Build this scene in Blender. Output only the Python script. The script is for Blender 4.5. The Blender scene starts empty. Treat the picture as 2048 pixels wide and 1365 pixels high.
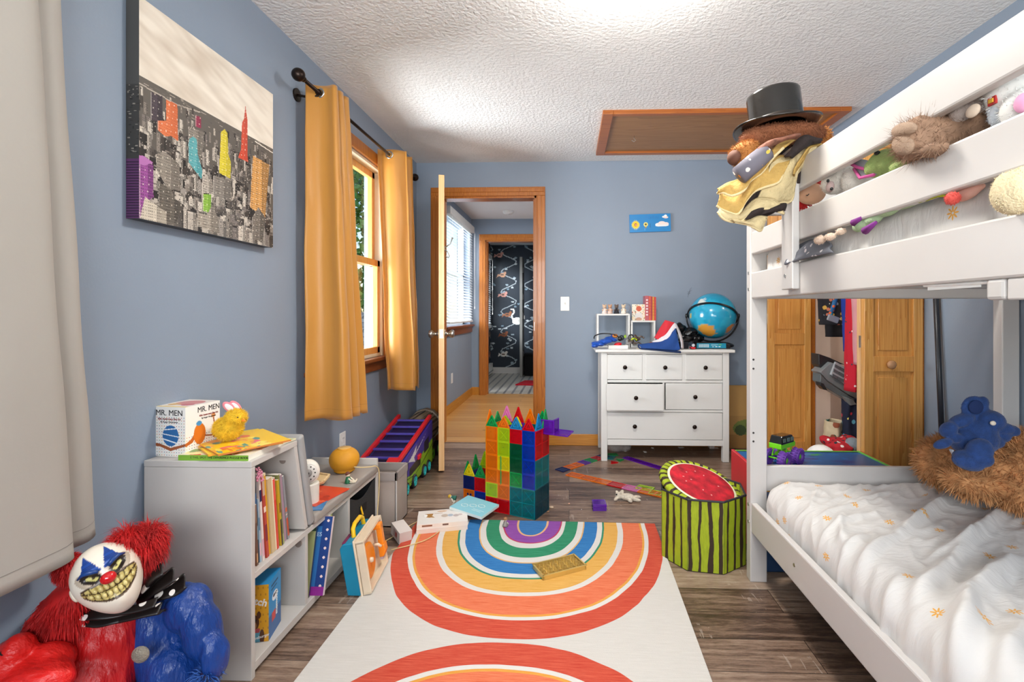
import bpy, math, random
import numpy as np
from mathutils import Vector, Matrix, Euler, noise
random.seed(7)
R = math.radians
PI = math.pi
SC = bpy.context.scene
COL = SC.collection

# ---------------------------------------------------------------- camera
YAW = R(2.04); FPX = 990.0; CX, CY, CH = 1103.0, 627.0, 1.073
cam_d = bpy.data.cameras.new('camera'); cam = bpy.data.objects.new('camera', cam_d); COL.objects.link(cam)
cam.location = (0, 0, CH); cam.rotation_euler = (R(90), 0, YAW)
cam_d.sensor_width = 36; cam_d.lens = FPX/2048*36
cam_d.shift_x = -(CX-1024)/2048; cam_d.shift_y = -(682.5-CY)/2048
cam_d.clip_start = 0.02; cam_d.clip_end = 200
SC.camera = cam
SC.view_settings.view_transform = 'Standard'; SC.view_settings.look = 'None'
SC.view_settings.gamma = 1; SC.view_settings.use_curve_mapping = False
SC.view_settings.exposure = 0.70

# ---------------------------------------------------------------- world and lights
W = bpy.data.worlds.new('sky_world'); SC.world = W; W.use_nodes = True
nt = W.node_tree; bg = nt.nodes['Background']
sky = nt.nodes.new('ShaderNodeTexSky'); sky.sky_type = 'NISHITA'; sky.sun_disc = False
sky.sun_elevation = R(38); sky.sun_rotation = R(250); sky.air_density = 1.0; sky.dust_density = 0.6
nt.links.new(sky.outputs[0], bg.inputs[0]); bg.inputs[1].default_value = 0.19

def area(name, loc, rot, sx, sy, power, col=(1,1,1), spread=180):
    l = bpy.data.lights.new(name, 'AREA'); l.shape = 'RECTANGLE'; l.size = sx; l.size_y = sy
    l.energy = power; l.color = col; l.spread = R(spread)
    o = bpy.data.objects.new(name, l); COL.objects.link(o); o.location = loc; o.rotation_euler = rot
    return o
# daylight entering at the windows (area lights standing outside; the rear one is added fill)
def skylight(name, loc, target, sx, sy, power, col):
    d = Vector(target)-Vector(loc); return area(name, loc, d.to_track_quat('-Z', 'Y').to_euler(), sx, sy, power, col)
skylight('daylight_bedroom_window', (-2.55, 2.35, 1.05), (-1.2, 2.85, 1.6), 1.5, 1.5, 130, (0.94, 0.97, 1.0))
skylight('daylight_hall_window', (-2.7, 5.1, 2.5), (-1.2, 5.8, 1.4), 1.6, 1.6, 170, (0.95, 0.97, 1.0))
skylight('daylight_bath_window', (-2.7, 7.2, 2.1), (-1.3, 8.0, 1.3), 1.4, 1.4, 110, (0.90, 0.95, 1.0))
skylight('added_rear_fill', (0.1, -1.6, 1.3), (0.1, 0.5, 1.6), 2.2, 1.6, 98, (0.97, 0.99, 1.0))  # added fill from behind the camera, through a window that is added too
area('hall_ceiling_light', (0.0, 5.2, 2.27), (0, 0, 0), 0.3, 0.3, 16, (1.0, 0.95, 0.86))
lp = bpy.data.lights.new('ceiling_lamp_bulb', 'AREA'); lp.shape = 'DISK'; lp.size = 0.26; lp.energy = 14; lp.color = (1.0, 0.965, 0.91)
lu = bpy.data.lights.new('ceiling_lamp_glow', 'POINT'); lu.energy = 9; lu.shadow_soft_size = 0.08; lu.color = (1.0, 0.96, 0.90)
luo = bpy.data.objects.new('ceiling_lamp_glow', lu); COL.objects.link(luo); luo.location = (0.22, 1.72, 2.10)
lo = bpy.data.objects.new('ceiling_lamp_bulb', lp); COL.objects.link(lo); lo.location = (0.22, 1.72, 2.10)
cl = bpy.data.lights.new('closet_bulb', 'POINT'); cl.energy = 6.0; cl.shadow_soft_size = 0.05; cl.color = (1.0, 0.93, 0.85)
co = bpy.data.objects.new('closet_bulb', cl); COL.objects.link(co); co.location = (2.05, 2.75, 1.95)

# ---------------------------------------------------------------- measuring helper: a pixel of the photo on a known plane of the room
def P(px, py, X=None, Y=None, Z=None):
    r = (px-CX)/FPX; u = -(py-CY)/FPX
    d = (r*math.cos(YAW)-math.sin(YAW), r*math.sin(YAW)+math.cos(YAW), u)
    t = (Z-CH)/d[2] if Z is not None else (Y/d[1] if Y is not None else X/d[0])
    return Vector((d[0]*t, d[1]*t, CH+d[2]*t))

def lin(c):
    if isinstance(c, str):
        c = c.lstrip('#'); c = [int(c[i:i+2], 16)/255 for i in (0, 2, 4)]
    return tuple(x/12.92 if x <= 0.04045 else ((x+0.055)/1.055)**2.4 for x in c[:3])

# ---------------------------------------------------------------- materials
MATS = {}
def nodes_of(m): return m.node_tree.nodes, m.node_tree.links
def mat(name, col='#ffffff', rough=0.6, metal=0.0, var=0.05, vscale=8.0, bump=0.0, bscale=60.0, stretch=(1,1,1), attr=False,
        trans=0.0, sheen=0.0, emit=None, estr=0.0, alpha=1.0, spec=0.5, coat=0.0, sss=0.0, bdist=0.01):
    if name in MATS: return MATS[name]
    m = bpy.data.materials.new(name); MATS[name] = m; m.use_nodes = True
    N, L = nodes_of(m); b = N['Principled BSDF']
    b.inputs['Roughness'].default_value = rough; b.inputs['Metallic'].default_value = metal
    b.inputs['Specular IOR Level'].default_value = spec
    b.inputs['Transmission Weight'].default_value = trans; b.inputs['Alpha'].default_value = alpha
    b.inputs['Coat Weight'].default_value = coat
    if sheen: b.inputs['Sheen Weight'].default_value = sheen
    if emit: b.inputs['Emission Color'].default_value = (*lin(emit), 1); b.inputs['Emission Strength'].default_value = estr
    tc = N.new('ShaderNodeTexCoord'); mp = N.new('ShaderNodeMapping'); mp.inputs['Scale'].default_value = stretch
    L.new(tc.outputs['Object'], mp.inputs[0])
    c = lin(col)
    if attr:
        a = N.new('ShaderNodeAttribute'); a.attribute_name = 'Col'; src = a.outputs['Color']
        if var:
            nz = N.new('ShaderNodeTexNoise'); nz.inputs['Scale'].default_value = vscale; L.new(mp.outputs[0], nz.inputs[0])
            mr = N.new('ShaderNodeMapRange'); mr.inputs[3].default_value = 1-var; mr.inputs[4].default_value = 1+var; L.new(nz.outputs[0], mr.inputs[0])
            mx = N.new('ShaderNodeVectorMath'); mx.operation = 'SCALE'; L.new(src, mx.inputs[0]); L.new(mr.outputs[0], mx.inputs['Scale'])
            src = mx.outputs[0]
        L.new(src, b.inputs['Base Color'])
    else:
        nz = N.new('ShaderNodeTexNoise'); nz.inputs['Scale'].default_value = vscale; nz.inputs['Detail'].default_value = 4
        L.new(mp.outputs[0], nz.inputs[0])
        cr = N.new('ShaderNodeValToRGB'); e = cr.color_ramp.elements
        e[0].position = 0.3; e[1].position = 0.7
        e[0].color = (*[max(0, x*(1-var*1.6)) for x in c], 1); e[1].color = (*[min(1, x*(1+var)) for x in c], 1)
        L.new(nz.outputs[0], cr.inputs[0]); L.new(cr.outputs[0], b.inputs['Base Color'])
    if bump:
        nb = N.new('ShaderNodeTexNoise'); nb.inputs['Scale'].default_value = bscale; nb.inputs['Detail'].default_value = 6
        L.new(mp.outputs[0], nb.inputs[0])
        bp = N.new('ShaderNodeBump'); bp.inputs['Strength'].default_value = bump; bp.inputs['Distance'].default_value = bdist
        L.new(nb.outputs[0], bp.inputs['Height']); L.new(bp.outputs[0], b.inputs['Normal'])
    return m

def math_node(N, L, op, a, b=None, clamp=False):
    n = N.new('ShaderNodeMath'); n.operation = op; n.use_clamp = clamp
    for i, v in enumerate((a, b)):
        if v is None: continue
        if hasattr(v, 'links'): L.new(v, n.inputs[i])
        else: n.inputs[i].default_value = v
    return n.outputs[0]

def wood(name, c0, c1, c2, axis='x', rough=0.35, ring=9.0, coat=0.15, knots=False, bump=0.05):
    if name in MATS: return MATS[name]
    m = bpy.data.materials.new(name); MATS[name] = m; m.use_nodes = True
    N, L = nodes_of(m); b = N['Principled BSDF']; b.inputs['Roughness'].default_value = rough; b.inputs['Coat Weight'].default_value = coat
    tc = N.new('ShaderNodeTexCoord'); mp = N.new('ShaderNodeMapping')
    s = {'x': (0.35, ring, ring), 'y': (ring, 0.35, ring), 'z': (ring, ring, 0.35)}[axis]
    mp.inputs['Scale'].default_value = s; L.new(tc.outputs['Object'], mp.inputs[0])
    n1 = N.new('ShaderNodeTexNoise'); n1.inputs['Scale'].default_value = 1.6; n1.inputs['Detail'].default_value = 2; n1.inputs['Distortion'].default_value = 0.6
    L.new(mp.outputs[0], n1.inputs[0])
    w1 = math_node(N, L, 'MULTIPLY', n1.outputs[0], 14.0); fr = math_node(N, L, 'FRACT', w1)
    n2 = N.new('ShaderNodeTexNoise'); n2.inputs['Scale'].default_value = 9; n2.inputs['Detail'].default_value = 8; L.new(mp.outputs[0], n2.inputs[0])
    mixv = math_node(N, L, 'ADD', math_node(N, L, 'MULTIPLY', fr, 0.55), math_node(N, L, 'MULTIPLY', n2.outputs[0], 0.55))
    cr = N.new('ShaderNodeValToRGB'); e = cr.color_ramp.elements; e[0].position = 0.12; e[1].position = 0.95
    e[0].color = (*lin(c0), 1); e[1].color = (*lin(c2), 1); k = e.new(0.5); k.color = (*lin(c1), 1)
    L.new(mixv, cr.inputs[0]); L.new(cr.outputs[0], b.inputs['Base Color'])
    bp = N.new('ShaderNodeBump'); bp.inputs['Strength'].default_value = bump; bp.inputs['Distance'].default_value = 0.005
    L.new(n2.outputs[0], bp.inputs['Height']); L.new(bp.outputs[0], b.inputs['Normal'])
    return m

def plank_floor(name, cols, pl=1.2, pw=0.15, rough=0.45, stain=0.5, knots=0.0, coarse=(1.4, 26, 1)):
    """planks running along X"""
    m = bpy.data.materials.new(name); m.use_nodes = True
    N, L = nodes_of(m); b = N['Principled BSDF']
    tc = N.new('ShaderNodeTexCoord')
    br = N.new('ShaderNodeTexBrick'); br.offset = 0.37; br.offset_frequency = 2
    br.inputs['Scale'].default_value = 1; br.inputs['Brick Width'].default_value = pl; br.inputs['Row Height'].default_value = pw
    br.inputs['Mortar Size'].default_value = 0.0011; br.inputs['Mortar Smooth'].default_value = 0.1
    br.inputs['Color1'].default_value = (0, 0, 0, 1); br.inputs['Color2'].default_value = (1, 1, 1, 1); br.inputs['Mortar'].default_value = (0, 0, 0, 1)
    L.new(tc.outputs['Object'], br.inputs[0])
    # per-plank shift of the grain
    sep = N.new('ShaderNodeSeparateColor'); L.new(br.outputs['Color'], sep.inputs[0])
    cx = N.new('ShaderNodeCombineXYZ'); 
    L.new(math_node(N, L, 'MULTIPLY', sep.outputs[0], 37.0), cx.inputs[0]); L.new(math_node(N, L, 'MULTIPLY', sep.outputs[0], 11.0), cx.inputs[1])
    ad = N.new('ShaderNodeVectorMath'); ad.operation = 'ADD'; L.new(tc.outputs['Object'], ad.inputs[0]); L.new(cx.outputs[0], ad.inputs[1])
    mp = N.new('ShaderNodeMapping'); mp.inputs['Scale'].default_value = coarse; L.new(ad.outputs[0], mp.inputs[0])
    n1 = N.new('ShaderNodeTexNoise'); n1.inputs['Scale'].default_value = 1.5; n1.inputs['Detail'].default_value = 10; n1.inputs['Roughness'].default_value = 0.68
    n1.inputs['Distortion'].default_value = 0.4; L.new(mp.outputs[0], n1.inputs[0])
    n6 = N.new('ShaderNodeTexNoise'); n6.inputs['Scale'].default_value = 1.0; n6.inputs['Detail'].default_value = 6; n6.inputs['Roughness'].default_value = 0.75
    mp6 = N.new('ShaderNodeMapping'); mp6.inputs['Scale'].default_value = (14, 70, 1); mp6.inputs['Rotation'].default_value = (0, 0, R(3)); L.new(ad.outputs[0], mp6.inputs[0]); L.new(mp6.outputs[0], n6.inputs[0])
    v = math_node(N, L, 'ADD', math_node(N, L, 'ADD', math_node(N, L, 'MULTIPLY', sep.outputs[0], 0.26), math_node(N, L, 'MULTIPLY', n1.outputs[0], 0.72)), math_node(N, L, 'MULTIPLY', math_node(N, L, 'SUBTRACT', n6.outputs[0], 0.5), 0.55 if stain else 0.1))
    v = math_node(N, L, 'ADD', v, 0.03)
    cr = N.new('ShaderNodeValToRGB'); e = cr.color_ramp.elements
    e[0].position = 0.22; e[0].color = (*lin(cols[0]), 1); e[1].position = 0.85; e[1].color = (*lin(cols[-1]), 1)
    for i, c in enumerate(cols[1:-1]):
        k = e.new(0.22+0.63*(i+1)/(len(cols)-1)); k.color = (*lin(c), 1)
    L.new(v, cr.inputs[0])
    mo = N.new('ShaderNodeMix'); mo.data_type = 'RGBA'; L.new(br.outputs['Fac'], mo.inputs[0]); L.new(cr.outputs[0], mo.inputs[6])
    mo.inputs[7].default_value = (*[x*0.35 for x in lin(cols[0])], 1)
    out = mo.outputs[2]
    if stain:   # scuffed pale streaks across the grain, as saw marks
        mp2 = N.new('ShaderNodeMapping'); mp2.inputs['Scale'].default_value = (60, 6, 1); L.new(ad.outputs[0], mp2.inputs[0])
        n3 = N.new('ShaderNodeTexNoise'); n3.inputs['Scale'].default_value = 1.2; n3.inputs['Detail'].default_value = 3; L.new(mp2.outputs[0], n3.inputs[0])
        n4 = N.new('ShaderNodeTexNoise'); n4.inputs['Scale'].default_value = 3.0; n4.inputs['Detail'].default_value = 5; L.new(ad.outputs[0], n4.inputs[0])
        f = math_node(N, L, 'MULTIPLY', math_node(N, L, 'GREATER_THAN', n3.outputs[0], 0.60), math_node(N, L, 'GREATER_THAN', n4.outputs[0], 0.60))
        m2 = N.new('ShaderNodeMix'); m2.data_type = 'RGBA'; L.new(math_node(N, L, 'MULTIPLY', f, stain), m2.inputs[0]); L.new(out, m2.inputs[6]); m2.inputs[7].default_value = (*lin(cols[-1]), 1)
        out = m2.outputs[2]
    if knots:
        vo = N.new('ShaderNodeTexVoronoi'); vo.inputs['Scale'].default_value = 1.0
        mp3 = N.new('ShaderNodeMapping'); mp3.inputs['Scale'].default_value = (2.2, 5, 1); L.new(ad.outputs[0], mp3.inputs[0]); L.new(mp3.outputs[0], vo.inputs[0])
        f = math_node(N, L, 'LESS_THAN', vo.outputs[0], knots)
        m2 = N.new('ShaderNodeMix'); m2.data_type = 'RGBA'; L.new(math_node(N, L, 'MULTIPLY', f, 0.7), m2.inputs[0]); L.new(out, m2.inputs[6]); m2.inputs[7].default_value = (*lin('#7a4a22'), 1)
        out = m2.outputs[2]
    L.new(out, b.inputs['Base Color'])
    b.inputs['Roughness'].default_value = rough
    bp = N.new('ShaderNodeBump'); bp.inputs['Strength'].default_value = 0.25; bp.inputs['Distance'].default_value = 0.003
    hh = math_node(N, L, 'SUBTRACT', n1.outputs[0], br.outputs['Fac']); L.new(hh, bp.inputs['Height']); L.new(bp.outputs[0], b.inputs['Normal'])
    return m

# ---------------------------------------------------------------- mesh builder
class M:
    def __init__(s): s.v = []; s.f = []; s.mi = []; s.k = 0; s.T = Matrix(); s.c = {}
    def t(s, mtx): s.T = mtx; return s
    def m(s, k): s.k = k; return s
    def add(s, vs, fs):
        o = len(s.v); s.v += [tuple(s.T @ Vector(p)) for p in vs]
        s.f += [tuple(i+o for i in q) for q in fs]; s.mi += [s.k]*len(fs)
    def box(s, x0, x1, y0, y1, z0, z1):
        s.add([(x0,y0,z0),(x1,y0,z0),(x1,y1,z0),(x0,y1,z0),(x0,y0,z1),(x1,y0,z1),(x1,y1,z1),(x0,y1,z1)],
              [(0,3,2,1),(4,5,6,7),(0,1,5,4),(1,2,6,5),(2,3,7,6),(3,0,4,7)]); return s
    def bc(s, c, d, e=(0,0,0)):
        T = s.T; s.T = T @ Matrix.LocRotScale(Vector(c), Euler(e), None)
        s.box(-d[0]/2, d[0]/2, -d[1]/2, d[1]/2, -d[2]/2, d[2]/2); s.T = T; return s
    def prism(s, poly, z0, z1):
        n = len(poly)
        s.add([(x,y,z0) for x,y in poly]+[(x,y,z1) for x,y in poly],
              [tuple(range(n-1,-1,-1)), tuple(range(n,2*n))]+[(i,(i+1)%n,n+(i+1)%n,n+i) for i in range(n)]); return s
    def plate(s, poly, y0, y1):   # poly in x,z extruded along y
        T = s.T; s.T = T @ Matrix(((1,0,0,0),(0,0,1,0),(0,1,0,0),(0,0,0,1)))
        s.prism([(x,z) for x,z in poly][::-1], y0, y1); s.T = T; return s
    def cyl(s, p0, p1, r0, r1=None, n=16, cap=True):
        r1 = r0 if r1 is None else r1
        p0 = Vector(p0); p1 = Vector(p1); d = (p1-p0).normalized()
        a = d.orthogonal().normalized(); b = d.cross(a)
        vs = []; 
        for p, r in ((p0, r0), (p1, r1)):
            for i in range(n):
                t = 2*PI*i/n; vs.append(p + a*(r*math.cos(t)) + b*(r*math.sin(t)))
        fs = [(i,(i+1)%n,n+(i+1)%n,n+i) for i in range(n)]
        if cap: fs += [tuple(range(n-1,-1,-1)), tuple(range(n,2*n))]
        s.add(vs, fs); return s
    def tube(s, pts, r, n=8, cap=True):
        pts = [Vector(p) for p in pts]; K = len(pts); rs = r if isinstance(r, (list,tuple)) else [r]*K
        vs = []; a = None
        for i, p in enumerate(pts):
            d = (pts[min(i+1,K-1)]-pts[max(i-1,0)]).normalized()
            if a is None: a = d.orthogonal().normalized()
            a = (a - d*a.dot(d)).normalized(); b = d.cross(a)
            for j in range(n):
                t = 2*PI*j/n; vs.append(p + a*(rs[i]*math.cos(t)) + b*(rs[i]*math.sin(t)))
        fs = [(i*n+j, i*n+(j+1)%n, (i+1)*n+(j+1)%n, (i+1)*n+j) for i in range(K-1) for j in range(n)]
        if cap: fs += [tuple(range(n-1,-1,-1)), tuple(range((K-1)*n, K*n))]
        s.add(vs, fs); return s
    def lathe(s, prof, n=32, ring=False):   # profile of (r, z)
        K = len(prof); vs = [(r*math.cos(2*PI*j/n), r*math.sin(2*PI*j/n), z) for r, z in prof for j in range(n)]
        fs = [(i*n+j, i*n+(j+1)%n, (i+1)*n+(j+1)%n, (i+1)*n+j) for i in range(K-1) for j in range(n)]
        if not ring:
            if prof[0][0] > 1e-6: fs.append(tuple(range(n-1,-1,-1)))
            if prof[-1][0] > 1e-6: fs.append(tuple(range((K-1)*n, K*n)))
        s.add(vs, fs); return s
    def ell(s, c, r, e=(0,0,0), nu=20, nv=12):
        if not hasattr(r, '__len__'): r = (r,r,r)
        T = s.T; s.T = T @ Matrix.LocRotScale(Vector(c), Euler(e), Vector(r))
        vs = [(0,0,-1)]; 
        for i in range(1, nv):
            ph = -PI/2+PI*i/nv
            vs += [(math.cos(ph)*math.cos(2*PI*j/nu), math.cos(ph)*math.sin(2*PI*j/nu), math.sin(ph)) for j in range(nu)]
        vs.append((0,0,1)); top = len(vs)-1
        fs = [(0, 1+(j+1)%nu, 1+j) for j in range(nu)]
        for i in range(nv-2):
            for j in range(nu):
                a = 1+i*nu+j; b2 = 1+i*nu+(j+1)%nu; fs.append((a, b2, b2+nu, a+nu))
        o = 1+(nv-2)*nu; fs += [(o+j, o+(j+1)%nu, top) for j in range(nu)]
        s.add(vs, fs); s.T = T; return s
    def grid(s, fn, nu, nv, wrap=False):
        vs = [fn(i/(nu-1) if not wrap else i/nu, j/(nv-1)) for j in range(nv) for i in range(nu)]
        m = nu if wrap else nu-1
        fs = [(j*nu+i, j*nu+(i+1)%nu, (j+1)*nu+(i+1)%nu, (j+1)*nu+i) for j in range(nv-1) for i in range(m)]
        s.add(vs, fs); return s
    def obj(s, name, mats, parent=None, smooth=False, bev=0, solid=0, sub=0, label=None, bseg=2, angle=None):
        me = bpy.data.meshes.new(name); me.from_pydata([tuple(v) for v in s.v], [], s.f); 
        if not isinstance(mats, (list,tuple)): mats = [mats]
        for q in mats: me.materials.append(q)
        if any(s.mi): me.polygons.foreach_set('material_index', s.mi)
        if smooth: me.polygons.foreach_set('use_smooth', [True]*len(me.polygons))
        me.update()
        o = bpy.data.objects.new(name, me); COL.objects.link(o)
        if solid:
            md = o.modifiers.new('solid', 'SOLIDIFY'); md.thickness = solid; md.offset = 0
        if bev:
            md = o.modifiers.new('bevel', 'BEVEL'); md.width = bev; md.segments = bseg; md.limit_method = 'ANGLE'; md.angle_limit = R(40)
        if sub:
            md = o.modifiers.new('sub', 'SUBSURF'); md.levels = sub; md.render_levels = sub
        if parent is not None: attach(o, parent)
        if label: o['label'] = label
        return o

def attach(o, parent):
    o.parent = parent
    o.matrix_parent_inverse = Matrix.LocRotScale(parent.location, parent.rotation_euler, parent.scale).inverted() if parent.type == 'EMPTY' else Matrix()
    return o
def tag(o, label=None, cat=None, group=None, kind=None):
    if label: o['label'] = label
    if cat: o['category'] = cat
    if group: o['group'] = group
    if kind: o['kind'] = kind
    return o
def thing(name, label, cat, loc=(0,0,0), rz=0, group=None):
    o = bpy.data.objects.new(name, None); COL.objects.link(o); o.empty_display_size = 0.05
    o.location = loc; o.rotation_euler = (0,0,rz)
    return tag(o, label, cat, group)
def place(o, loc, rot=(0,0,0), scale=None):
    o.location = loc; o.rotation_euler = rot
    if scale: o.scale = (scale,)*3
    return o
def kids(o): return [c for c in bpy.data.objects if c.parent == o]
def copy_tree(o, parent=None):
    c = o.copy(); COL.objects.link(c)
    if parent is not None: c.parent = parent
    for ch in kids(o): copy_tree(ch, c)
    return c
def struct(o): o['kind'] = 'structure'; return o

# ---------------------------------------------------------------- a small painter: pictures printed on a surface, kept as colours of the mesh
class Pic:
    def __init__(s, w, h, bg='#ffffff'):   # units: cells; y runs downwards
        s.w, s.h = w, h; s.a = np.zeros((h, w, 3)); s.a[:] = lin(bg)
        s.yy, s.xx = np.mgrid[0:h, 0:w] + 0.5
    def put(s, mask, c, a=1.0): s.a[mask] = s.a[mask]*(1-a) + np.array(lin(c))*a; return s
    def rect(s, x0, y0, x1, y1, c, a=1.0): return s.put((s.xx >= x0)&(s.xx < x1)&(s.yy >= y0)&(s.yy < y1), c, a)
    def ell(s, cx, cy, rx, ry, c, a=1.0): return s.put(((s.xx-cx)/rx)**2+((s.yy-cy)/ry)**2 <= 1, c, a)
    def poly(s, pts, c, a=1.0):
        m = np.zeros(s.xx.shape, bool); n = len(pts)
        for i in range(n):
            x0, y0 = pts[i]; x1, y1 = pts[(i+1)%n]
            if y0 == y1: continue
            cond = ((y0 > s.yy) != (y1 > s.yy)) & (s.xx < (x1-x0)*(s.yy-y0)/(y1-y0)+x0); m ^= cond
        return s.put(m, c, a)
    def line(s, pts, wd, c, a=1.0):
        m = np.zeros(s.xx.shape, bool)
        for (x0,y0),(x1,y1) in zip(pts[:-1], pts[1:]):
            dx, dy = x1-x0, y1-y0; L2 = dx*dx+dy*dy+1e-9
            t = np.clip(((s.xx-x0)*dx+(s.yy-y0)*dy)/L2, 0, 1)
            m |= (s.xx-x0-t*dx)**2+(s.yy-y0-t*dy)**2 <= (wd/2)**2
        return s.put(m, c, a)
    def dots(s, n, cols, r=(1,2), seed=1, box=None):
        rg = random.Random(seed); x0,y0,x1,y1 = box or (0,0,s.w,s.h)
        for _ in range(n): rr = rg.uniform(*r); s.ell(rg.uniform(x0,x1), rg.uniform(y0,y1), rr, rr, rg.choice(cols))
        return s

def pbox(name, x0, x1, y0, y1, z0, z1, base='#ffffff', pics=None, parent=None, rough=0.5, material=None, bev=0):
    """a box whose sides may carry pictures; sides: -x +x -y +y -z +z, upright as seen from outside"""
    pics = pics or {}; vs = []; fs = []; cols = []; base = lin(base)
    F = {'-y': ((x0,y0,z1),(x1-x0,0,0),(0,0,z0-z1)), '+y': ((x1,y1,z1),(x0-x1,0,0),(0,0,z0-z1)),
         '-x': ((x0,y1,z1),(0,y0-y1,0),(0,0,z0-z1)), '+x': ((x1,y0,z1),(0,y1-y0,0),(0,0,z0-z1)),
         '+z': ((x0,y1,z1),(x1-x0,0,0),(0,y0-y1,0)), '-z': ((x0,y0,z0),(x1-x0,0,0),(0,y1-y0,0))}
    for k, (o, du, dv) in F.items():
        o = np.array(o); du = np.array(du); dv = np.array(dv); pic = pics.get(k)
        if isinstance(pic, str): arr = np.array(lin(pic)).reshape(1,1,3)
        elif pic is None: arr = np.array(base).reshape(1,1,3)
        else: arr = pic.a
        h, w = arr.shape[:2]; st = len(vs)
        I, J = np.meshgrid(np.arange(w+1)/w, np.arange(h+1)/h)
        pts = o + I[...,None]*du + J[...,None]*dv; vs += pts.reshape(-1,3).tolist()
        for j in range(h):
            a = st+j*(w+1)
            for i in range(w):
                fs.append((a+i, a+i+w+1, a+i+w+2, a+i+1))
        cols.append(np.repeat(arr.reshape(-1,3), 4, axis=0))
    me = bpy.data.meshes.new(name); me.from_pydata(vs, [], fs)
    at = me.color_attributes.new('Col', 'FLOAT_COLOR', 'CORNER'); c = np.concatenate(cols); c = np.hstack([c, np.ones((len(c),1))]).astype(np.float32)
    at.data.foreach_set('color', c.ravel()); me.materials.append(material or mat('printed_paper', rough=rough, attr=True, var=0.03)); me.update()
    o = bpy.data.objects.new(name, me); COL.objects.link(o)
    if parent is not None: attach(o, parent)
    return o

def paint_vertices(o, fn):
    me = o.data; at = me.color_attributes.new('Col', 'FLOAT_COLOR', 'POINT')
    c = np.ones((len(me.vertices), 4), np.float32)
    for i, v in enumerate(me.vertices): c[i,:3] = lin(fn(v.co))
    at.data.foreach_set('color', c.ravel())

def text(name, body, size, mtx, material, parent=None, depth=0.0004, align='CENTER', bold=0.0, sx=1.0):
    cu = bpy.data.curves.new(name, 'FONT'); cu.body = body; cu.size = size; cu.extrude = depth; cu.align_x = align; cu.align_y = 'CENTER'; cu.offset = bold
    cu.materials.append(material); tmp = bpy.data.objects.new(name+'_outline', cu); me = bpy.data.meshes.new_from_object(tmp)
    bpy.data.objects.remove(tmp); o = bpy.data.objects.new(name, me); COL.objects.link(o)
    loc, rot, sc = mtx.decompose(); o.location = loc; o.rotation_euler = rot.to_euler(); o.scale = (sx, 1, 1)
    if parent is not None: attach(o, parent)
    return o
def face_mtx(loc, right, up):
    r = Vector(right).normalized(); u = Vector(up).normalized(); u = (u-r*u.dot(r)).normalized(); n = r.cross(u)
    return Matrix(((r.x,u.x,n.x,loc[0]),(r.y,u.y,n.y,loc[1]),(r.z,u.z,n.z,loc[2]),(0,0,0,1)))

def fur(name, ells, mt, parent, n=6000, length=0.02, width=0.0012, seed=3, droop=0.2, spread=0.5, clear=0.97):
    """short strands standing on a set of ellipsoids (centre, radii, euler)"""
    rg = random.Random(seed); vs = []; fs = []
    mats_ = [Matrix.LocRotScale(Vector(c), Euler(e), Vector(r if hasattr(r,'__len__') else (r,r,r))) for c, r, e in ells]
    inv = [q.inverted() for q in mats_]
    ar = []
    for c, r, e in ells:
        r = r if hasattr(r,'__len__') else (r,r,r); ar.append(((r[0]*r[1])**1.6+(r[0]*r[2])**1.6+(r[1]*r[2])**1.6)**(1/1.6))
    for _ in range(n):
        k = rg.choices(range(len(ells)), ar)[0]
        d = Vector((rg.gauss(0,1), rg.gauss(0,1), rg.gauss(0,1))).normalized()
        p = mats_[k] @ d
        if any((inv[j] @ p).length < clear for j in range(len(ells)) if j != k): continue
        nrm = (inv[k].to_3x3().transposed() @ d).normalized()
        q = (nrm + Vector((rg.uniform(-1,1), rg.uniform(-1,1), rg.uniform(-1,1)))*spread + Vector((0,0,-droop))).normalized()
        sd = q.cross(Vector((rg.uniform(-1,1), rg.uniform(-1,1), rg.uniform(-1,1)))).normalized()*width*0.5
        l = length*rg.uniform(0.6,1.1); b = len(vs); p0 = p - nrm*0.003
        mid = p0 + q*l*0.55; tip = p0 + (q+Vector((0,0,-droop))).normalized()*l
        vs += [tuple(p0-sd), tuple(p0+sd), tuple(mid+sd*0.8), tuple(mid-sd*0.8), tuple(tip)]
        fs += [(b,b+1,b+2,b+3), (b+3,b+2,b+4)]
    me = bpy.data.meshes.new(name); me.from_pydata(vs, [], fs); me.materials.append(mt); me.update()
    o = bpy.data.objects.new(name, me); COL.objects.link(o); attach(o, parent); return o

def plush(name, ells, mt, parent=None, voxel=0.006, smooth=6, nu=24, nv=16):
    """one continuous stuffed body grown from overlapping volumes"""
    b = M()
    for c, r, e in ells: b.ell(c, r, e, nu, nv)
    o = b.obj(name, mt, parent, smooth=True)
    rm = o.modifiers.new('remesh', 'REMESH'); rm.mode = 'VOXEL'; rm.voxel_size = voxel; rm.use_smooth_shade = True
    sm = o.modifiers.new('smooth', 'SMOOTH'); sm.iterations = smooth; sm.factor = 0.5
    return o
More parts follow.
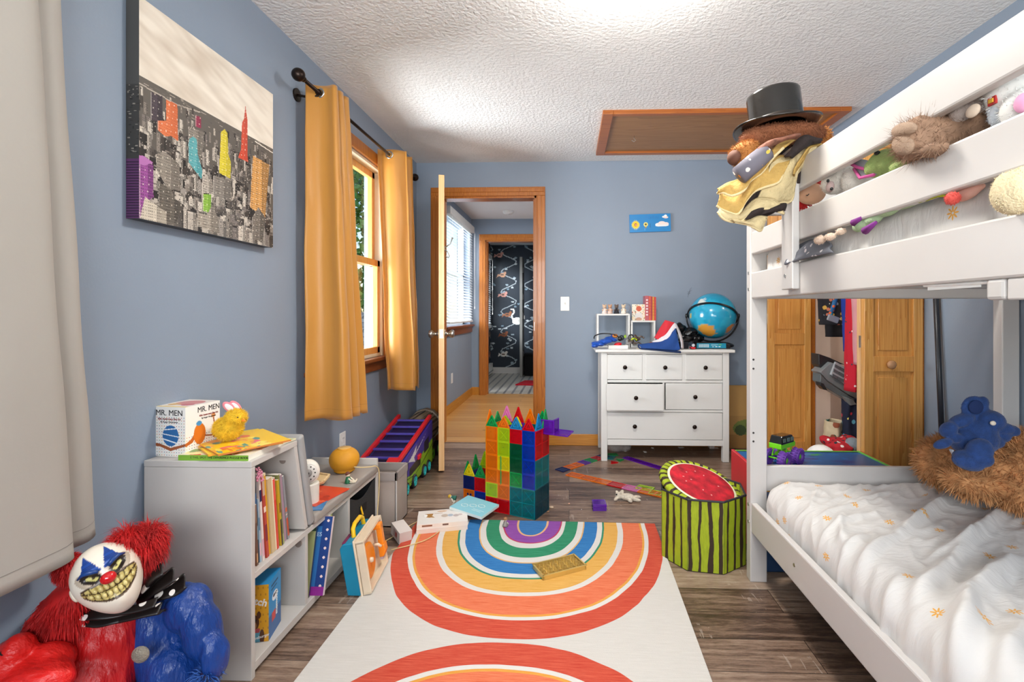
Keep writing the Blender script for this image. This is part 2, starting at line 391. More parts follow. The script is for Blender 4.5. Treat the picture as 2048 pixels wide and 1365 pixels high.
# ================================================================ MATERIALS OF THE ROOM
WALL = mat('blue_wall_paint', '#8b99aa', rough=0.55, var=0.03, vscale=1.5, bump=0.04, bscale=140)
CEIL = mat('white_textured_ceiling', '#e9eae9', rough=0.9, var=0.02, bump=0.9, bscale=55)
CEIL_SMOOTH = mat('white_smooth_ceiling', '#dedede', rough=0.8, var=0.01)
OAK = wood('orange_varnished_oak', '#8f4a14', '#b56a22', '#c9802f', 'z', rough=0.3, ring=22)
OAKX = wood('orange_varnished_oak_x', '#8f4a14', '#b56a22', '#c9802f', 'x', rough=0.3, ring=22)
OAKY = wood('orange_varnished_oak_y', '#8f4a14', '#b56a22', '#c9802f', 'y', rough=0.3, ring=22)
REDOAK = wood('dark_red_oak', '#5e2c14', '#7a3d1c', '#8f4c26', 'x', rough=0.35, ring=22)
REDOAKY = wood('dark_red_oak_y', '#5e2c14', '#7a3d1c', '#8f4c26', 'y', rough=0.35, ring=22)
PINE = wood('honey_pine', '#b87630', '#d69a4e', '#e3b068', 'z', rough=0.35, ring=14)
PINEP = wood('honey_pine_panel', '#b87230', '#d4954a', '#dea45a', 'z', rough=0.35, ring=16)
PINEL = wood('pale_pine_edge', '#d09a5a', '#e0b078', '#e9c08c', 'z', rough=0.4, ring=14)
BASE = wood('golden_baseboard_oak', '#a9661a', '#c58228', '#d29338', 'x', rough=0.35, ring=14)
BASEY = wood('golden_baseboard_oak_y', '#a9661a', '#c58228', '#d29338', 'y', rough=0.35, ring=14)
WHITE = mat('white_painted_wood', '#cbc7c3', rough=0.32, var=0.01)
WHITE_D = mat('white_lacquer', '#dcdcd8', rough=0.4, var=0.01)
PLAST = mat('white_plastic', '#ebebe8', rough=0.3, var=0.01)
STEEL = mat('brushed_steel', '#b8b6b0', rough=0.28, metal=1.0)
IRON = mat('dark_bronze_metal', '#2b211c', rough=0.35, metal=0.8)
BLACKP = mat('black_plastic', '#151517', rough=0.3)
CLOSETW = mat('closet_beige_wall', '#d6c2b2', rough=0.8, var=0.02)
FLOOR = plank_floor('weathered_grey_brown_planks', ['#2c211a', '#564236', '#856d5c', '#a38e7b', '#bdb0a2'], 1.22, 0.150, 0.36, 0.35)
HALLF = plank_floor('honey_pine_planks', ['#b5793a', '#cf9450', '#dca964', '#e6b876'], 1.6, 0.125, 0.3, 0.0, knots=0.10, coarse=(0.7, 10, 1))
GLASS = bpy.data.materials.new('window_glass'); GLASS.use_nodes = True
N, L = nodes_of(GLASS); N.remove(N['Principled BSDF']); o_ = N['Material Output']
tr = N.new('ShaderNodeBsdfTransparent'); gl = N.new('ShaderNodeBsdfGlossy'); gl.inputs['Roughness'].default_value = 0.02
mx = N.new('ShaderNodeMixShader'); mx.inputs[0].default_value = 0.06; L.new(tr.outputs[0], mx.inputs[1]); L.new(gl.outputs[0], mx.inputs[2]); L.new(mx.outputs[0], o_.inputs[0])

XL, XR, YB, ZC, YR = -1.255, 1.767, 4.03, 2.31, -0.85
def S(name, m, mats, parent=None, **k): return struct(m.obj(name, mats, parent, **k))

# floor and ceiling
S('floor', M().box(XL-0.1, XR+0.85, YR-0.1, YB+0.06, -0.08, 0), FLOOR)
S('ceiling', M().box(XL-0.1, XR+0.85, YR-0.1, YB+0.1, ZC, ZC+0.08), CEIL)
# left wall with the window opening
WY0, WY1, WZ0, WZ1 = 2.40, 3.30, 0.79, 2.03
S('wall_left', M().box(XL-0.10, XL, YR-0.1, WY0, 0, ZC).box(XL-0.10, XL, WY1, YB, 0, ZC).box(XL-0.10, XL, WY0, WY1, 0, WZ0).box(XL-0.10, XL, WY0, WY1, WZ1, ZC), WALL)
# back wall with the doorway
DX0, DX1, DZ = -1.06, -0.266, 2.03
S('wall_back', M().box(XL-0.16, DX0, YB, YB+0.12, 0, ZC).box(DX1, XR+0.85, YB, YB+0.12, 0, ZC).box(DX0, DX1, YB, YB+0.12, DZ, ZC), WALL)
# right wall with the closet opening
KY0, KY1, KZ = 2.60, 3.62, 2.03
S('wall_right', M().box(XR, XR+0.10, YR-0.1, KY0, 0, ZC).box(XR, XR+0.10, KY1, YB, 0, ZC).box(XR, XR+0.10, KY0, KY1, KZ, ZC), WALL)
S('wall_closet', M().box(XR+0.70, XR+0.78, KY0-0.5, YB, 0, ZC).box(XR+0.10, XR+0.70, KY0-0.35, KY0-0.30, 0, ZC).box(XR+0.10, XR+0.70, 3.80, 3.85, 0, ZC).box(XR+0.002, XR+0.104, KY1-0.006, KY1+0.001, 0, KZ), CLOSETW)
# rear wall behind the camera, with a wide window added to let fill light in
S('wall_rear', M().box(XL, -1.0, YR-0.1, YR, 0, ZC).box(1.2, XR, YR-0.1, YR, 0, ZC).box(-1.0, 1.2, YR-0.1, YR, 0, 0.85).box(-1.0, 1.2, YR-0.1, YR, 2.12, ZC), WALL)
S('added_window_3', M().box(-1.0,1.2,YR-0.09,YR-0.04,0.85,0.90).box(-1.0,1.2,YR-0.09,YR-0.04,2.07,2.12).box(-1.0,-0.95,YR-0.09,YR-0.04,0.85,2.12).box(1.15,1.2,YR-0.09,YR-0.04,0.85,2.12).box(0.08,0.12,YR-0.09,YR-0.04,0.85,2.12), OAK)  # frame of the added rear window, unseen behind the camera

# baseboards
S('baseboard_back', M().box(DX1+0.07, XR, YB-0.014, YB, 0, 0.092), BASE, bev=0.004)
S('baseboard_left', M().box(XL, XL+0.014, YR, YB, 0, 0.085), mat('painted_baseboard', '#6f8098', rough=0.5), bev=0.004)

# door casing (orange varnished oak on both sides)
def casing(name, x0, x1, z1, y, w=0.072, t=0.02, depth=0.12):
    c = M()
    for a, b in ((x0-w, x0), (x1, x1+w)):
        c.box(a, b, y-t, y, 0, z1); c.box(a+0.010, b-0.028, y-t-0.006, y-t, 0, z1)
    c.box(x0-w, x1+w, y-t, y, z1, z1+w); c.box(x0-w+0.01, x1+w-0.01, y-t-0.006, y-t, z1+0.030, z1+w-0.010)
    S(name, c, OAK, bev=0.003)
    j = M().box(x0-0.002, x0+0.016, y-0.004, y+depth, 0, z1).box(x1-0.016, x1+0.002, y-0.004, y+depth, 0, z1).box(x0, x1, y-0.004, y+depth, z1-0.016, z1+0.002)
    j.box(x1-0.03, x1-0.016, y+0.045, y+depth-0.02, 0, z1).box(x0+0.016, x0+0.03, y+0.045, y+depth-0.02, 0, z1)
    return S(name, j, OAK)
casing('trim_1', DX0, DX1, DZ, YB)
S('trim_2', M().box(DX1-0.020, DX1-0.0155, YB+0.01, YB+0.035, 0.93, 1.0), STEEL)

# the bedroom door, standing open
dl = Vector((-1.045, 4.02)); dn = P(883, 700, Y=3.30); dn = Vector((dn.x, dn.y))
dirv = (dn-dl).normalized(); ln = (dn-dl).length
door = thing('door_1', 'wooden bedroom door standing open, seen edge-on', 'door', (dl.x, dl.y, 0), math.atan2(dirv.y, dirv.x)); struct(door)
T = Matrix.Translation((dl.x, dl.y, 0)) @ Matrix.Rotation(math.atan2(dirv.y, dirv.x), 4, 'Z')
S('door_panel', M().t(T).box(0, ln, -0.019, 0.019, 0.012, 2.005), PINEL, door, bev=0.002)
k = M().t(T)
for sgn in (-1, 1):
    k.T = T @ Matrix.Translation((ln-0.065, 0.019*sgn, 0.932)) @ Matrix.Rotation(-sgn*PI/2, 4, 'X')
    k.lathe([(0.032,0),(0.030,0.006),(0.012,0.008),(0.011,0.030),(0.020,0.036),(0.027,0.045),(0.027,0.060),(0.020,0.067),(0.0,0.069)], 24)
S('door_knob', k, STEEL, door, smooth=True)
S('door_latch', M().t(T).box(ln, ln+0.0015, -0.012, 0.012, 0.905, 0.965).box(ln, ln+0.010, -0.006, 0.006, 0.925, 0.945), STEEL, door)
h = M().t(T); 
h.tube([(ln-0.13,0.02,1.52),(ln-0.13,0.045,1.50),(ln-0.13,0.055,1.475),(ln-0.13,0.045,1.46),(ln-0.13,0.032,1.47)],0.004)
h.tube([(ln-0.13,0.02,1.53),(ln-0.13,0.06,1.56),(ln-0.13,0.075,1.60)],0.004).ell((ln-0.13,0.075,1.60),0.007).ell((ln-0.13,0.032,1.47),0.006).bc((ln-0.13,0.021,1.52),(0.02,0.004,0.05))
S('coat_hook', h, STEEL, door, smooth=True)

# ceiling hatch
hatch = thing('ceiling_hatch', 'oak-framed attic hatch with a plywood panel set in the textured ceiling', 'hatch', (0.95, 3.40, ZC))
hx0, hx1, hy0, hy1 = 0.205, 1.69, 3.02, 3.81
f = M()
w = 0.065
f.box(hx0+w, hx1-w, hy0, hy0+w*0.55, ZC-0.026, ZC+0.01).box(hx0+w, hx1-w, hy1-w*0.8, hy1, ZC-0.026, ZC+0.01).box(hx0, hx0+w, hy0, hy1, ZC-0.026, ZC+0.01).box(hx1-w, hx1, hy0, hy1, ZC-0.026, ZC+0.01)
f.obj('frame', wood('hatch_frame_oak', '#8a4414', '#a85c20', '#bd7430', 'x', 0.35, 18), hatch, bev=0.003)
M().box(hx0+w*0.8, hx1-w*0.8, hy0+0.03, hy1-0.04, ZC-0.012, ZC-0.004).obj('panel', wood('hatch_plywood', '#8c6238', '#9c7042', '#a87c4e', 'x', 0.5, 6), hatch)
hk = P(1268, 272, Z=ZC-0.014)
M().tube([hk+Vector((0,0,0)), hk+Vector((0,0,-0.018)), hk+Vector((0.012,0,-0.030)), hk+Vector((0.0,0,-0.040)), hk+Vector((-0.016,0,-0.030))], 0.0022, 6).obj('hook', STEEL, hatch, smooth=True)

# ceiling lamp just in front of the frame's upper edge
lamp = thing('ceiling_light', 'round flush bedroom ceiling lamp with a warm glowing glass bowl', 'ceiling light', (0.22, 1.72, ZC))
M().t(Matrix.Translation((0.22,1.72,ZC))).lathe([(0.0,0.0),(0.165,0.0),(0.165,-0.022),(0.155,-0.030),(0.15,-0.02)],40, ring=True).obj('base_ring', WHITE, lamp, smooth=True)
M().t(Matrix.Translation((0.22,1.72,ZC))).lathe([(0.152,-0.022),(0.148,-0.045),(0.12,-0.068),(0.07,-0.082),(0.0,-0.087)],40, ring=True).obj('glass_bowl', mat('lit_opal_glass', '#fff2dc', emit='#ffe9c8', estr=1.6), lamp, smooth=True)
lo.location = (0.22, 1.72, 2.215)

# ---------------------------------------------------------------- window on the left wall
win = thing('window_1', 'double-hung wooden window behind the golden curtains', 'window', (XL, 2.85, WZ0)); struct(win)
c = M(); X = XL
c.box(X, X+0.02, WY0-0.075, WY0, WZ0-0.01, WZ1).box(X, X+0.02, WY1, WY1+0.075, WZ0-0.01, WZ1).box(X, X+0.022, WY0-0.075, WY1+0.075, WZ1, WZ1+0.07)
S('window_casing', c, OAK, win, bev=0.004)
S('window_sill', M().box(X-0.05, X+0.05, WY0-0.10, WY1+0.10, WZ0-0.022, WZ0).box(X, X+0.02, WY0-0.07, WY1+0.07, WZ0-0.085, WZ0-0.022), REDOAKY, win, bev=0.004)
S('window_jamb', M().box(X-0.10, X, WY0, WY0+0.018, WZ0, WZ1).box(X-0.10, X, WY1-0.018, WY1, WZ0, WZ1).box(X-0.10, X, WY0, WY1, WZ1-0.018, WZ1).box(X-0.10, X-0.01, WY0, WY1, WZ0, WZ0+0.02), mat('cream_jamb_liner', '#e8dcc2', rough=0.4), win)
def sash(nm, x, z0, z1):
    s = M(); y0, y1 = WY0+0.018, WY1-0.018; w = 0.042; t = 0.034
    s.box(x-t/2,x+t/2,y0,y0+w,z0,z1).box(x-t/2,x+t/2,y1-w,y1,z0,z1).box(x-t/2,x+t/2,y0,y1,z0,z0+w).box(x-t/2,x+t/2,y0,y1,z1-w,z1)
    S(nm, s, PINE, win, bev=0.003)
    S('window_pane', M().box(x-0.003,x+0.003,y0+w,y1-w,z0+w,z1-w), GLASS, win)
sash('upper_sash', X-0.068, 1.385, WZ1-0.018)
sash('lower_sash', X-0.032, WZ0+0.02, 1.425)
S('sash_lock', M().box(X-0.045, X-0.015, 2.88, 2.92, 1.425, 1.44), STEEL, win)

# outside: neighbouring trim, tree and shingled roof
S('exterior_corner_board', M().box(-1.62, -1.43, 3.86, 3.95, 0, 2.8), mat('white_siding', '#8d9ea8', rough=0.6))
rf = M(); rf.add([(-9.5,7.5,-0.9),(-3.4,7.5,-0.9),(-3.4,11.5,1.05),(-9.5,11.5,1.05)],[(0,1,2,3)])
shing = bpy.data.materials.new('grey_roof_shingles'); shing.use_nodes = True; N, L = nodes_of(shing)
tc = N.new('ShaderNodeTexCoord'); br = N.new('ShaderNodeTexBrick'); br.inputs['Scale'].default_value = 1; br.inputs['Brick Width'].default_value = 0.5; br.inputs['Row Height'].default_value = 0.2
br.inputs['Mortar Size'].default_value = 0.02; br.inputs['Color1'].default_value = (*lin('#a8a49c'),1); br.inputs['Color2'].default_value = (*lin('#8d8a84'),1); br.inputs['Mortar'].default_value = (*lin('#5d5a55'),1)
L.new(tc.outputs['Object'], br.inputs[0]); L.new(br.outputs['Color'], N['Principled BSDF'].inputs['Base Color'])
tag(rf.obj('neighbour_roof', shing, solid=0.1), 'grey shingled roof of a neighbouring building seen low through the window', 'roof')
tree = thing('leafy_tree', 'green leafy tree outside the curtained window', 'tree', (-7.2, 15.0, -1.5))
M().tube([(-7.2,15,-1.5),(-7.1,15,1.0),(-7.3,15.1,3.0),(-7.2,15,4.6)],[0.3,0.24,0.16,0.06],10).obj('trunk', mat('tree_bark','#4e4032',rough=0.9,bump=0.5), tree, smooth=True)
cr = M(); rg = random.Random(5)
for i in range(5200):
    a = rg.uniform(0,2*PI); z = rg.uniform(0.3,5.6); rr = 2.5*math.sqrt(max(0,1-((z-2.7)/3.1)**2))*rg.uniform(0.45,1.05)
    cx_, cy_ = -7.2+rr*math.cos(a), 15+rr*math.sin(a)
    d1 = Vector((rg.uniform(-1,1),rg.uniform(-1,1),rg.uniform(-1,1))).normalized()*0.13; d2 = d1.cross(Vector((rg.uniform(-1,1),rg.uniform(-1,1),rg.uniform(-1,1)))).normalized()*0.08
    p = Vector((cx_,cy_,z)); cr.m(rg.randint(0,1)).add([p-d1,p-d2,p+d1,p+d2],[(0,1,2,3)])
cr.obj('foliage', [mat('leaf_green','#4f8a3a',rough=0.6,var=0.3), mat('leaf_green_light','#82ad55',rough=0.6,var=0.3)], tree)
S('ground', M().box(-40, -1.5, -10, 40, -1.7, -1.5), mat('outdoor_grass','#6f8a4a',rough=0.9,var=0.3))

# ---------------------------------------------------------------- the hallway beyond the door
HX0, HX1, HY1 = -1.28, 0.55, 6.46
S('floor_hall', M().box(HX0-0.1, HX1+0.1, YB+0.06, HY1+0.10, -0.08, 0.001), HALLF)
S('ceiling_hall', M().box(HX0-0.1, HX1+0.1, YB+0.1, HY1+0.1, ZC, ZC+0.08), CEIL_SMOOTH)
VY0, VY1, VZ0, VZ1 = 5.10, 6.36, 0.93, 2.16
S('wall_hall_left', M().box(HX0-0.16,HX0,YB+0.12,VY0,0,ZC).box(HX0-0.16,HX0,VY1,HY1,0,ZC).box(HX0-0.16,HX0,VY0,VY1,0,VZ0).box(HX0-0.16,HX0,VY0,VY1,VZ1,ZC), WALL)
S('wall_hall_right', M().box(HX1,HX1+0.1,YB+0.12,HY1,0,ZC), WALL)
S('wall_hall_end', M().box(HX0,-1.10,HY1,HY1+0.12,0,ZC).box(-0.28,HX1,HY1,HY1+0.12,0,ZC).box(-1.10,-0.28,HY1,HY1+0.12,2.03,ZC), WALL)
casing('trim_3', -1.10, -0.28, 2.03, HY1, w=0.078)
S('baseboard_hall', M().box(HX0,HX0+0.014,YB+0.12,HY1,0,0.105).box(HX0,-1.18,HY1-0.014,HY1,0,0.105), BASEY, bev=0.004)
w2 = thing('window_2', 'hallway window behind a white slatted blind', 'window', (HX0, 5.7, VZ0)); struct(w2)
S('window_sill', M().box(HX0-0.03,HX0+0.045,VY0-0.08,VY1+0.08,VZ0-0.025,VZ0).box(HX0,HX0+0.02,VY0-0.05,VY1+0.05,VZ0-0.10,VZ0-0.025), REDOAKY, w2, bev=0.004)
S('window_frame', M().box(HX0-0.12,HX0-0.08,VY0,VY0+0.05,VZ0,VZ1).box(HX0-0.12,HX0-0.08,VY1-0.05,VY1,VZ0,VZ1).box(HX0-0.12,HX0-0.08,VY0,VY1,1.52,1.57).box(HX0-0.12,HX0-0.08,VY0,VY1,VZ0,VZ0+0.05), PLAST, w2)
S('window_pane', M().box(HX0-0.102,HX0-0.098,VY0,VY1,VZ0,VZ1), GLASS, w2)
def blind(name, label, x, y0, y1, z0, z1, n, side):
    b = thing(name, label, 'window blind', (x, (y0+y1)/2, z0))
    M().box(x-0.02,x+0.05,y0-0.03,y1+0.03,z1-0.07,z1+0.01).obj('valance', PLAST, b, bev=0.004)
    for i in range(n):
        z = z0+0.04+(z1-0.09-z0-0.04)*i/(n-1)
        M().bc((x+0.012,(y0+y1)/2,z),(0.048,y1-y0,0.0026),(0,R(32),0)).obj('slat', mat('blind_slat_white','#dfe6ee',rough=0.4,var=0.01), b)
    M().bc((x+0.012,(y0+y1)/2,z0+0.012),(0.05,y1-y0,0.018)).obj('bottom_rail', PLAST, b, bev=0.003)
    cdm = M()
    for yy in (y0+0.12,(y0+y1)/2,y1-0.12): cdm.cyl((x+0.035,yy,z0),(x+0.035,yy,z1-0.05),0.0013,n=5)
    cdm.cyl((x+0.05,side,z0+0.20),(x+0.05,side,z1-0.05),0.0022,n=6).cyl((x+0.05,side,z0+0.17),(x+0.05,side,z0+0.20),0.006,n=8)
    cdm.obj('cord', PLAST, b)
blind('window_blind','white slatted venetian blind over the blue hallway window', HX0+0.004, VY0+0.01, VY1-0.01, VZ0+0.03, VZ1+0.02, 34, VY1+0.03)
det = thing('smoke_detector','round white smoke detector on the hallway ceiling','smoke detector',(*P(1016,424,Z=ZC-0.01)[:2],ZC))
p = P(1016,424,Z=ZC-0.01); M().t(Matrix.Translation((p.x,p.y,ZC))).lathe([(0.0,-0.038),(0.05,-0.036),(0.063,-0.022),(0.066,0.0)],28,ring=True).obj('housing', PLAST, det, smooth=True)
M().t(Matrix.Translation((p.x,p.y,ZC-0.038))).lathe([(0.0,-0.004),(0.018,-0.003),(0.02,0.0)],16,ring=True).obj('test_button', PLAST, det, smooth=True)
p = P(904, 757, X=HX0+0.004); tag(M().box(HX0,HX0+0.006,p.y-0.035,p.y+0.035,p.z-0.055,p.z+0.055).obj('wall_outlet', PLAST, bev=0.002), 'white blank outlet plate low on the hallway wall under the blind', 'outlet')

# ---------------------------------------------------------------- the bathroom beyond the hallway
BX0, BX1, BY0, BY1 = -1.40, 0.4, HY1+0.12, 8.80
def wallpaper(name, w, h, seed):
    rg = random.Random(seed); cell = 0.011; W_, H_ = int(w/cell), int(h/cell); p = Pic(W_, H_, '#12212f')
    vine = '#a9b3b8'
    for k in range(int(w/0.42)+2):
        x0 = (k*0.42-0.1)/cell; pts = [(x0+math.sin(t*0.9+k*2.1)*13, t*4.6) for t in range(int(H_/4.6)+2)]; p.line(pts, 1.3, vine)
        for t in range(0, len(pts), 3):
            cx_, cy_ = pts[t]
            for q in range(3): a = rg.uniform(0,6.28); p.ell(cx_+5*math.cos(a), cy_+5*math.sin(a), 2.4, 1.4, rg.choice(['#8c9da6','#6f8694','#b9c1c4']))
        for t in range(4, len(pts), 7):
            cx_, cy_ = pts[t]; cx_ += rg.uniform(-9,9); c_ = rg.choice(['#c9b6a4','#b98a6c','#9c5f3a','#d8d4cc','#c78d80','#8a4a28'])
            p.ell(cx_, cy_, 5, 3.4, c_); p.ell(cx_+4, cy_-3.5, 2.2, 2.2, c_); p.poly([(cx_-3,cy_),(cx_-10,cy_+4),(cx_-8,cy_-2)], c_); p.ell(cx_-1, cy_-0.5, 2.6, 1.4, '#5a4336')
    return p
wp = wallpaper('w', 1.8, 2.31, 3)
# the swan, a white bird on the paper
sx_, sy_ = int((-0.93-BX0)/0.011), int((2.31-1.02)/0.011)
wp.ell(sx_+1, sy_+8, 8.5, 6, '#dcdcd8').poly([(sx_+2,sy_+8),(sx_+12,sy_-6),(sx_+13,sy_+4),(sx_+10,sy_+13)],'#c9c6be').line([(sx_-6,sy_+6),(sx_-8,sy_-1),(sx_-4,sy_-6),(sx_-5,sy_-11),(sx_-9,sy_-11)],2.6,'#e4e4e0').poly([(sx_+5,sy_+12),(sx_+17,sy_+17),(sx_+6,sy_+14)],'#dcdcd8')
WPM = mat('patterned_wallpaper', rough=0.6, attr=True, var=0.0)
struct(pbox('wall_bath_end', BX0, BX1, BY1, BY1+0.05, 0, ZC, '#12212f', {'-y': wp}, material=WPM))
struct(pbox('wall_bath_left', BX0-0.1, BX0, BY0, 7.35, 0, ZC, '#12212f', {'+x': wallpaper('w2',0.8,2.31,9)}, material=WPM))
struct(pbox('wall_bath_left', BX0-0.1, BX0, 7.35, 8.52, 0, 0.86, '#12212f', {'+x': wallpaper('w3',1.17,0.86,12)}, material=WPM))
struct(pbox('wall_bath_left', BX0-0.1, BX0, 8.52, BY1, 0, ZC, '#12212f', {'+x': wallpaper('w4',0.4,2.31,15)}, material=WPM))
struct(pbox('wall_bath_left', BX0-0.1, BX0, 7.35, 8.52, 2.08, ZC, '#12212f', material=WPM))
S('wall_bath_right', M().box(BX1,BX1+0.05,BY0,BY1,0,ZC), mat('bath_dark_wall','#1a232c'))
S('ceiling_bath', M().box(BX0-0.1,BX1,BY0,BY1,ZC-0.02,ZC+0.05), CEIL_SMOOTH)
tile = bpy.data.materials.new('striped_floor_tiles'); tile.use_nodes = True; N, L = nodes_of(tile)
tc = N.new('ShaderNodeTexCoord'); sp = N.new('ShaderNodeSeparateXYZ'); L.new(tc.outputs['Object'], sp.inputs[0])
fx = math_node(N, L, 'FRACT', math_node(N, L, 'ADD', math_node(N, L, 'MULTIPLY', sp.outputs[0], 9.0), 20.0)); st = math_node(N, L, 'LESS_THAN', fx, 0.28)
m2 = N.new('ShaderNodeMix'); m2.data_type = 'RGBA'; L.new(st, m2.inputs[0]); m2.inputs[6].default_value = (*lin('#d3d1c8'),1); m2.inputs[7].default_value = (*lin('#8f9092'),1)
L.new(m2.outputs[2], N['Principled BSDF'].inputs['Base Color']); N['Principled BSDF'].inputs['Roughness'].default_value = 0.3
S('floor_bath', M().box(BX0-0.1, BX1, HY1+0.10, BY1, -0.08, 0.002), tile)
S('baseboard_bath', M().box(BX0, -0.62, BY1-0.016, BY1, 0, 0.11), WHITE, bev=0.003)
blind('window_blind','white slatted blind in the dark papered bathroom', BX0+0.02, 7.36, 8.50, 0.88, 2.06, 30, 8.56)
S('window_4', M().box(BX0-0.06,BX0-0.03,7.35,8.52,1.42,1.48).box(BX0-0.06,BX0+0.05,7.30,8.56,0.82,0.87), PLAST)
bh = thing('baseboard_heater','low white baseboard heater in the bathroom','heater',(BX0+0.03,7.8,0))
M().box(BX0,BX0+0.055,7.0,8.7,0.03,0.20).obj('housing', PLAST, bh, bev=0.006); M().box(BX0+0.052,BX0+0.06,7.0,8.7,0.06,0.08).obj('grille', mat('grey_metal','#8d9092',metal=0.5,rough=0.4), bh)
p0 = P(1042, 755, Z=0)
bd = thing('door_2','narrow grey edge of the open bathroom door with dark hinges','door',(p0.x,p0.y,0)); struct(bd)
S('door_panel', M().box(p0.x-0.022,p0.x+0.022,p0.y,p0.y+0.34,0.01,2.02), mat('grey_door','#8e8d88'), bd)
for z in (0.35, 0.98, 1.30, 1.75): S('door_hinge', M().box(p0.x+0.022,p0.x+0.045,p0.y-0.004,p0.y+0.02,z,z+0.09), BLACKP, bd)
p = P(1062, 765, Z=0.02); tag(M().prism([(p.x-0.22,p.y-0.22),(p.x+0.35,p.y-0.25),(p.x+0.35,p.y+0.22),(p.x-0.12,p.y+0.22)],0.002,0.02).obj('bath_mat', mat('red_mat','#c8142a',rough=0.95,bump=0.6,bscale=200), bev=0.008), 'red fluffy bath mat on the striped bathroom floor', 'mat')
p = P(1060, 752, Z=0.0); hm_ = thing('laundry_hamper','black hamper standing in the dark bathroom corner','hamper',(p.x,p.y,0)); M().box(p.x-0.10,p.x+0.3,p.y-0.05,p.y+0.25,0,0.35).obj('basket', mat('black_cloth','#0b0b0d',rough=0.9), hm_, bev=0.02)
M().box(p.x-0.11,p.x+0.31,p.y-0.06,p.y+0.26,0.35,0.375).obj('rim', mat('black_cloth','#0b0b0d',rough=0.9), hm_, bev=0.01)
# ================================================================ BUNK BED
bed = thing('bunk_bed', 'white painted wooden bunk bed with slatted guard rails standing along the right wall', 'bunk bed', (1.24, 1.0, 0))
BX, BXR, BYE = 0.722, 1.762, 2.0
for x in (BX, BXR-0.066):
    pz = M().box(x, x+0.066, BYE, BYE+0.045, 0, 1.62); pz.obj('post', WHITE, bed, bev=0.004)
for x in (BX, BXR-0.066): M().box(x, x+0.066, -0.06, -0.015, 0, 1.62).obj('post', WHITE, bed, bev=0.004)
for z in (0.888, 0.852, 0.596, 0.562):
    M().cyl((BX+0.012, BYE+0.002, z), (BX+0.012, BYE-0.0008, z), 0.0042, n=12).obj('drill_hole', mat('dark_hole', '#2a2624'), bed)
T_ = 0.024
for nm, z0, z1 in (('guard_rail', 1.466, 1.560), ('guard_rail', 1.306, 1.396), ('side_rail', 1.131, 1.235), ('side_rail', 0.200, 0.318)):
    for x in ((BX+0.003, BXR-0.003-T_) if nm == 'side_rail' else (BX+0.003,)):
        M().box(x, x+T_, -0.015, BYE, z0, z1).obj(nm, WHITE, bed, bev=0.005)
M().box(BX-0.020, BX+0.003, 1.585, 1.665, 1.150, 1.60).obj('guard_upright', WHITE, bed, bev=0.003)
for x, y, z in [(BX-0.020,1.635,1.413),(BX-0.020,1.635,1.195)]+[(BX,BYE+0.02,z) for z in (1.235,1.17,0.305,0.235)]+[(BX+0.003,1.62,0.262)]:
    M().cyl((x+0.001,y,z),(x-0.0022,y,z),0.006,n=14).obj('bolt', STEEL, bed)
for z0, z1 in ((1.131,1.225),(1.306,1.396),(1.466,1.560),(0.36,0.462),(0.20,0.26)):
    M().box(BX+0.066, BXR-0.066, BYE+0.010, BYE+0.032, z0, z1).obj('end_rail', WHITE, bed, bev=0.004)
for i in range(9):
    M().box(BX+0.03, BXR-0.03, 0.08+i*0.22, 0.16+i*0.22, 1.165, 1.183).obj('slat', WHITE, bed)
for i in range(9):
    M().box(BX+0.03, BXR-0.03, 0.08+i*0.22, 0.16+i*0.22, 0.215, 0.233).obj('slat', WHITE, bed)

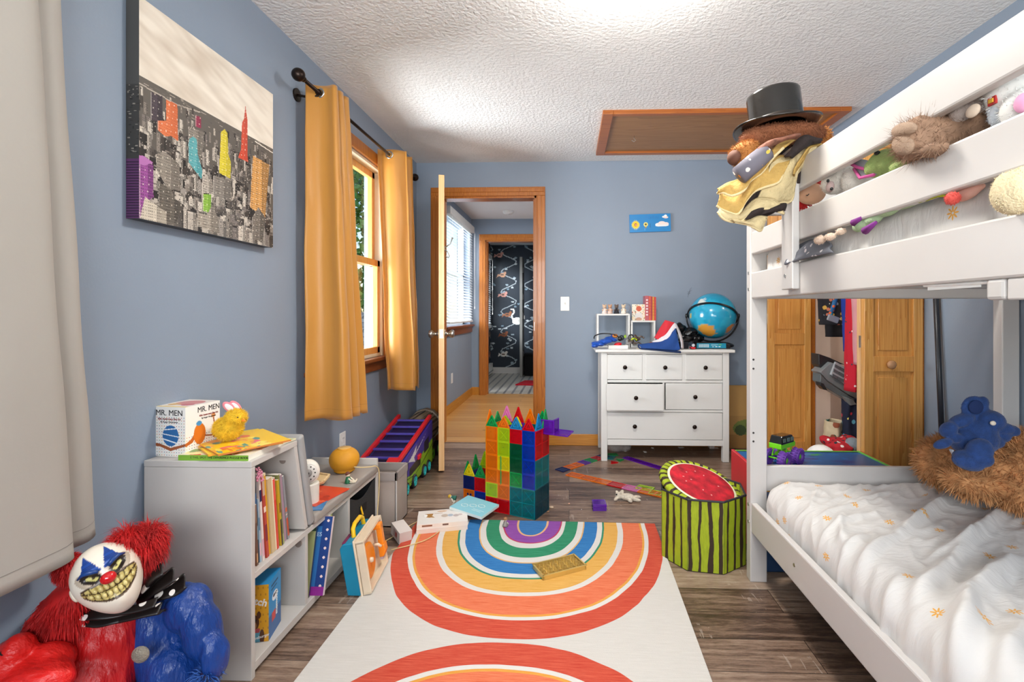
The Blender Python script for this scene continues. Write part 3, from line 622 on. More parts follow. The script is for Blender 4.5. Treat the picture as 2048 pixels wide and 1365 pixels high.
# sheet printed with small yellow stars
def star_sheet(name, base, star, cell, rad, thr):
    m = bpy.data.materials.new(name); m.use_nodes = True; N, L = nodes_of(m); b = N['Principled BSDF']
    at = N.new('ShaderNodeAttribute'); at.attribute_name = 'pat'
    vo = N.new('ShaderNodeTexVoronoi'); vo.inputs['Scale'].default_value = 1/cell; vo.inputs['Randomness'].default_value = 0.9; L.new(at.outputs['Vector'], vo.inputs['Vector'])
    df = N.new('ShaderNodeVectorMath'); df.operation = 'SUBTRACT'; L.new(at.outputs['Vector'], df.inputs[0]); L.new(vo.outputs['Position'], df.inputs[1])
    sp = N.new('ShaderNodeSeparateXYZ'); L.new(df.outputs[0], sp.inputs[0])
    r = math_node(N, L, 'SQRT', math_node(N, L, 'ADD', math_node(N, L, 'POWER', math_node(N, L, 'ABSOLUTE', sp.outputs[0]), 2.0), math_node(N, L, 'POWER', math_node(N, L, 'ABSOLUTE', sp.outputs[1]), 2.0)))
    th = math_node(N, L, 'ARCTAN2', sp.outputs[1], sp.outputs[0])
    c8 = math_node(N, L, 'ADD', math_node(N, L, 'MULTIPLY', math_node(N, L, 'COSINE', math_node(N, L, 'MULTIPLY', th, 8.0)), 0.33*rad), 0.66*rad)
    s = math_node(N, L, 'MULTIPLY', math_node(N, L, 'LESS_THAN', r, c8), math_node(N, L, 'GREATER_THAN', r, rad*0.18))
    sc = N.new('ShaderNodeSeparateColor'); L.new(vo.outputs['Color'], sc.inputs[0])
    s = math_node(N, L, 'MULTIPLY', s, math_node(N, L, 'GREATER_THAN', sc.outputs[0], thr))
    mx = N.new('ShaderNodeMix'); mx.data_type = 'RGBA'; L.new(s, mx.inputs[0]); mx.inputs[6].default_value = (*lin(base),1); mx.inputs[7].default_value = (*lin(star),1)
    L.new(mx.outputs[2], b.inputs['Base Color']); b.inputs['Roughness'].default_value = 0.85; b.inputs['Sheen Weight'].default_value = 0.15
    nb = N.new('ShaderNodeTexNoise'); nb.inputs['Scale'].default_value = 26; nb.inputs['Detail'].default_value = 8; nb.inputs['Distortion'].default_value = 1.2
    mp = N.new('ShaderNodeMapping'); mp.inputs['Scale'].default_value = (0.5,1.6,1); mp.inputs['Rotation'].default_value = (0,0,R(35)); L.new(at.outputs['Vector'], mp.inputs[0]); L.new(mp.outputs[0], nb.inputs[0])
    bp = N.new('ShaderNodeBump'); bp.inputs['Strength'].default_value = 0.30; bp.inputs['Distance'].default_value = 0.012
    L.new(nb.outputs[0], bp.inputs['Height']); L.new(bp.outputs[0], b.inputs['Normal'])
    return m
SHEET = star_sheet('white_sheet_with_yellow_stars', '#d0cdc9', '#dca040', 0.135, 0.0150, 0.48)

def seg_d(p, a, b):
    ab = b-a; t = max(0, min(1, (p-a).dot(ab)/ab.length_squared)); return (p-(a+ab*t)).length, t
def mattress(name, label, x0, x1, y0, y1, z0, z1, rad, ridges, nu=240, nv=330, ns=0.004):
    """a fitted sheet pulled over a mattress: rounded edges, creases and folds"""
    w = x1-x0; h = z1-z0; half = h-rad + rad*PI/2
    L_ = 2*half + (w-2*rad)
    def sec(s):     # cross-section: up the left side, over the top, down the right side
        s *= L_
        if s < h-rad: return x0, z0+s, -1, 0
        s -= h-rad
        if s < rad*PI/2: a = s/rad; return x0+rad-rad*math.cos(a), z1-rad+rad*math.sin(a), -math.cos(a), math.sin(a)
        s -= rad*PI/2
        if s < w-2*rad: return x0+rad+s, z1, 0, 1
        s -= w-2*rad
        if s < rad*PI/2: a = s/rad; return x1-rad+rad*math.sin(a), z1-rad+rad*math.cos(a), math.sin(a), math.cos(a)
        s -= rad*PI/2; return x1, z1-rad-s, 1, 0
    vs = []; pat = []; rg = random.Random(4)
    for j in range(nv):
        v = j/(nv-1); yl = y0 + (y1-y0)*v
        # the far end turns down over its own rounded edge
        tail = 0.0; ty = yl
        for i in range(nu):
            u = i/(nu-1); x, z, nx, nz = sec(u); y = yl
            d_end = y1 - yl
            if d_end < rad:   # squeeze towards the rounded end
                a = math.asin(min(1, 1-d_end/rad)); k = math.cos(a)
                cx_ = min(max(x, x0+rad), x1-rad); zc = min(z, z1-rad)
                x = cx_ + (x-cx_)*k if abs(x-cx_) > 1e-9 else x
                z = zc + (z-zc)*k if z > z1-rad else z
            p2 = Vector((x, y)); dz = 0
            for a_, b_, wd, ht in ridges:
                d, t = seg_d(p2, a_, b_)
                if d < wd*3: dz += 1.35*ht*math.exp(-(d/wd)**2)*math.sin(PI*min(1, max(0.04, t*0.92+0.04)))**0.5
            q = Vector((x*3.0, y*3.0, z*3)); dz += noise.noise(q)*ns*2
            q = Vector(((x+y)*7.0, (x-y)*16.0, z*9)); dz += (1-abs(noise.noise(q))*2)*ns*1.1
            q = Vector(((x*0.8-y)*40.0, (x+y)*9.0, z*14)); dz += noise.noise(q)*ns*0.45
            vs.append((x+nx*dz*0.7, y, z+nz*dz if nz > 0 else z)); pat.append((L_*u, yl, 0.0))
    fs = [(j*nu+i, j*nu+i+1, (j+1)*nu+i+1, (j+1)*nu+i) for j in range(nv-1) for i in range(nu-1)]
    # close the far end
    e = len(vs); vs.append(((x0+x1)/2, y1, z0)); pat.append((0,0,0)); fs += [(e, (nv-1)*nu+i+1, (nv-1)*nu+i) for i in range(nu-1)]
    me = bpy.data.meshes.new(name); me.from_pydata(vs, [], fs); me.materials.append(SHEET)
    at = me.attributes.new('pat', 'FLOAT_VECTOR', 'POINT'); at.data.foreach_set('vector', np.array(pat, np.float32).ravel())
    me.polygons.foreach_set('use_smooth', [True]*len(me.polygons)); me.update()
    o = bpy.data.objects.new(name, me); COL.objects.link(o); return tag(o, label, 'mattress')
def pz(px, py, z=0.44): q = P(px, py, Z=z); return Vector((q.x, q.y))
rid = []
for a, b, wd, ht in (((1725,1100),(1800,1065),0.016,0.018),((1800,1065),(1905,985),0.016,0.024),((1835,1178),(1900,1120),0.018,0.022),((1900,1120),(2010,1015),0.018,0.028),
                     ((1930,1290),(1940,1180),0.022,0.034),((1940,1180),(2035,1115),0.020,0.030),((1690,1075),(1680,1030),0.012,0.012),((1640,1020),(1760,990),0.010,0.008),
                     ((1640,1045),(1760,1020),0.010,0.009),((1690,1000),(1780,975),0.010,0.007),((1750,1180),(1800,1140),0.014,0.012),((1800,1300),(1830,1180),0.016,0.010),
                     ((2000,1330),(2048,1240),0.02,0.02),((1700,1150),(1722,1100),0.012,0.010),((1760,1240),(1790,1180),0.014,0.010),((1850,1110),(1960,1075),0.012,0.012),
                     ((1900,980),(2040,1000),0.012,0.010),((1880,1365),(1880,1230),0.02,0.012),((1655,1085),(1740,1060),0.010,0.009),((1660,1000),(1720,960),0.008,0.007),((1620,1005),(1640,965),0.008,0.006)):
    rid.append((pz(*a), pz(*b), wd, ht))
mattress('mattress', 'lower bunk mattress under a wrinkled white sheet printed with small yellow stars', 0.758, 1.735, 0.0, 1.985, 0.235, 0.425, 0.085, rid, ns=0.0065)
mattress('mattress', 'upper bunk mattress in white starry sheet behind the guard rails', 0.762, 1.735, 0.0, 1.955, 1.185, 1.335, 0.05, [], 90, 120, 0.005)
# wires and adapter clipped under the upper bunk rail
ad_ = thing('plug_adapter', 'small clear plastic adapter taped under the upper bunk side rail', 'adapter', (0.75, 1.0, 1.08))
a0 = P(1980, 570, X=0.735); a1 = P(2018, 600, X=0.735)
M().box(0.727, 0.752, a1.y, a0.y, a1.z, 1.132).obj('housing', mat('clear_grey_plastic', '#c9c6c2', rough=0.25, var=0.02), ad_, bev=0.006)
M().tube([(0.735, a0.y, 1.127), (0.735, a0.y+0.10, 1.128), (0.735, a0.y+0.16, 1.130)], 0.003).box(0.7345,0.7365,a0.y+0.02,a0.y+0.15,1.120,1.131).obj('tape', PLAST, ad_)
M().box(0.728, 0.75, a1.y-0.09, a1.y-0.004, 1.095, 1.131).obj('clip', WHITE, ad_, bev=0.003)
# blue storage box pushed under the bed
ub = thing('storage_box', 'dark blue storage box under the lower bunk behind its post', 'storage box', (1.0, 1.9, 0))
M().box(0.80, 1.60, 2.075, 2.13, 0.0, 0.30).obj('side', mat('navy_plastic', '#1d3f66', rough=0.5), ub, bev=0.01)
M().box(0.79, 1.61, 2.07, 2.135, 0.30, 0.315).obj('lid', mat('navy_plastic', '#1d3f66', rough=0.5), ub, bev=0.004)

# ================================================================ DRESSER
dr = thing('dresser', 'white six-drawer dresser with black knobs standing against the blue back wall', 'dresser', (0.68, 3.8, 0))
DY, DB, DXL, DXR = 3.60, 4.005, 0.232, 1.150
zz = lambda py: P(1300, py, Y=DY).z
xx = lambda px: P(px, 800, Y=DY).x
fr = M()
fr.box(DXL, DXL+0.045, DY, DY+0.045, 0, 0.79).box(DXR-0.045, DXR, DY, DY+0.045, 0, 0.79).box(DXL, DXL+0.04, DB-0.045, DB, 0, 0.79).box(DXR-0.04, DXR, DB-0.045, DB, 0, 0.79)
fr.box(DXL+0.045, DXR-0.045, DY+0.004, DY+0.03, 0.115, 0.158).box(DXL+0.045, DXR-0.045, DY+0.004, DY+0.03, 0.357, 0.374).box(DXL+0.045, DXR-0.045, DY+0.004, DY+0.03, 0.570, 0.589).box(DXL+0.045, DXR-0.045, DY+0.004, DY+0.03, 0.776, 0.79)
fr.obj('frame', WHITE_D, dr, bev=0.003)
M().box(DXL+0.006, DXL+0.03, DY+0.04, DB-0.04, 0.10, 0.79).box(DXR-0.03, DXR-0.006, DY+0.04, DB-0.04, 0.10, 0.79).box(DXL+0.03, DXR-0.03, DB-0.02, DB-0.012, 0.12, 0.79).obj('side_panel', WHITE_D, dr)
M().box(DXL+0.03, DXR-0.03, DY+0.03, DB-0.02, 0.12, 0.13).obj('bottom', WHITE_D, dr)
M().box(0.190, 1.185, DY-0.025, DB+0.005, 0.790, 0.812).obj('top', WHITE_D, dr, bev=0.005, bseg=3)
for xa in (xx(1288.5), xx(1368.5)): M().box(xa-0.014, xa+0.014, DY+0.004, DY+0.03, 0.589, 0.776).obj('divider', WHITE_D, dr)
def drawer(x0, x1, z0, z1, knobs, out=0.0):
    d = M().box(x0, x1, DY+0.002-out, DY+0.020-out, z0, z1).box(x0+0.015, x1-0.015, DY+0.02-out, DY+0.33, z0+0.01, z1-0.025).obj('drawer', WHITE_D, dr, bev=0.002)
    for kx in knobs:
        kz = (z0+z1)/2
        km = M().t(Matrix.Translation((kx, DY+0.002-out, kz)) @ Matrix.Rotation(PI/2, 4, 'X')).lathe([(0.006,0),(0.006,0.012),(0.013,0.017),(0.0155,0.024),(0.013,0.029),(0.0,0.031)], 18)
        k = km.obj('knob', IRON, None, smooth=True); k.parent = d
for a, b, kx in ((1212.8,1284.5,1249.5),(1291.8,1364.5,1329.5),(1371.5,1445,1409.7)): drawer(xx(a), xx(b), 0.593, 0.773, [xx(kx)])
drawer(xx(1212.8)-0.004, xx(1325.5)-0.004, 0.378, 0.567, [xx(1269.3)], out=0.055)
xm = xx(1328); M().box(xm-0.008, xm+0.004, DY+0.004, DY+0.03, 0.374, 0.57).obj('divider', WHITE_D, dr)
drawer(xx(1331.5), xx(1445), 0.378, 0.567, [xx(1389.3)])
drawer(xx(1212.8), xx(1445), 0.161, 0.354, [xx(1269), xx(1388)])

# ================================================================ SHELF UNIT WITH BENCH
SX0, SX1 = -1.248, -0.925
sh = thing('bookshelf', 'low white kids bookshelf with a tall end and a bench end against the left wall', 'bookshelf', (-1.09, 1.9, 0))
SH = wood('x', '#fff', '#fff', '#fff') if False else mat('white_laminate', '#c6c1bb', rough=0.42, var=0.015)
M().box(SX0, SX1, 1.410, 1.428, 0, 0.6215).obj('side_panel', SH, sh, bev=0.0015)
M().box(SX0, SX1+0.0005, 1.4095, 1.653, 0.6222, 0.640).obj('top', SH, sh, bev=0.0015)
s2 = M(); s2.add([(SX0,1.634,0.622),(SX1,1.634,0.622),(SX1,1.704,0.315),(SX0,1.704,0.315),(SX0,1.652,0.622),(SX1,1.652,0.622),(SX1,1.722,0.315),(SX0,1.722,0.315)],[(0,1,2,3),(7,6,5,4),(1,5,6,2),(4,0,3,7),(0,4,5,1),(3,2,6,7)])
s2.obj('side_panel', SH, sh, bev=0.001, label='slanted white panel beside the bench cushion')
M().box(SX0, SX1, 1.428, 2.350, 0.290, 0.308).obj('shelf_board', SH, sh, bev=0.001)
M().box(SX0, SX1, 1.428, 2.350, 0.020, 0.045).box(SX0+0.03,SX1-0.02,1.428,2.35,0,0.02).obj('bottom_board', SH, sh, bev=0.001)
for y in (1.708, 2.045): M().box(SX0, SX1-0.002, y, y+0.018, 0.045, 0.290).obj('divider', SH, sh, bev=0.001)
M().box(SX0, SX1, 2.350, 2.368, 0, 0.372).obj('side_panel', SH, sh, bev=0.0015)
M().box(SX0, SX0+0.006, 1.428, 2.35, 0.0, 0.308).box(SX0, SX0+0.006, 1.428, 1.64, 0.308, 0.622).obj('back_panel', SH, sh)
for (px, py, yy) in ((567, 921, 1.651), (598, 1088, 1.7065)):
    q = P(px, py, Y=yy); M().cyl((q.x, yy, q.z), (q.x, yy-0.006, q.z), 0.011, n=18).obj('cam_cover', mat('brown_cam_cover','#8d8078',rough=0.4), sh)
VINYL = mat('taupe_vinyl', '#98918a', rough=0.45, var=0.02)
VINYLG = mat('grey_vinyl', '#9b9a98', rough=0.45, var=0.02)
tag(M().box(SX0+0.01, SX1+0.012, 1.755, 2.346, 0.310, 0.346).obj('bench_cushion', VINYL, bev=0.010, bseg=4, smooth=True), 'flat taupe vinyl seat cushion lying on the bench end of the shelf', 'cushion')
bp_ = M(); a = Vector((0,1.652,0.648)); b = Vector((0,1.726,0.316)); n_ = Vector((0, 0.976, 0.217))
vs = []
for x in (SX0+0.01, SX1+0.010):
    for p in (a, b, b+n_*0.030, a+n_*0.030+Vector((0,0,0.004))): vs.append((x, p.y, p.z))
bp_.add(vs, [(0,1,2,3),(7,6,5,4),(0,4,5,1),(1,5,6,2),(2,6,7,3),(3,7,4,0)])
tag(bp_.obj('backrest_cushion', VINYLG, bev=0.010, bseg=4, smooth=True), 'grey vinyl backrest pad leaning on the slanted side of the shelf', 'cushion')
# black fabric bin in the shelf
bn = thing('storage_bin', 'black fabric bin with a yellow stick poking from its handle hole in the shelf', 'storage bin', (-1.08, 2.2, 0.045))
BF = mat('black_fabric', '#232324', rough=0.85, bump=0.2, bscale=300)
y0_, y1_ = 2.070, 2.345
bb = M()
prof = [(y0_, 0.045), (y1_, 0.045), (y1_, 0.285)] + [(y1_-(y1_-y0_)*t, 0.285-0.045*math.sin(PI*t)) for t in [i/12 for i in range(1,12)]] + [(y0_, 0.285)]
fv = [(SX1-0.006, y, z) for y, z in prof]; bv = [(SX1-0.012, y, z) for y, z in prof]; n = len(prof)
bb.add(fv+bv, [tuple(range(n)), tuple(range(2*n-1, n-1, -1))]+[(i, n+i, n+(i+1)%n, (i+1)%n) for i in range(n)])
bb.obj('front', BF, bn)
M().box(SX0+0.02, SX1-0.012, y0_, y0_+0.006, 0.045, 0.28).box(SX0+0.02, SX1-0.012, y1_-0.006, y1_, 0.045, 0.28).box(SX0+0.015, SX0+0.02, y0_, y1_, 0.045, 0.28).box(SX0+0.02, SX1-0.012, y0_, y1_, 0.045, 0.05).obj('wall_panel', BF, bn)
M().box(SX1-0.0058, SX1-0.004, 2.17, 2.24, 0.175, 0.21).obj('handle_hole', mat('black_gap','#050505',rough=0.9), bn)
q0 = P(722, 1029, X=SX1+0.005); q1 = P(731, 1015, X=SX1-0.01)
tag(M().tube([(q0.x+0.012,q0.y-0.008,q0.z),(q0.x-0.03,q0.y+0.05,q0.z+0.04)],0.004,8).obj('toy_stick', mat('yellow_plastic','#e8b010',rough=0.4)), 'yellow toy stick poking out of the black bin handle hole', 'toy')
# grey fabric bin on the floor behind the shelf
gb = thing('storage_bin', 'taupe fabric bin standing on the floor beyond the shelf bench', 'storage bin', (-1.03, 2.6, 0))
gx0, gx1, gy0, gy1 = -1.20, -0.865, 2.45, 2.62
GF = mat('taupe_fabric', '#a79a90', rough=0.8, bump=0.1, bscale=300)
M().box(gx0, gx1, gy0, gy0+0.006, 0.0, 0.27).box(gx0, gx1, gy1-0.006, gy1, 0.0, 0.27).box(gx0, gx0+0.006, gy0, gy1, 0, 0.27).box(gx1-0.006, gx1, gy0, gy1, 0, 0.27).box(gx0,gx1,gy0,gy1,0,0.006).obj('body', GF, gb)
M().box(gx0-0.004, gx1+0.004, gy0-0.004, gy0+0.008, 0.232, 0.274).box(gx0-0.004, gx1+0.004, gy1-0.008, gy1+0.004, 0.232, 0.274).box(gx1-0.008, gx1+0.004, gy0-0.004, gy1+0.004, 0.232, 0.274).obj('rim_band', mat('grey_fabric_band','#9c928c',rough=0.75), gb, bev=0.002)
M().box(gx1-0.002, gx1+0.003, gy0-0.004, gy0+0.003, 0, 0.235).box(gx0-0.003, gx0+0.002, gy0-0.004, gy0+0.003, 0, 0.235).obj('edge_piping', WHITE, gb)

# ================================================================ RUG
rugm = bpy.data.materials.new('printed_rainbow_rug'); rugm.use_nodes = True; N, L = nodes_of(rugm); b = N['Principled BSDF']
tc = N.new('ShaderNodeTexCoord'); sp = N.new('ShaderNodeSeparateXYZ'); L.new(tc.outputs['Object'], sp.inputs[0])
wob = N.new('ShaderNodeTexNoise'); wob.inputs['Scale'].default_value = 5; L.new(tc.outputs['Object'], wob.inputs[0])
wv = math_node(N, L, 'MULTIPLY', math_node(N, L, 'SUBTRACT', wob.outputs[0], 0.5), 0.012)
ax = math_node(N, L, 'ADD', math_node(N, L, 'ABSOLUTE', math_node(N, L, 'ADD', sp.outputs[0], 0.012)), wv)
ay = math_node(N, L, 'ADD', math_node(N, L, 'SUBTRACT', 0.935, math_node(N, L, 'ABSOLUTE', sp.outputs[1])), wv)
NN = 2.3
Xn = math_node(N, L, 'POWER', math_node(N, L, 'MAXIMUM', ax, 0.0), NN); Yn = math_node(N, L, 'POWER', math_node(N, L, 'MAXIMUM', ay, 0.0), NN)
# the yarn colour wanders a little in short horizontal runs
mp = N.new('ShaderNodeMapping'); mp.inputs['Scale'].default_value = (5, 120, 1); L.new(tc.outputs['Object'], mp.inputs[0])
yn = N.new('ShaderNodeTexNoise'); yn.inputs['Scale'].default_value = 2.2; yn.inputs['Detail'].default_value = 5; yn.inputs['Roughness'].default_value = 0.7; L.new(mp.outputs[0], yn.inputs[0])
yr = math_node(N, L, 'MULTIPLY', math_node(N, L, 'SUBTRACT', yn.outputs[0], 0.35), 2.2, clamp=True)
WHT = ('#d4d1cb', '#dedbd6')
rings = [(0.628,0.925,'#b8382a','#e07458'),(0.566,0.826,*WHT),(0.546,0.808,'#d8953c','#e8b060'),(0.536,0.796,'#d4603e','#f09a72'),(0.450,0.680,*WHT),(0.424,0.656,'#d39c40','#ecc078'),
         (0.360,0.562,'#2f8263','#48977a'),(0.351,0.551,*WHT),(0.326,0.521,'#2468a8','#4f93cc'),(0.262,0.436,'#d9a45c','#e8bf86'),(0.256,0.428,*WHT),(0.228,0.385,'#247a58','#4fa67e'),
         (0.166,0.299,*WHT),(0.148,0.253,'#b03858','#c85070'),(0.141,0.244,'#7d3f94','#a768b8'),(0.080,0.180,'#d9a070','#ecc8a0'),(0.070,0.168,'#2a66a4','#5a94cc')]
def two(c0, c1):
    m2 = N.new('ShaderNodeMix'); m2.data_type = 'RGBA'; L.new(yr, m2.inputs[0]); m2.inputs[6].default_value = (*lin(c0),1); m2.inputs[7].default_value = (*lin(c1),1); return m2.outputs[2]
cur = two('#c9c5be', '#d8d4ce')
for a_, b_, c0, c1 in rings:
    f = math_node(N, L, 'LESS_THAN', math_node(N, L, 'ADD', math_node(N, L, 'MULTIPLY', Xn, a_**-NN), math_node(N, L, 'MULTIPLY', Yn, b_**-NN)), 1.0)
    m2 = N.new('ShaderNodeMix'); m2.data_type = 'RGBA'; L.new(f, m2.inputs[0]); L.new(cur, m2.inputs[6]); L.new(two(c0, c1), m2.inputs[7]); cur = m2.outputs[2]
L.new(cur, b.inputs['Base Color']); b.inputs['Roughness'].default_value = 0.95; b.inputs['Specular IOR Level'].default_value = 0.2
wn = N.new('ShaderNodeTexNoise'); wn.inputs['Scale'].default_value = 420; L.new(tc.outputs['Object'], wn.inputs[0])
bp = N.new('ShaderNodeBump'); bp.inputs['Strength'].default_value = 0.35; bp.inputs['Distance'].default_value = 0.004; L.new(wn.outputs[0], bp.inputs['Height']); L.new(bp.outputs[0], b.inputs['Normal'])
rug = M().box(-0.606, 0.606, -0.935, 0.935, 0, 0.006).obj('rug', rugm, bev=0.002)
place(rug, (-0.188, 1.605, 0.0), (0,0,R(-1.0))); tag(rug, 'cream rug printed with two facing rainbows of red, orange, yellow, blue, green and purple', 'rug')

# ================================================================ CURTAINS
GOLD = mat('golden_satin_curtain', '#c98d38', rough=0.42, var=0.03, vscale=3, sheen=0.4, bump=0.05, bscale=90, stretch=(1,1,0.1))
# curtain cloth lets a little daylight through
def translucent(m, col, w):
    N, L = nodes_of(m); b = N['Principled BSDF']; o = N['Material Output']; t = N.new('ShaderNodeBsdfTranslucent'); t.inputs[0].default_value = (*lin(col),1)
    x = N.new('ShaderNodeMixShader'); x.inputs[0].default_value = w; L.new(b.outputs[0], x.inputs[1]); L.new(t.outputs[0], x.inputs[2]); L.new(x.outputs[0], o.inputs[0])
translucent(GOLD, '#e0a040', 0.22)
ROD_Z = 2.088
rod = thing('curtain_rod', 'dark bronze curtain rod with a ball finial above the window', 'curtain rod', (-1.15, 2.8, ROD_Z))
M().cyl((-1.15,2.10,ROD_Z),(-1.15,3.62,ROD_Z),0.0085,n=14).obj('rod', IRON, rod, smooth=True)
for y, s_ in ((2.10,-1),(3.62,1)):
    M().t(Matrix.Translation((-1.15,y,ROD_Z)) @ Matrix.Rotation(-s_*PI/2, 4, 'X')).lathe([(0.012,-0.01),(0.014,0.004),(0.010,0.010),(0.018,0.014),(0.026,0.026),(0.028,0.036),(0.025,0.048),(0.014,0.058),(0.0,0.061)],24).obj('finial', IRON, rod, smooth=True)
for y in (2.235, 3.50):
    br_ = M().tube([(-1.25,y,ROD_Z-0.01),(-1.20,y,ROD_Z-0.02),(-1.165,y,ROD_Z-0.018),(-1.15,y,ROD_Z-0.012)],0.006).cyl((-1.255,y,ROD_Z-0.01),(-1.248,y,ROD_Z-0.01),0.03,n=20)
    br_.t(Matrix.Translation((-1.15,y-0.006,ROD_Z)) @ Matrix.Rotation(-PI/2,4,'X')).lathe([(0.0095,0),(0.014,0),(0.014,0.012),(0.0095,0.012)],20,ring=True)
    br_.obj('bracket', IRON, rod, smooth=False)
def curtain(name, label, cat, y0, y1, z0, z1, n, a0, a1, xc, mt, y0b, y1b, ph=-PI/2, xc1=None, seed=1, hem=0.03, group=None):
    c = thing(name, label, cat, (xc, (y0+y1)/2, z0), group=group)
    def f(u, v):     # v 0 at the top
        y = (y0+(y1-y0)*u)*(1-v)+(y0b+(y1b-y0b)*u)*v
        a = a0+(a1-a0)*v; xm = xc+((xc1 or xc)-xc)*v
        s = math.sin(2*PI*n*u+ph); s = math.copysign(abs(s)**0.8, s)
        x = xm + a*s + 0.010*noise.noise(Vector((u*5+seed, v*3, seed)))*(0.3+v) + 0.004*noise.noise(Vector((u*20, v*7, seed)))
        y += 0.012*noise.noise(Vector((u*4+9, v*2.5, seed)))*v*1.5 + (0.010+0.006*v)*math.sin(2*PI*(n*3.1)*u+seed+0.5*v)
        return (x, y, z1+(z0-z1)*v + 0.006*math.sin(u*17)*v)
    nu = 150
    M().grid(f, nu, 70).obj('fabric', mt, c, smooth=True, solid=0.0016)
    def hemf(u, v): p = f(u, 1-0.035+0.0005*0); q = f(u, 0.965+0.001*v); return q
    M().tube([Vector(f(i/150, 0.972))+Vector((0.0012,-0.0012,0)) for i in range(151)], 0.0005, 4).obj('hem_stitch', mat('hem_thread_'+name+str(seed), '#9a6a28' if mt is GOLD else '#a7a19a'), c)
    return c, f
c1, f1 = curtain('curtain', 'golden yellow grommet curtain hanging at the near side of the window', 'curtain', 2.215, 2.365, 0.578, 2.120, 2.60, 0.066, 0.096, -1.136, GOLD, 2.23, 2.445, seed=3, xc1=-1.112, group=None)
c2, f2 = curtain('curtain', 'golden yellow curtain beside the door glowing with daylight', 'curtain', 3.11, 3.30, 0.575, 2.122, 1.60, 0.082, 0.080, -1.135, GOLD, 3.14, 3.30, seed=6, xc1=-1.088)
for cc, ff, us in ((c1, f1, (0.1, 0.3, 0.49, 0.69, 0.88)), (c2, f2, (0.16, 0.48, 0.8))):
    g = M()
    for u in us:
        p = Vector(ff(u, 0.022)); g.t(Matrix.Translation((-1.15, p.y, ROD_Z)) @ Matrix.Rotation(PI/2, 4, 'X')).lathe([(0.016,-0.004),(0.025,-0.003),(0.025,0.003),(0.016,0.004),(0.0145,0)],24,ring=True)
    g.obj('grommet', STEEL, cc, smooth=True)
GREY = mat('off_white_grey_curtain', '#aaa59d', rough=0.6, var=0.02, vscale=2, bump=0.05, bscale=60)
gc = thing('curtain', 'large off-white blackout curtain hanging closest to the camera on the left', 'curtain', (-1.13, 0.9, 0.54))
pt_ = [(-1.14,0.30),(-1.06,0.42),(-1.10,0.52),(-1.15,0.60),(-1.08,0.72),(-1.06,0.85),(-1.07,0.98),(-1.085,1.045),(-1.11,1.055),(-1.13,1.03),(-1.14,1.06),(-1.125,1.12),(-1.14,1.152),(-1.17,1.145),(-1.19,1.10)]
ptt = [(x-0.012, y-0.10*(0.3+0.7*min(1,y/1.1))) for x, y in pt_]
def cr1(pts, t):
    n = len(pts)-1; k = min(int(t*n), n-1); f = t*n-k; g = lambda i: Vector(pts[max(0,min(n,i))])
    a, b, c, d = g(k-1), g(k), g(k+1), g(k+2); return 0.5*((2*b)+(c-a)*f+(2*a-5*b+4*c-d)*f*f+(3*b-a-3*c+d)*f**3)
def gf(u, v):
    p = cr1(ptt, u)*(1-v)+cr1(pt_, u)*v
    return (p.x+0.006*noise.noise(Vector((u*7,v*4,1))), p.y+0.01*noise.noise(Vector((u*3,v*5,4)))*v, 2.20+(0.540-2.20)*v+0.004*math.sin(u*23)*v)
M().grid(gf, 140, 80).obj('fabric', GREY, gc, smooth=True, solid=0.002)
M().tube([Vector(gf(i/200, 0.978))+Vector((0.0016,-0.001,0)) for i in range(201)], 0.0007, 4).obj('hem_stitch', mat('grey_thread', '#8f8a84'), gc)
rod2 = thing('curtain_rod', 'dark curtain rod carrying the off-white blackout curtain', 'curtain rod', (-1.14, 0.4, 2.17))
M().cyl((-1.14,-0.4,2.17),(-1.14,1.2,2.17),0.009,n=12).obj('rod', IRON, rod2, smooth=True); M().cyl((-1.25,1.15,2.17),(-1.14,1.15,2.17),0.006,n=10).obj('bracket', IRON, rod2)
# ================================================================ SMALL WALL THINGS
def outlet(name, label, loc, rz=0):
    o = thing(name, label, 'outlet', loc, rz)
    T = Matrix.Translation(loc) @ Matrix.Rotation(rz, 4, 'Z')
    M().t(T).box(-0.035,0.035,-0.006,0,-0.058,0.058).obj('cover_plate', PLAST, o, bev=0.003)
    for z in (-0.022, 0.022): M().t(T).box(-0.017,0.017,-0.0085,-0.006,z-0.014,z+0.014).obj('socket', PLAST, o, bev=0.003)
    dk = mat('dark_slot','#3a3a3a')
    for z in (-0.022, 0.022):
        for x in (-0.006, 0.006): M().t(T).box(x-0.001,x+0.001,-0.009,-0.0085,z-0.001,z+0.008).obj('slot', dk, o)
    return o
q = P(684, 886, X=XL); outlet('wall_outlet', 'white double outlet on the left wall above the yellow speaker', (XL, q.y, q.z), R(90))
sw = thing('light_switch', 'white toggle switch plate on the back wall beside the doorway', 'light switch', (P(1130,608,Y=YB).x, YB, P(1130,608,Y=YB).z))
T = Matrix.Translation(sw.location)
M().t(T).box(-0.036,0.036,-0.006,0,-0.058,0.058).obj('cover_plate', PLAST, sw, bev=0.003)
M().t(T).box(-0.006,0.006,-0.008,-0.006,-0.012,0.012).bc((0,-0.012,0.004),(0.008,0.014,0.008),(R(25),0,0)).obj('toggle', PLAST, sw, bev=0.001)
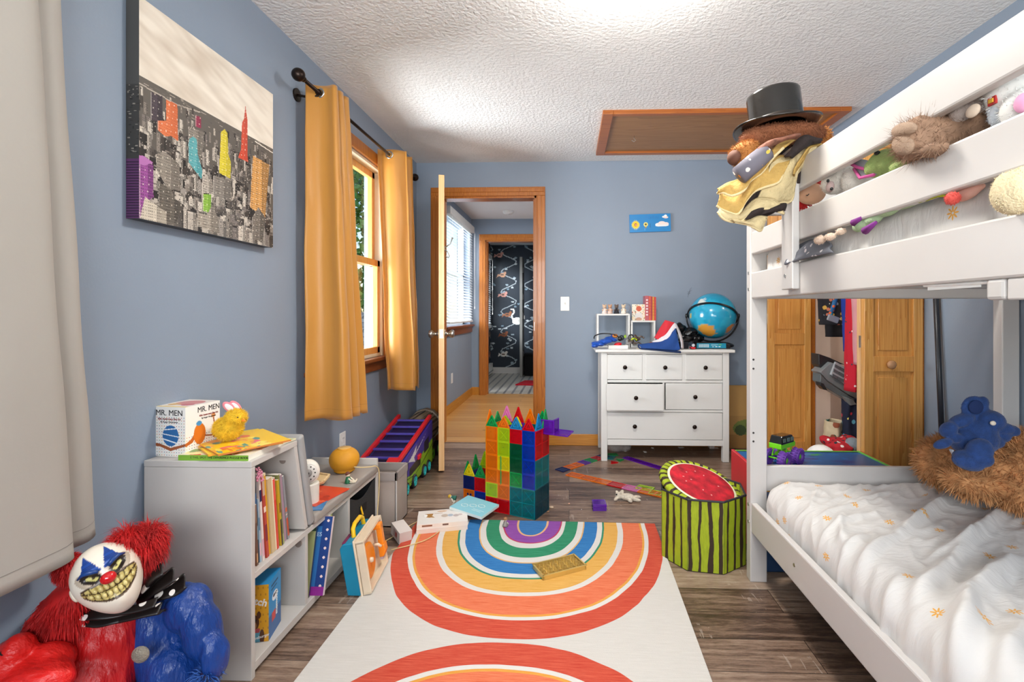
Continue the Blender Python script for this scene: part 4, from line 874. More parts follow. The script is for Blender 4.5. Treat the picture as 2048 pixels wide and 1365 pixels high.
# painted sign
a = P(1259, 429, Y=YB-0.012); b = P(1341, 464, Y=YB-0.012); cw = (b.x-a.x); chh = (a.z-b.z)
pc = Pic(150, 66, '#1284c8')
for k in range(22):
    t = 2*PI*k/22; pc.poly([(22+10*math.cos(t-0.13),39+11*math.sin(t-0.13)),(22+10*math.cos(t+0.13),39+11*math.sin(t+0.13)),(22+18*math.cos(t),39+19*math.sin(t))], '#f2ec7a')
pc.ell(22,38,13,13.5,'#f6cf1e').ell(22,38,5,6.5,'#b0703a').ell(23,39,3,3.5,'#f0a080').ell(59,38,8,8,'#e8e080').ell(59,38,4,4,'#8a7820').ell(59,38,2,2,'#3a2a10').poly([(55,46),(63,46),(61,52),(57,52)],'#a08c60').line([(56,52),(55,60)],0.9,'#9fd0e8').line([(75,35),(75,50)],1.0,'#0c5c90')
for cx_, cy_, rx, ry, cc in ((128,12,9,4,'#eef2f2'),(133,14,9,4,'#f0dcd4'),(132,8,5,4,'#ffffff'),(104,40,10,6,'#eef2f2'),(118,37,14,9,'#f2e2dc'),(132,39,11,7.5,'#f2e2dc'),(118,44,24,3.5,'#eef2f2')): pc.ell(cx_,cy_,rx,ry,cc)
sg = thing('wall_sign', 'small blue painted wooden sign with a sun and white clouds on the wall', 'sign', ((a.x+b.x)/2, YB, (a.z+b.z)/2))
pl = pbox('board', -cw/2, cw/2, -0.018, 0, -chh/2, chh/2, '#0f6ea8', {'-y': pc}, None, 0.35); attach(pl, sg); pl.location = sg.location; pl.rotation_euler = (0, R(-1.6), 0)
lt = M(); lx, lz, ly = sg.location.x-0.062, sg.location.z+0.045, YB-0.0192
for k, st in enumerate((((0,-9),(9,-9)),((13,-9),(16,9),(22,9)),((24,9),(24,-9),(30,-9)),((38,8),(33,4),(38,-2),(32,-9)),((42,-9),(47,9),(52,-9)),((56,-9),(58,9),(66,-9),(68,9)))):
    lt.tube([(lx+x*0.0019, ly, lz+z*0.0012) for x, z in st], 0.0011, 4)
t_ = lt.obj('faint_lettering', mat('faint_purple_paint','#3b78bb',rough=0.4), sg); t_['label'] = 'faint purple lettering nearly rubbed away'
# a small drawn mark on the wall
mk = M(); q = P(1378, 586, Y=YB-0.001)
for dx, dz, dx2, dz2 in ((0,-0.035,0,0.03),(0,0,-0.014,0.012),(0,0.008,0.016,0.02),(0,-0.012,-0.013,-0.004),(0,-0.010,0.014,0.0),(0,0.03,0.008,0.042)): mk.tube([(q.x+dx*1+dz*0.3,q.y,q.z+dz),(q.x+dx2+dz2*0.3,q.y,q.z+dz2)],0.0012,4)
tag(mk.obj('wall_doodle', mat('pencil_grey','#5b6068')), 'small leafy twig doodle drawn on the back wall above the dresser', 'drawing')

# ================================================================ CANVAS PRINT
PX_ = -1.215; AY0, AY1, AZ0, AZ1 = 1.357, 1.990, 1.342, 1.972
cvp = thing('canvas_print', 'large unframed canvas of a grey city skyline with a few brightly coloured towers', 'wall art', (XL, 1.67, AZ0))
GW, GH = 330, 328; pc = Pic(GW, GH, '#d9cdb8')
def cc(px, py): q = P(px, py, X=PX_); return ((q.y-AY0)/(AY1-AY0)*GW, (AZ1-q.z)/(AZ1-AZ0)*GH)
def z2(x, y): return cc(240+x/3.79, 140+y/3.79)
# cloudy sepia sky
rg = random.Random(2)
for j in range(GH):
    for i0 in range(0, GW, 1):
        pass
nx_ = np.array([[noise.noise(Vector((i*0.010+j*0.006, j*0.05-i*0.012, 0)))*0.6+noise.noise(Vector((i*0.03, j*0.12-i*0.03, 5)))*0.3 for i in range(0, GW, 2)] for j in range(0, GH, 2)])
nx_ = np.kron(nx_, np.ones((2,2)))[:GH,:GW]
s0 = np.array(lin('#a8937c')); s1 = np.array(lin('#e8dfd0')); tt = np.clip(0.80+nx_*0.7+(pc.xx/GW-0.5)*0.25, 0, 1)[...,None]; pc.a[:] = s0*(1-tt)+s1*tt
hl, hr = cc(278, 146)[1], cc(546, 296)[1]
hor = lambda x: hl+(hr-hl)*x/GW+3
pc.poly([(0,hor(0)),(GW,hor(GW)),(GW,GH),(0,GH)], '#5d5750')
for k in range(70):  # hazy far blocks and river
    x = rg.uniform(0,GW); y = hor(x)+rg.uniform(0,26); wv_ = rg.uniform(2,8); pc.rect(x,y,x+wv_*1.5,y+1.2,rg.choice(['#8c8478','#b4aa9c','#6e675f','#474340']))
pc.line([(0,hor(0)+12),(70,hor(70)+14),(120,hor(120)+6)],2,'#b0a698'); pc.line([(GW-60,hor(GW-60)+4),(GW,hor(GW)+8)],2.2,'#e0d8ca')
def tower(x, y, w, h, base, lit, win, step=3, rowh=2.6, shade=True):
    pc.rect(x, y, x+w, y+h, base)
    if shade: pc.rect(x+w*0.62, y, x+w, y+h, win, 0.55)
    yy = y+2
    while yy < y+h-1:
        xx_ = x+1
        while xx_ < x+w-1:
            if rg.random() < 0.62: pc.rect(xx_, yy, xx_+1.1, yy+1.2, rg.choice(lit) if rg.random() < 0.25 else win)
            xx_ += step*0.8
        yy += rowh
greys = ['#57514b','#78706a','#989087','#b3aa9e','#423c36','#2b2724','#877e74','#c4bbae']
allb = []
for k in range(520):
    x = rg.uniform(-8, GW); dp = rg.random()**0.8; y = hor(x)+8+dp*(GH-hor(x))*0.95; allb.append((y, x, dp))
for y, x, dp in sorted(allb):
    w = 4+dp*17*rg.uniform(0.6,1.2); h = 10+dp*52*rg.uniform(0.6,1.2); base = rg.choice(greys)
    tower(x, y-h*0.35, w, h, base, ['#d8cfc0','#efe6d4','#c4bbab'], rg.choice(['#22201e','#33302c','#1a1816']), 3, 2.4+dp)
    if dp > 0.5 and rg.random() < 0.5: pc.rect(x+w*0.2, y-h*0.35-3, x+w*0.6, y-h*0.35, base)
def bpoly(pts, c, win=None, wstep=3, wcol=None, lo_=0.5, roof=None):
    q = [z2(*p) for p in pts]; pc.poly(q, c)
    if win:
        xs = [p[0] for p in q]; ys = [p[1] for p in q]; m0 = pc.a.copy(); y = min(ys)+2
        msk = np.zeros(pc.xx.shape, bool); n = len(q)
        for i in range(n):
            (xa,ya),(xb,yb) = q[i], q[(i+1)%n]
            if ya == yb: continue
            msk ^= ((ya > pc.yy) != (yb > pc.yy)) & (pc.xx < (xb-xa)*(pc.yy-ya)/(yb-ya)+xa)
        xm_ = min(xs)+0.60*(max(xs)-min(xs)); pc.put(msk & (pc.xx > xm_), win, 0.45)
        gxi = np.floor(pc.xx/1.6).astype(int); gyi = np.floor(pc.yy/2.2).astype(int)
        pc.put(msk & (gyi % 2 == 0) & (gxi % 2 == 0), win, 0.75); pc.put(msk & ((gxi*7+gyi*13) % 29 == 0), '#efe6d4', 0.6)
        pc.put(msk & (pc.xx < min(xs)+2), '#f0e8dc', 0.25)
    return q
bpoly([(232,165),(320,200),(322,395),(232,380)], '#4a3f46', '#241e22', 4)
bpoly([(350,225),(435,262),(440,540),(385,500),(345,505),(285,455),(285,385),(350,385)], '#d8774a', '#b4552c', 3)
bpoly([(572,342),(616,360),(616,445),(572,428)], '#96304e', '#6d2038', 3)
bpoly([(518,430),(636,470),(640,560),(600,720),(520,560)], '#8f877c', '#4a453f', 3)
bpoly([(528,520),(555,505),(582,525),(590,640),(626,770),(618,830),(520,700),(518,560)], '#63a9ac', '#3b7f86', 3)
bpoly([(765,470),(792,450),(815,480),(822,640),(840,700),(838,825),(750,780),(760,600)], '#d9c93c', '#a39418', 3)
bpoly([(940,370),(948,300),(951,262),(955,300),(966,380),(966,640),(972,700),(895,665),(918,600),(925,400)], '#cf4f34', '#aa3a26', 3)
bpoly([(1008,650),(1132,720),(1100,1120),(985,1040)], '#dba25c', '#54402a', 2)
bpoly([(708,800),(842,840),(838,1000),(705,950)], '#8b847b', '#4d4842', 3)
bpoly([(625,820),(700,830),(705,940),(622,930)], '#b5aca0', '#5a544c', 4)
bpoly([(630,940),(692,945),(688,1085),(628,1070)], '#8fb94a', '#5e8a28', 4)
bpoly([(145,645),(250,700),(255,965),(190,1010),(150,1130),(145,1130)], '#9a5296', '#4e2450', 3)
bpoly([(145,645),(185,655),(250,702),(190,725),(145,715)], '#b070ac')
bpoly([(300,860),(390,880),(395,960),(490,1030),(410,1175),(350,1165),(290,980)], '#6b645a', '#2e2a26', 3)
bpoly([(150,1135),(165,1060),(190,960),(235,1000),(355,1080),(355,1168)], '#cfc4b2', '#6d655a', 4)
bpoly([(590,1080),(660,1100),(700,1020),(745,1130),(755,1240),(585,1185)], '#a69c8e', '#4a443c', 4)
bpoly([(1000,1120),(1050,1040),(1100,1120),(1080,1310),(1000,1280)], '#7e766c', '#3a352f', 3)
bpoly([(270,640),(330,620),(380,650),(450,720),(455,920),(360,900),(280,760)], '#948b7f', '#4f4942', 3)
side = Pic(10, GH, '#4b4a48'); side.rect(0, 130, 10, GH, '#3a3835'); rg2 = random.Random(8)
for k in range(120): side.rect(rg2.uniform(0,9), rg2.uniform(130,GH), 10, 0, '#000000') if False else side.rect(*(lambda x,y:(x,y,x+1.5,y+1.5))(rg2.uniform(0,9), rg2.uniform(130,GH)), rg2.choice(['#8b857a','#242220']))
side.rect(0, 240, 10, GH, '#5d3060'); 
for y in range(244, GH, 4): side.rect(0, y, 10, y+2, '#331838')
pic_o = pbox('canvas', XL+0.002, PX_, AY0, AY1, AZ0, AZ1, '#2a2826', {'+x': pc, '-y': side}, cvp, 0.6)

# ================================================================ THINGS ON THE TALL SHELF
def printed(name, label, cat, x0, x1, y0, y1, z0, z1, base, pics, loc, rz=0, rx=0, ry=0, rough=0.45, group=None):
    o = pbox(name, x0, x1, y0, y1, z0, z1, base, pics, None, rough); place(o, loc, (rx, ry, rz)); return tag(o, label, cat, group)
# boxed set of small books
BW, BD, BH = 0.114, 0.124, 0.150
bxs = thing('book_box', 'white MR. MEN boxed book set with coloured dots standing on the tall shelf', 'boxed book set', (-1.199, 1.515, 0.640), R(-8))
T = Matrix.Translation(bxs.location) @ Matrix.Rotation(R(-8), 4, 'Z')
def dotted(w, h, seed):
    p = Pic(w, h, '#f3efe8'); cols = ['#c8483a','#2f7d4a','#2a6ea0','#d89a3a','#7a3a6a']
    k = 0
    for j in range(int(h*0.22), h, 7):
        for i in range(4, w, 7): k += 1; p.ell(i, j, 0.7+0.9*(j/h), 0.7+0.9*(j/h), cols[(k*7+j)%5])
    return p
f_ = dotted(92, 120, 1); f_.rect(0,22,92,76,'#f3efe8'); f_.poly([(0,88),(20,90),(50,99),(92,88),(92,94),(50,107),(20,97),(0,96)],'#a4582e')
f_.ell(52,72,24,27,'#2a6aa8').ell(52,72,24,27,'#2a6aa8')
r_ = dotted(100, 120, 2); r_.rect(0,22,100,70,'#f3efe8'); r_.poly([(0,88),(14,82),(26,68),(30,76),(20,90),(0,96)],'#c96a2a')
tp = Pic(60, 60, '#f0e6da'); tp.ell(30,25,22,18,'#d88a86').ell(16,40,9,8,'#e0b05a').ell(42,40,10,8,'#cf6a70').rect(0,54,60,60,'#f0d070')
# the printed figures are replaced by plain coloured blobs
f_ = dotted(92, 120, 1); f_.poly([(0,88),(20,90),(50,99),(92,88),(92,94),(50,107),(20,97),(0,96)],'#a4582e'); f_.ell(50,70,23,25,'#2a6aa8'); f_.line([(32,56),(66,52)],2.5,'#e8eef2').line([(28,78),(70,88)],3,'#e8eef2').line([(28,66),(72,72)],2.2,'#e8eef2')
r_.ell(40,72,17,26,'#e07a26').ell(38,46,8,6,'#4a94c4').line([(56,80),(76,84),(86,70),(82,48),(80,36)],3.6,'#a4582e').ell(80,34,6,6,'#e0975a')
bo = pbox('box', -BW/2, BW/2, -BD/2, BD/2, 0, BH, '#f3efe8', {'-y': f_, '+x': r_, '+z': tp}, None, 0.4); attach(bo, bxs); bo.matrix_parent_inverse = Matrix()
DK = mat('ink_black', '#1c1a1c', rough=0.5); RI = mat('ink_brown_red', '#8a3a34', rough=0.5)
for body, sz, z, mt_, bd in (('MR. MEN', 0.0245, 0.131, DK, 0.0), ('45th Anniversary Box Set', 0.0078, 0.113, RI, 0.0002), ('By Roger Hargreaves', 0.0072, 0.104, DK, 0)):
    t_ = text('print', body, sz, face_mtx((0.0,-BD/2-0.0002,z),(1,0,0),(0,0,1)), mt_, None, bold=bd); t_.parent = bxs
    t_ = text('print', body, sz*1.0, face_mtx((BW/2+0.0002,0.020,z+0.002),(0,1,0),(0,0,1)), mt_, None, bold=bd, sx=0.85); t_.parent = bxs
t_ = text('print', '45', 0.020, face_mtx((BW/2+0.0002,0.045,0.040),(0,1,0),(0,0,1)), RI, None, bold=0.0004); t_.parent = bxs
# thin paperbacks fanned out
def picbook(seed, w=70, h=80, bg='#f0c828', cols=('#e88a30','#e06a90','#7a9a50','#d8503a','#f4e6a0','#c8a060'), n=40):
    p = Pic(w, h, bg); g = random.Random(seed)
    for _ in range(n): p.ell(g.uniform(0,w), g.uniform(h*0.3,h), g.uniform(2,9), g.uniform(1.5,6), g.choice(cols))
    return p
ZT = 0.640
printed('picture_book', 'green-edged puzzle book lying lowest in the pile at the shelf corner', 'book', -0.105,0.105,-0.065,0.14,0,0.016, '#f2ecdc', {'-y': '#7fae3a', '+z': picbook(3, bg='#efe6c8')}, (-1.045,1.482,ZT), R(0.5))
t_ = text('spine_print', 'PICTURE THIS, SPOT THE DIFFERENCE PUZZLE BOOK', 0.0085, face_mtx((-1.04,1.4168,ZT+0.0085),(1,0,0),(0,0,1)), DK); t_.parent = bpy.data.objects['picture_book']; t_.matrix_parent_inverse = Matrix.LocRotScale(Vector((-1.045,1.482,ZT)), Euler((0,0,R(0.5))), None).inverted()
pb2 = picbook(5, 90, 70); 
for i in range(6): pb2.rect(8+i*5, 14, 12+i*5, 24, '#c83a6a')
printed('picture_book', 'yellow sticker book lying beneath the chick, pointing left', 'book', -0.10,0.10,-0.13,0.13,0,0.006, '#e8a030', {'+z': pb2}, (-1.075,1.56,ZT+0.017), R(48))
pb3 = picbook(9, 90, 70, '#f4c420', ('#f0a030','#e8743a','#5a9a8a','#e85a80','#f8e060'), 60)
printed('picture_book', 'topmost bright yellow picture book under the fluffy chick', 'book', -0.115,0.115,-0.10,0.10,0,0.005, '#c87838', {'+z': pb3}, (-1.035,1.535,ZT+0.0245), R(-38), R(1.2))
printed('picture_book', 'white and pastel book at the back of the shelf-top pile', 'book', -0.10,0.10,-0.07,0.07,0,0.005, '#e8e0c0', {'+z': picbook(15, 70, 50, '#ece4b0', ('#8cc0a0','#f0d060','#e8a0a0'))}, (-1.035,1.625,ZT+0.002), R(-8))
# fluffy chick
ck = thing('toy_chick', 'fluffy yellow chick with pink bunny ears sitting on the yellow books', 'toy chick', (-1.075,1.53,ZT+0.034))
CH_ = mat('yellow_fluff', '#e9c02e', rough=0.9, var=0.12, vscale=60)
kk = ck.location; ce = [((kk.x-0.004,kk.y,kk.z+0.035),(0.042,0.036,0.035),(0,0,0)),((kk.x+0.024,kk.y-0.004,kk.z+0.070),(0.030,0.027,0.025),(0,0,0))]
plush('body', ce, CH_, ck, 0.004, 4); fur('fluff', ce, CH_, ck, 5200, 0.012, 0.0012, 3, 0.1, 0.6)
for sx in (0, 1):
    T = Matrix.Translation((kk.x+0.004+sx*0.012,kk.y+0.012*sx-0.006,kk.z+0.102)) @ Euler((R(18),R(-38+sx*8),R(20))).to_matrix().to_4x4()
    e_ = M().t(T); e_.ell((0,0,0),(0.013,0.003,0.024)).obj('ear', mat('pink_felt','#e88a94',rough=0.9), ck, smooth=True)
    e_ = M().t(T); e_.ell((0,-0.002,0),(0.008,0.003,0.017)).obj('inner_ear', mat('white_felt','#f2eeee',rough=0.9), ck, smooth=True)
M().ell((kk.x+0.042,kk.y-0.022,kk.z+0.074),0.0028).ell((0,0,0),0.00001).obj('eye', BLACKP, ck, smooth=True)
M().cyl((kk.x+0.050,kk.y-0.010,kk.z+0.064),(kk.x+0.062,kk.y-0.014,kk.z+0.061),0.006,0.001,10).obj('beak', mat('orange_plastic','#ee8a2a',rough=0.5), ck)

# ================================================================ BOOKS STANDING IN THE UPPER CUBBY
def spine(w, h, bg, blocks):
    p = Pic(w, h, bg)
    for x0,y0,x1,y1,c in blocks: p.rect(x0*w,y0*h,x1*w,y1*h,c)
    return p
BK = [ # y0, y1 at the foot, height, lean, colour, blocks, label
 (1.431,1.4365,0.222,2,'#8fa048',[(0,0.7,1,0.75,'#a03028'),(0,0.75,1,1,'#8fb080'),(0,0,1,.1,'#e88a78')],'thin green and pink picture book nearest the end panel of the upper cubby'),
 (1.438,1.441,0.222,2,'#e8827a',[],'thin salmon pink booklet beside the green one in the upper cubby'),
 (1.4425,1.461,0.238,3,'#dc8a1e',[(0,0.64,1,0.76,'#b88a86')],'thick orange book near the end panel of the upper cubby'),
 (1.4625,1.471,0.188,3,'#6a4a38',[(0,0,1,.3,'#8c6a54'),(0.2,0.8,0.9,0.95,'#caa070')],'short brown book right of the thick orange one'),
 (1.4725,1.484,0.292,4,'#26303e',[(0.0,0.25,1,0.45,'#2c5a8a'),(0,0.6,1,0.75,'#8ab4cc'),(0,0.0,1,0.1,'#3a3a46')],'tall dark navy book with a pink flower ribbon in the upper cubby'),
 (1.486,1.492,0.200,4,'#a8c0d0',[(0,0.3,1,.5,'#5a82a0'),(0,.7,1,.9,'#e8b8c4')],'thin pale blue booklet beside the tall navy book'),
 (1.4935,1.503,0.275,5,'#e8d8d0',[(0,.18,1,.32,'#1c2450'),(0,.75,1,.95,'#d8a8b8')],'whitish tall book with a navy band on its spine'),
 (1.5045,1.511,0.180,5,'#e4b020',[(0,0,1,.05,'#fff0c0')],'short yellow book in front of the red and cream cover'),
 (1.5125,1.524,0.268,6,'#b8443a',[(0,0,1,.25,'#c8a890'),(0,.38,1,.45,'#e8d0c0'),(0,.6,1,.8,'#7a1c34')],'red book with cream and maroon blocks on its spine'),
 (1.5255,1.539,0.268,6,'#e0a41a',[(0,.0,1,.03,'#f4e0b0')],'tall golden yellow book left of the thick beige one'),
 (1.5410,1.566,0.245,6,'#cdb48a',[(0.9,0,1,1,'#f0e2c4')],'thick beige book in the middle of the upper cubby'),
 (1.5675,1.578,0.235,6,'#d8402c',[(0,.02,1,.3,'#e85a48')],'bright red book right of the thick beige one'),
 (1.5795,1.585,0.238,6,'#e8ceb8',[(0,.05,1,.2,'#8a9ac0'),(0,.25,1,.4,'#d85a48'),(0,.6,1,.7,'#c88a78')],'thin pink speckled booklet right of the bright red book'),
 (1.5865,1.593,0.236,6.5,'#ecd8d0',[(0,.1,1,.15,'#5a9ab0'),(0,.5,1,.55,'#e0907a'),(0,.8,1,.9,'#a888a8')],'thin white speckled booklet left of the mustard book'),
 (1.5945,1.602,0.225,6.5,'#c8a420',[(0,.35,1,.5,'#8a4a18'),(0,.6,1,1,'#2a2220')],'mustard book with a brown and black lower spine'),
 (1.6035,1.611,0.240,7,'#7c8048',[(0,.5,1,.6,'#6a6a3a'),(0,.85,1,1,'#a0a868')],'olive green book left of the lavender one'),
 (1.6125,1.632,0.232,7,'#a58898',[(0.92,0,1,1,'#e8dcd8')],'thick lavender book in the right half of the upper cubby'),
 (1.6335,1.638,0.236,8,'#ddd2cc',[],'thin white booklet right of the lavender book'),
 (1.6400,1.650,0.226,9,'#8c8c90',[(0,.5,1,.56,'#c8603a'),(0,.6,1,.62,'#e8d0c0'),(0,.66,1,.95,'#b84a24')],'grey book with an orange lower spine leaning at the slanted panel'),
]
ZS = 0.3085
for (y0, y1, h, lean, c, bl, lab) in BK:
    dx = random.uniform(0.0, 0.012)
    o = pbox('book', -0.155, 0.155-dx, 0, y1-y0, 0, h, '#eee6d8', {'+x': spine(5, 60, c, bl), '-y': c, '+y': c}, None, 0.4)
    place(o, (SX1-0.172, y0, ZS), (R(lean), 0, 0)); tag(o, lab, 'book', 'books standing in the upper cubby')
# flower ribbon on the navy book
rb = M(); q0 = P(514, 940, X=SX1-0.02)
g = random.Random(3)
for i in range(26):
    q = P(512+g.uniform(-4,10)+i*0.25, 938+i*0.95+g.uniform(-3,3), X=SX1-0.012); rb.ell(q, (0.003,0.0045,0.0028), (g.uniform(0,3),g.uniform(0,3),0), 8, 5)
tag(rb.obj('flower_ribbon', mat('pink_petals','#d88aa0',rough=0.8), smooth=True), 'pink flowered ribbon hanging over the tall navy book', 'ribbon', kind='stuff')
# game box in the lower cubby
mp_ = Pic(90, 110, '#e0a428'); g = random.Random(4)
for i in range(6):
    for j in range(8): mp_.ell(8+i*16+(j%2)*8, 6+j*13, 2.4, 2, '#b9832a')
mp_.rect(10,0,40,14,'#c02030').ell(42,72,17,15,'#5a3420').ell(28,58,7,7,'#5a3420').ell(58,58,7,7,'#5a3420').ell(42,78,9,7,'#a8764c').ell(42,73,3,2,'#1a1210').ell(36,68,1.6,1.8,'#100a08').ell(49,68,1.6,1.8,'#100a08').poly([(24,88),(62,88),(72,110),(16,110)],'#5aa4c0').poly([(24,84),(62,84),(60,92),(26,92)],'#b84a50').ell(18,100,8,14,'#5a3420').ell(68,100,8,14,'#5a3420')
msd = Pic(40, 110, '#2a8cc8'); msd.rect(0,66,40,110,'#1a5c9c').rect(10,66,22,84,'#c8342c').ell(20,38,9,9,'#e8eef2').ell(17,36,3,3,'#1a1a1a').ell(24,36,3,3,'#1a1a1a').rect(8,10,30,14,'#123c60').rect(8,18,26,21,'#123c60')
q = P(535, 1255, X=-1.0)
gbx = thing('game_box', 'Match card game box with a teddy bear picture in the lower cubby', 'game box', (-0.998, 1.548, 0.046))
for sid in ():
    pass
bb_ = pbox('box', -0.040, 0.040, -0.052, 0.052, 0, 0.178, '#2a8cc8', {'-y': mp_, '+x': msd}, None, 0.35); attach(bb_, gbx); bb_.matrix_parent_inverse = Matrix()
gbx.rotation_euler = (0,0,R(12)); gbx.location = (-0.990, 1.560, 0.046)
WT = mat('ink_white', '#f4f2ee', rough=0.5)
t_ = text('print', 'Match', 0.030, face_mtx((0.0,-0.0524,0.128),(1,0,-0.28),(0,0,1)), WT, None, bold=0.0008); t_.parent = gbx
t_ = text('print', 'Ravensburger', 0.012, face_mtx((0.010,-0.0524,0.014),(1,0,0.25),(0,0,1)), WT, None); t_.parent = gbx
t_ = text('print', 'memory', 0.022, face_mtx((0.0405,0.012,0.085),(0,0,1),(0,-1,0)), WT, None, bold=0.0004); t_.parent = gbx
# large picture books leaning in the middle cubby
def leanbook(label, px0, px1, yfoot, thick, h, depth, lean, base, pics, xf):
    o = pbox('picture_book', -depth, 0, 0, thick, 0, h, base, pics, None, 0.4); place(o, (xf, yfoot, 0.0455), (R(lean),0,0)); return tag(o, label, 'book')
leanbook('thin red book upright against the divider in the middle cubby', 0,0, 1.729,0.007,0.225,0.24,0,'#c86058',{'+x':'#c8605a'}, SX1-0.01)
cvg = Pic(60, 70, '#a9b07a'); cvg.ell(20,14,10,9,'#3a3a30').ell(20,14,9,8,'#b8bc90').ell(20,14,5,4,'#7a3a28').rect(0,0,60,4,'#3a5a40')
leanbook('sage green book with a round emblem behind the blue book', 0,0, 1.752,0.009,0.238,0.26,-14,'#c8c4a0',{'-y':cvg,'+x':'#2a3050'}, SX1-0.015)
cvb = Pic(90, 110, '#1c3f80'); cvb.rect(0,14,76,110,'#2f6cab')
for j in range(6, 108, 13): cvb.ell(84, j, 1.6, 1.6, '#f0d8d0')
for i in range(6, 84, 13): cvb.ell(i, 7, 1.6, 1.6, '#f0d8d0')
cvb.rect(56,98,90,110,'#8a2a8a')
b_ = leanbook('large blue book with a white dotted border leaning in the middle cubby', 0,0, 1.768,0.014,0.268,0.225,-17,'#d8a0a0',{'-y':cvb,'+x':'#e8d8d8'}, SX1+0.030)
t_ = text('print', 'TALES', 0.020, face_mtx((-0.06,-0.0005,0.205),(1,0,0),(0,0,1)), mat('pale_blue_ink','#b9cfe2'), None); t_.parent = b_
leanbook('pale green book behind the large blue one in the middle cubby', 0,0, 1.800,0.010,0.262,0.20,-16,'#dfe0c8',{'+x':'#b9c88a'}, SX1+0.008)
leanbook('teal thin book leaning at the back of the middle cubby', 0,0, 1.818,0.010,0.255,0.20,-16,'#d8e0d4',{'+x':'#4f9a86'}, SX1-0.002)
leanbook('yellow-green book resting against the right divider of the middle cubby', 0,0, 1.838,0.014,0.252,0.20,-15,'#e4e6c8',{'+x':'#a3b85a'}, SX1-0.006)

# ================================================================ THINGS ON THE BENCH CUSHION
ZB = 0.3465
# baby monitor camera shaped like a rounded cylinder
mo_ = thing('baby_monitor_camera', 'white rounded baby monitor camera with a ring of dots facing the room', 'camera', (-1.00,1.862,ZB))
T = Matrix.Translation((-1.00,1.862,ZB)); IV = mat('ivory_plastic','#efe9de',rough=0.3)
M().t(T).lathe([(0.0,0),(0.036,0.0),(0.039,0.004),(0.040,0.075),(0.036,0.078),(0.0,0.078)],36).obj('base', IV, mo_, smooth=False, bev=0.002)
T2 = T @ Matrix.Translation((0,0,0.118)) @ Euler((R(-14),0,R(28))).to_matrix().to_4x4()
M().t(T2).ell((0,0,0),(0.042,0.036,0.048),(0,0,0),32,20).obj('head', IV, mo_, smooth=True)
Td = T2 @ Matrix.Translation((0.0,-0.034,-0.004)) @ Matrix.Rotation(PI/2,4,'X')
M().t(Td).lathe([(0.0,0.006),(0.030,0.005),(0.034,0.0),(0.034,-0.006)],32,ring=True).obj('face_plate', mat('warm_grey_plastic','#dcd6cf',rough=0.35), mo_, smooth=True)
M().t(Td).lathe([(0.0,0.011),(0.007,0.011),(0.013,0.008),(0.015,0.005)],24,ring=True).obj('lens_ring', mat('mid_grey_plastic','#8e8a88',rough=0.3), mo_, smooth=True)
M().t(Td).ell((0,0,0.0105),(0.005,0.005,0.003)).obj('lens', BLACKP, mo_, smooth=True)
for k in range(11):
    t = 2*PI*k/11; M().t(Td).ell((0.0245*math.cos(t),0.0245*math.sin(t),0.0062),(0.0028,0.0028,0.0012),nu=10,nv=6).obj('infrared_dot', mat('dark_dot','#3c3430'), mo_, smooth=True)
tag(mo_, cat='baby monitor')
# yellow speaker ball
q = P(697, 917, X=-1.03); r_ = 0.062
sp_ = thing('speaker', 'round mustard yellow speaker ball on the bench cushion', 'speaker', (-1.03, 2.235, ZB)); T = Matrix.Translation(sp_.location)
prof = [(0.0,0.0),(0.034,0.0),(0.046,0.008)]+[(0.0655*math.cos(a)**0.85, 0.057+0.055*math.sin(a)) for a in [R(-52+6*i) for i in range(21)]]+[(0.030,0.110),(0.0,0.1105)]
M().t(T).lathe(prof, 40, ring=True).obj('fabric_body', mat('mustard_fabric','#d9961c',rough=0.6,bump=0.1,bscale=400), sp_, smooth=True)
M().t(T).lathe([(0.0,0.1125),(0.026,0.112),(0.029,0.110)],32,ring=True).obj('top_disc', mat('pale_mustard','#dfb46c',rough=0.4), sp_, smooth=True)
cdp = [(-0.975,2.21,ZB+0.03),(-0.95,2.235,ZB+0.02),(-0.925,2.27,ZB+0.012),(-0.911,2.305,ZB+0.004),(-0.906,2.33,ZB-0.03),(-0.905,2.325,0.22),(-0.903,2.30,0.12),(-0.89,2.27,0.05),(-0.86,2.28,0.01)]
def smooth_pts(pts, k=8):
    out = []
    n = len(pts)-1
    for i in range(n*k+1): out.append(cr1(pts, i/(n*k)))
    return out
CORD = mat('cream_cord','#dcc38a',rough=0.5)
cdp2 = [(-0.86,2.28,0.006),(-0.80,2.46,0.006),(-0.74,2.545,0.010),(-0.66,2.53,0.012),(-0.625,2.43,0.012),(-0.66,2.31,0.012),(-0.72,2.245,0.012),(-0.80,2.20,0.008)]
tag(M().tube(smooth_pts(cdp+cdp2[1:]), 0.0022, 8).obj('power_cord', CORD, smooth=True), 'cream power cord running from the yellow speaker down the bench onto the rug', 'cord')
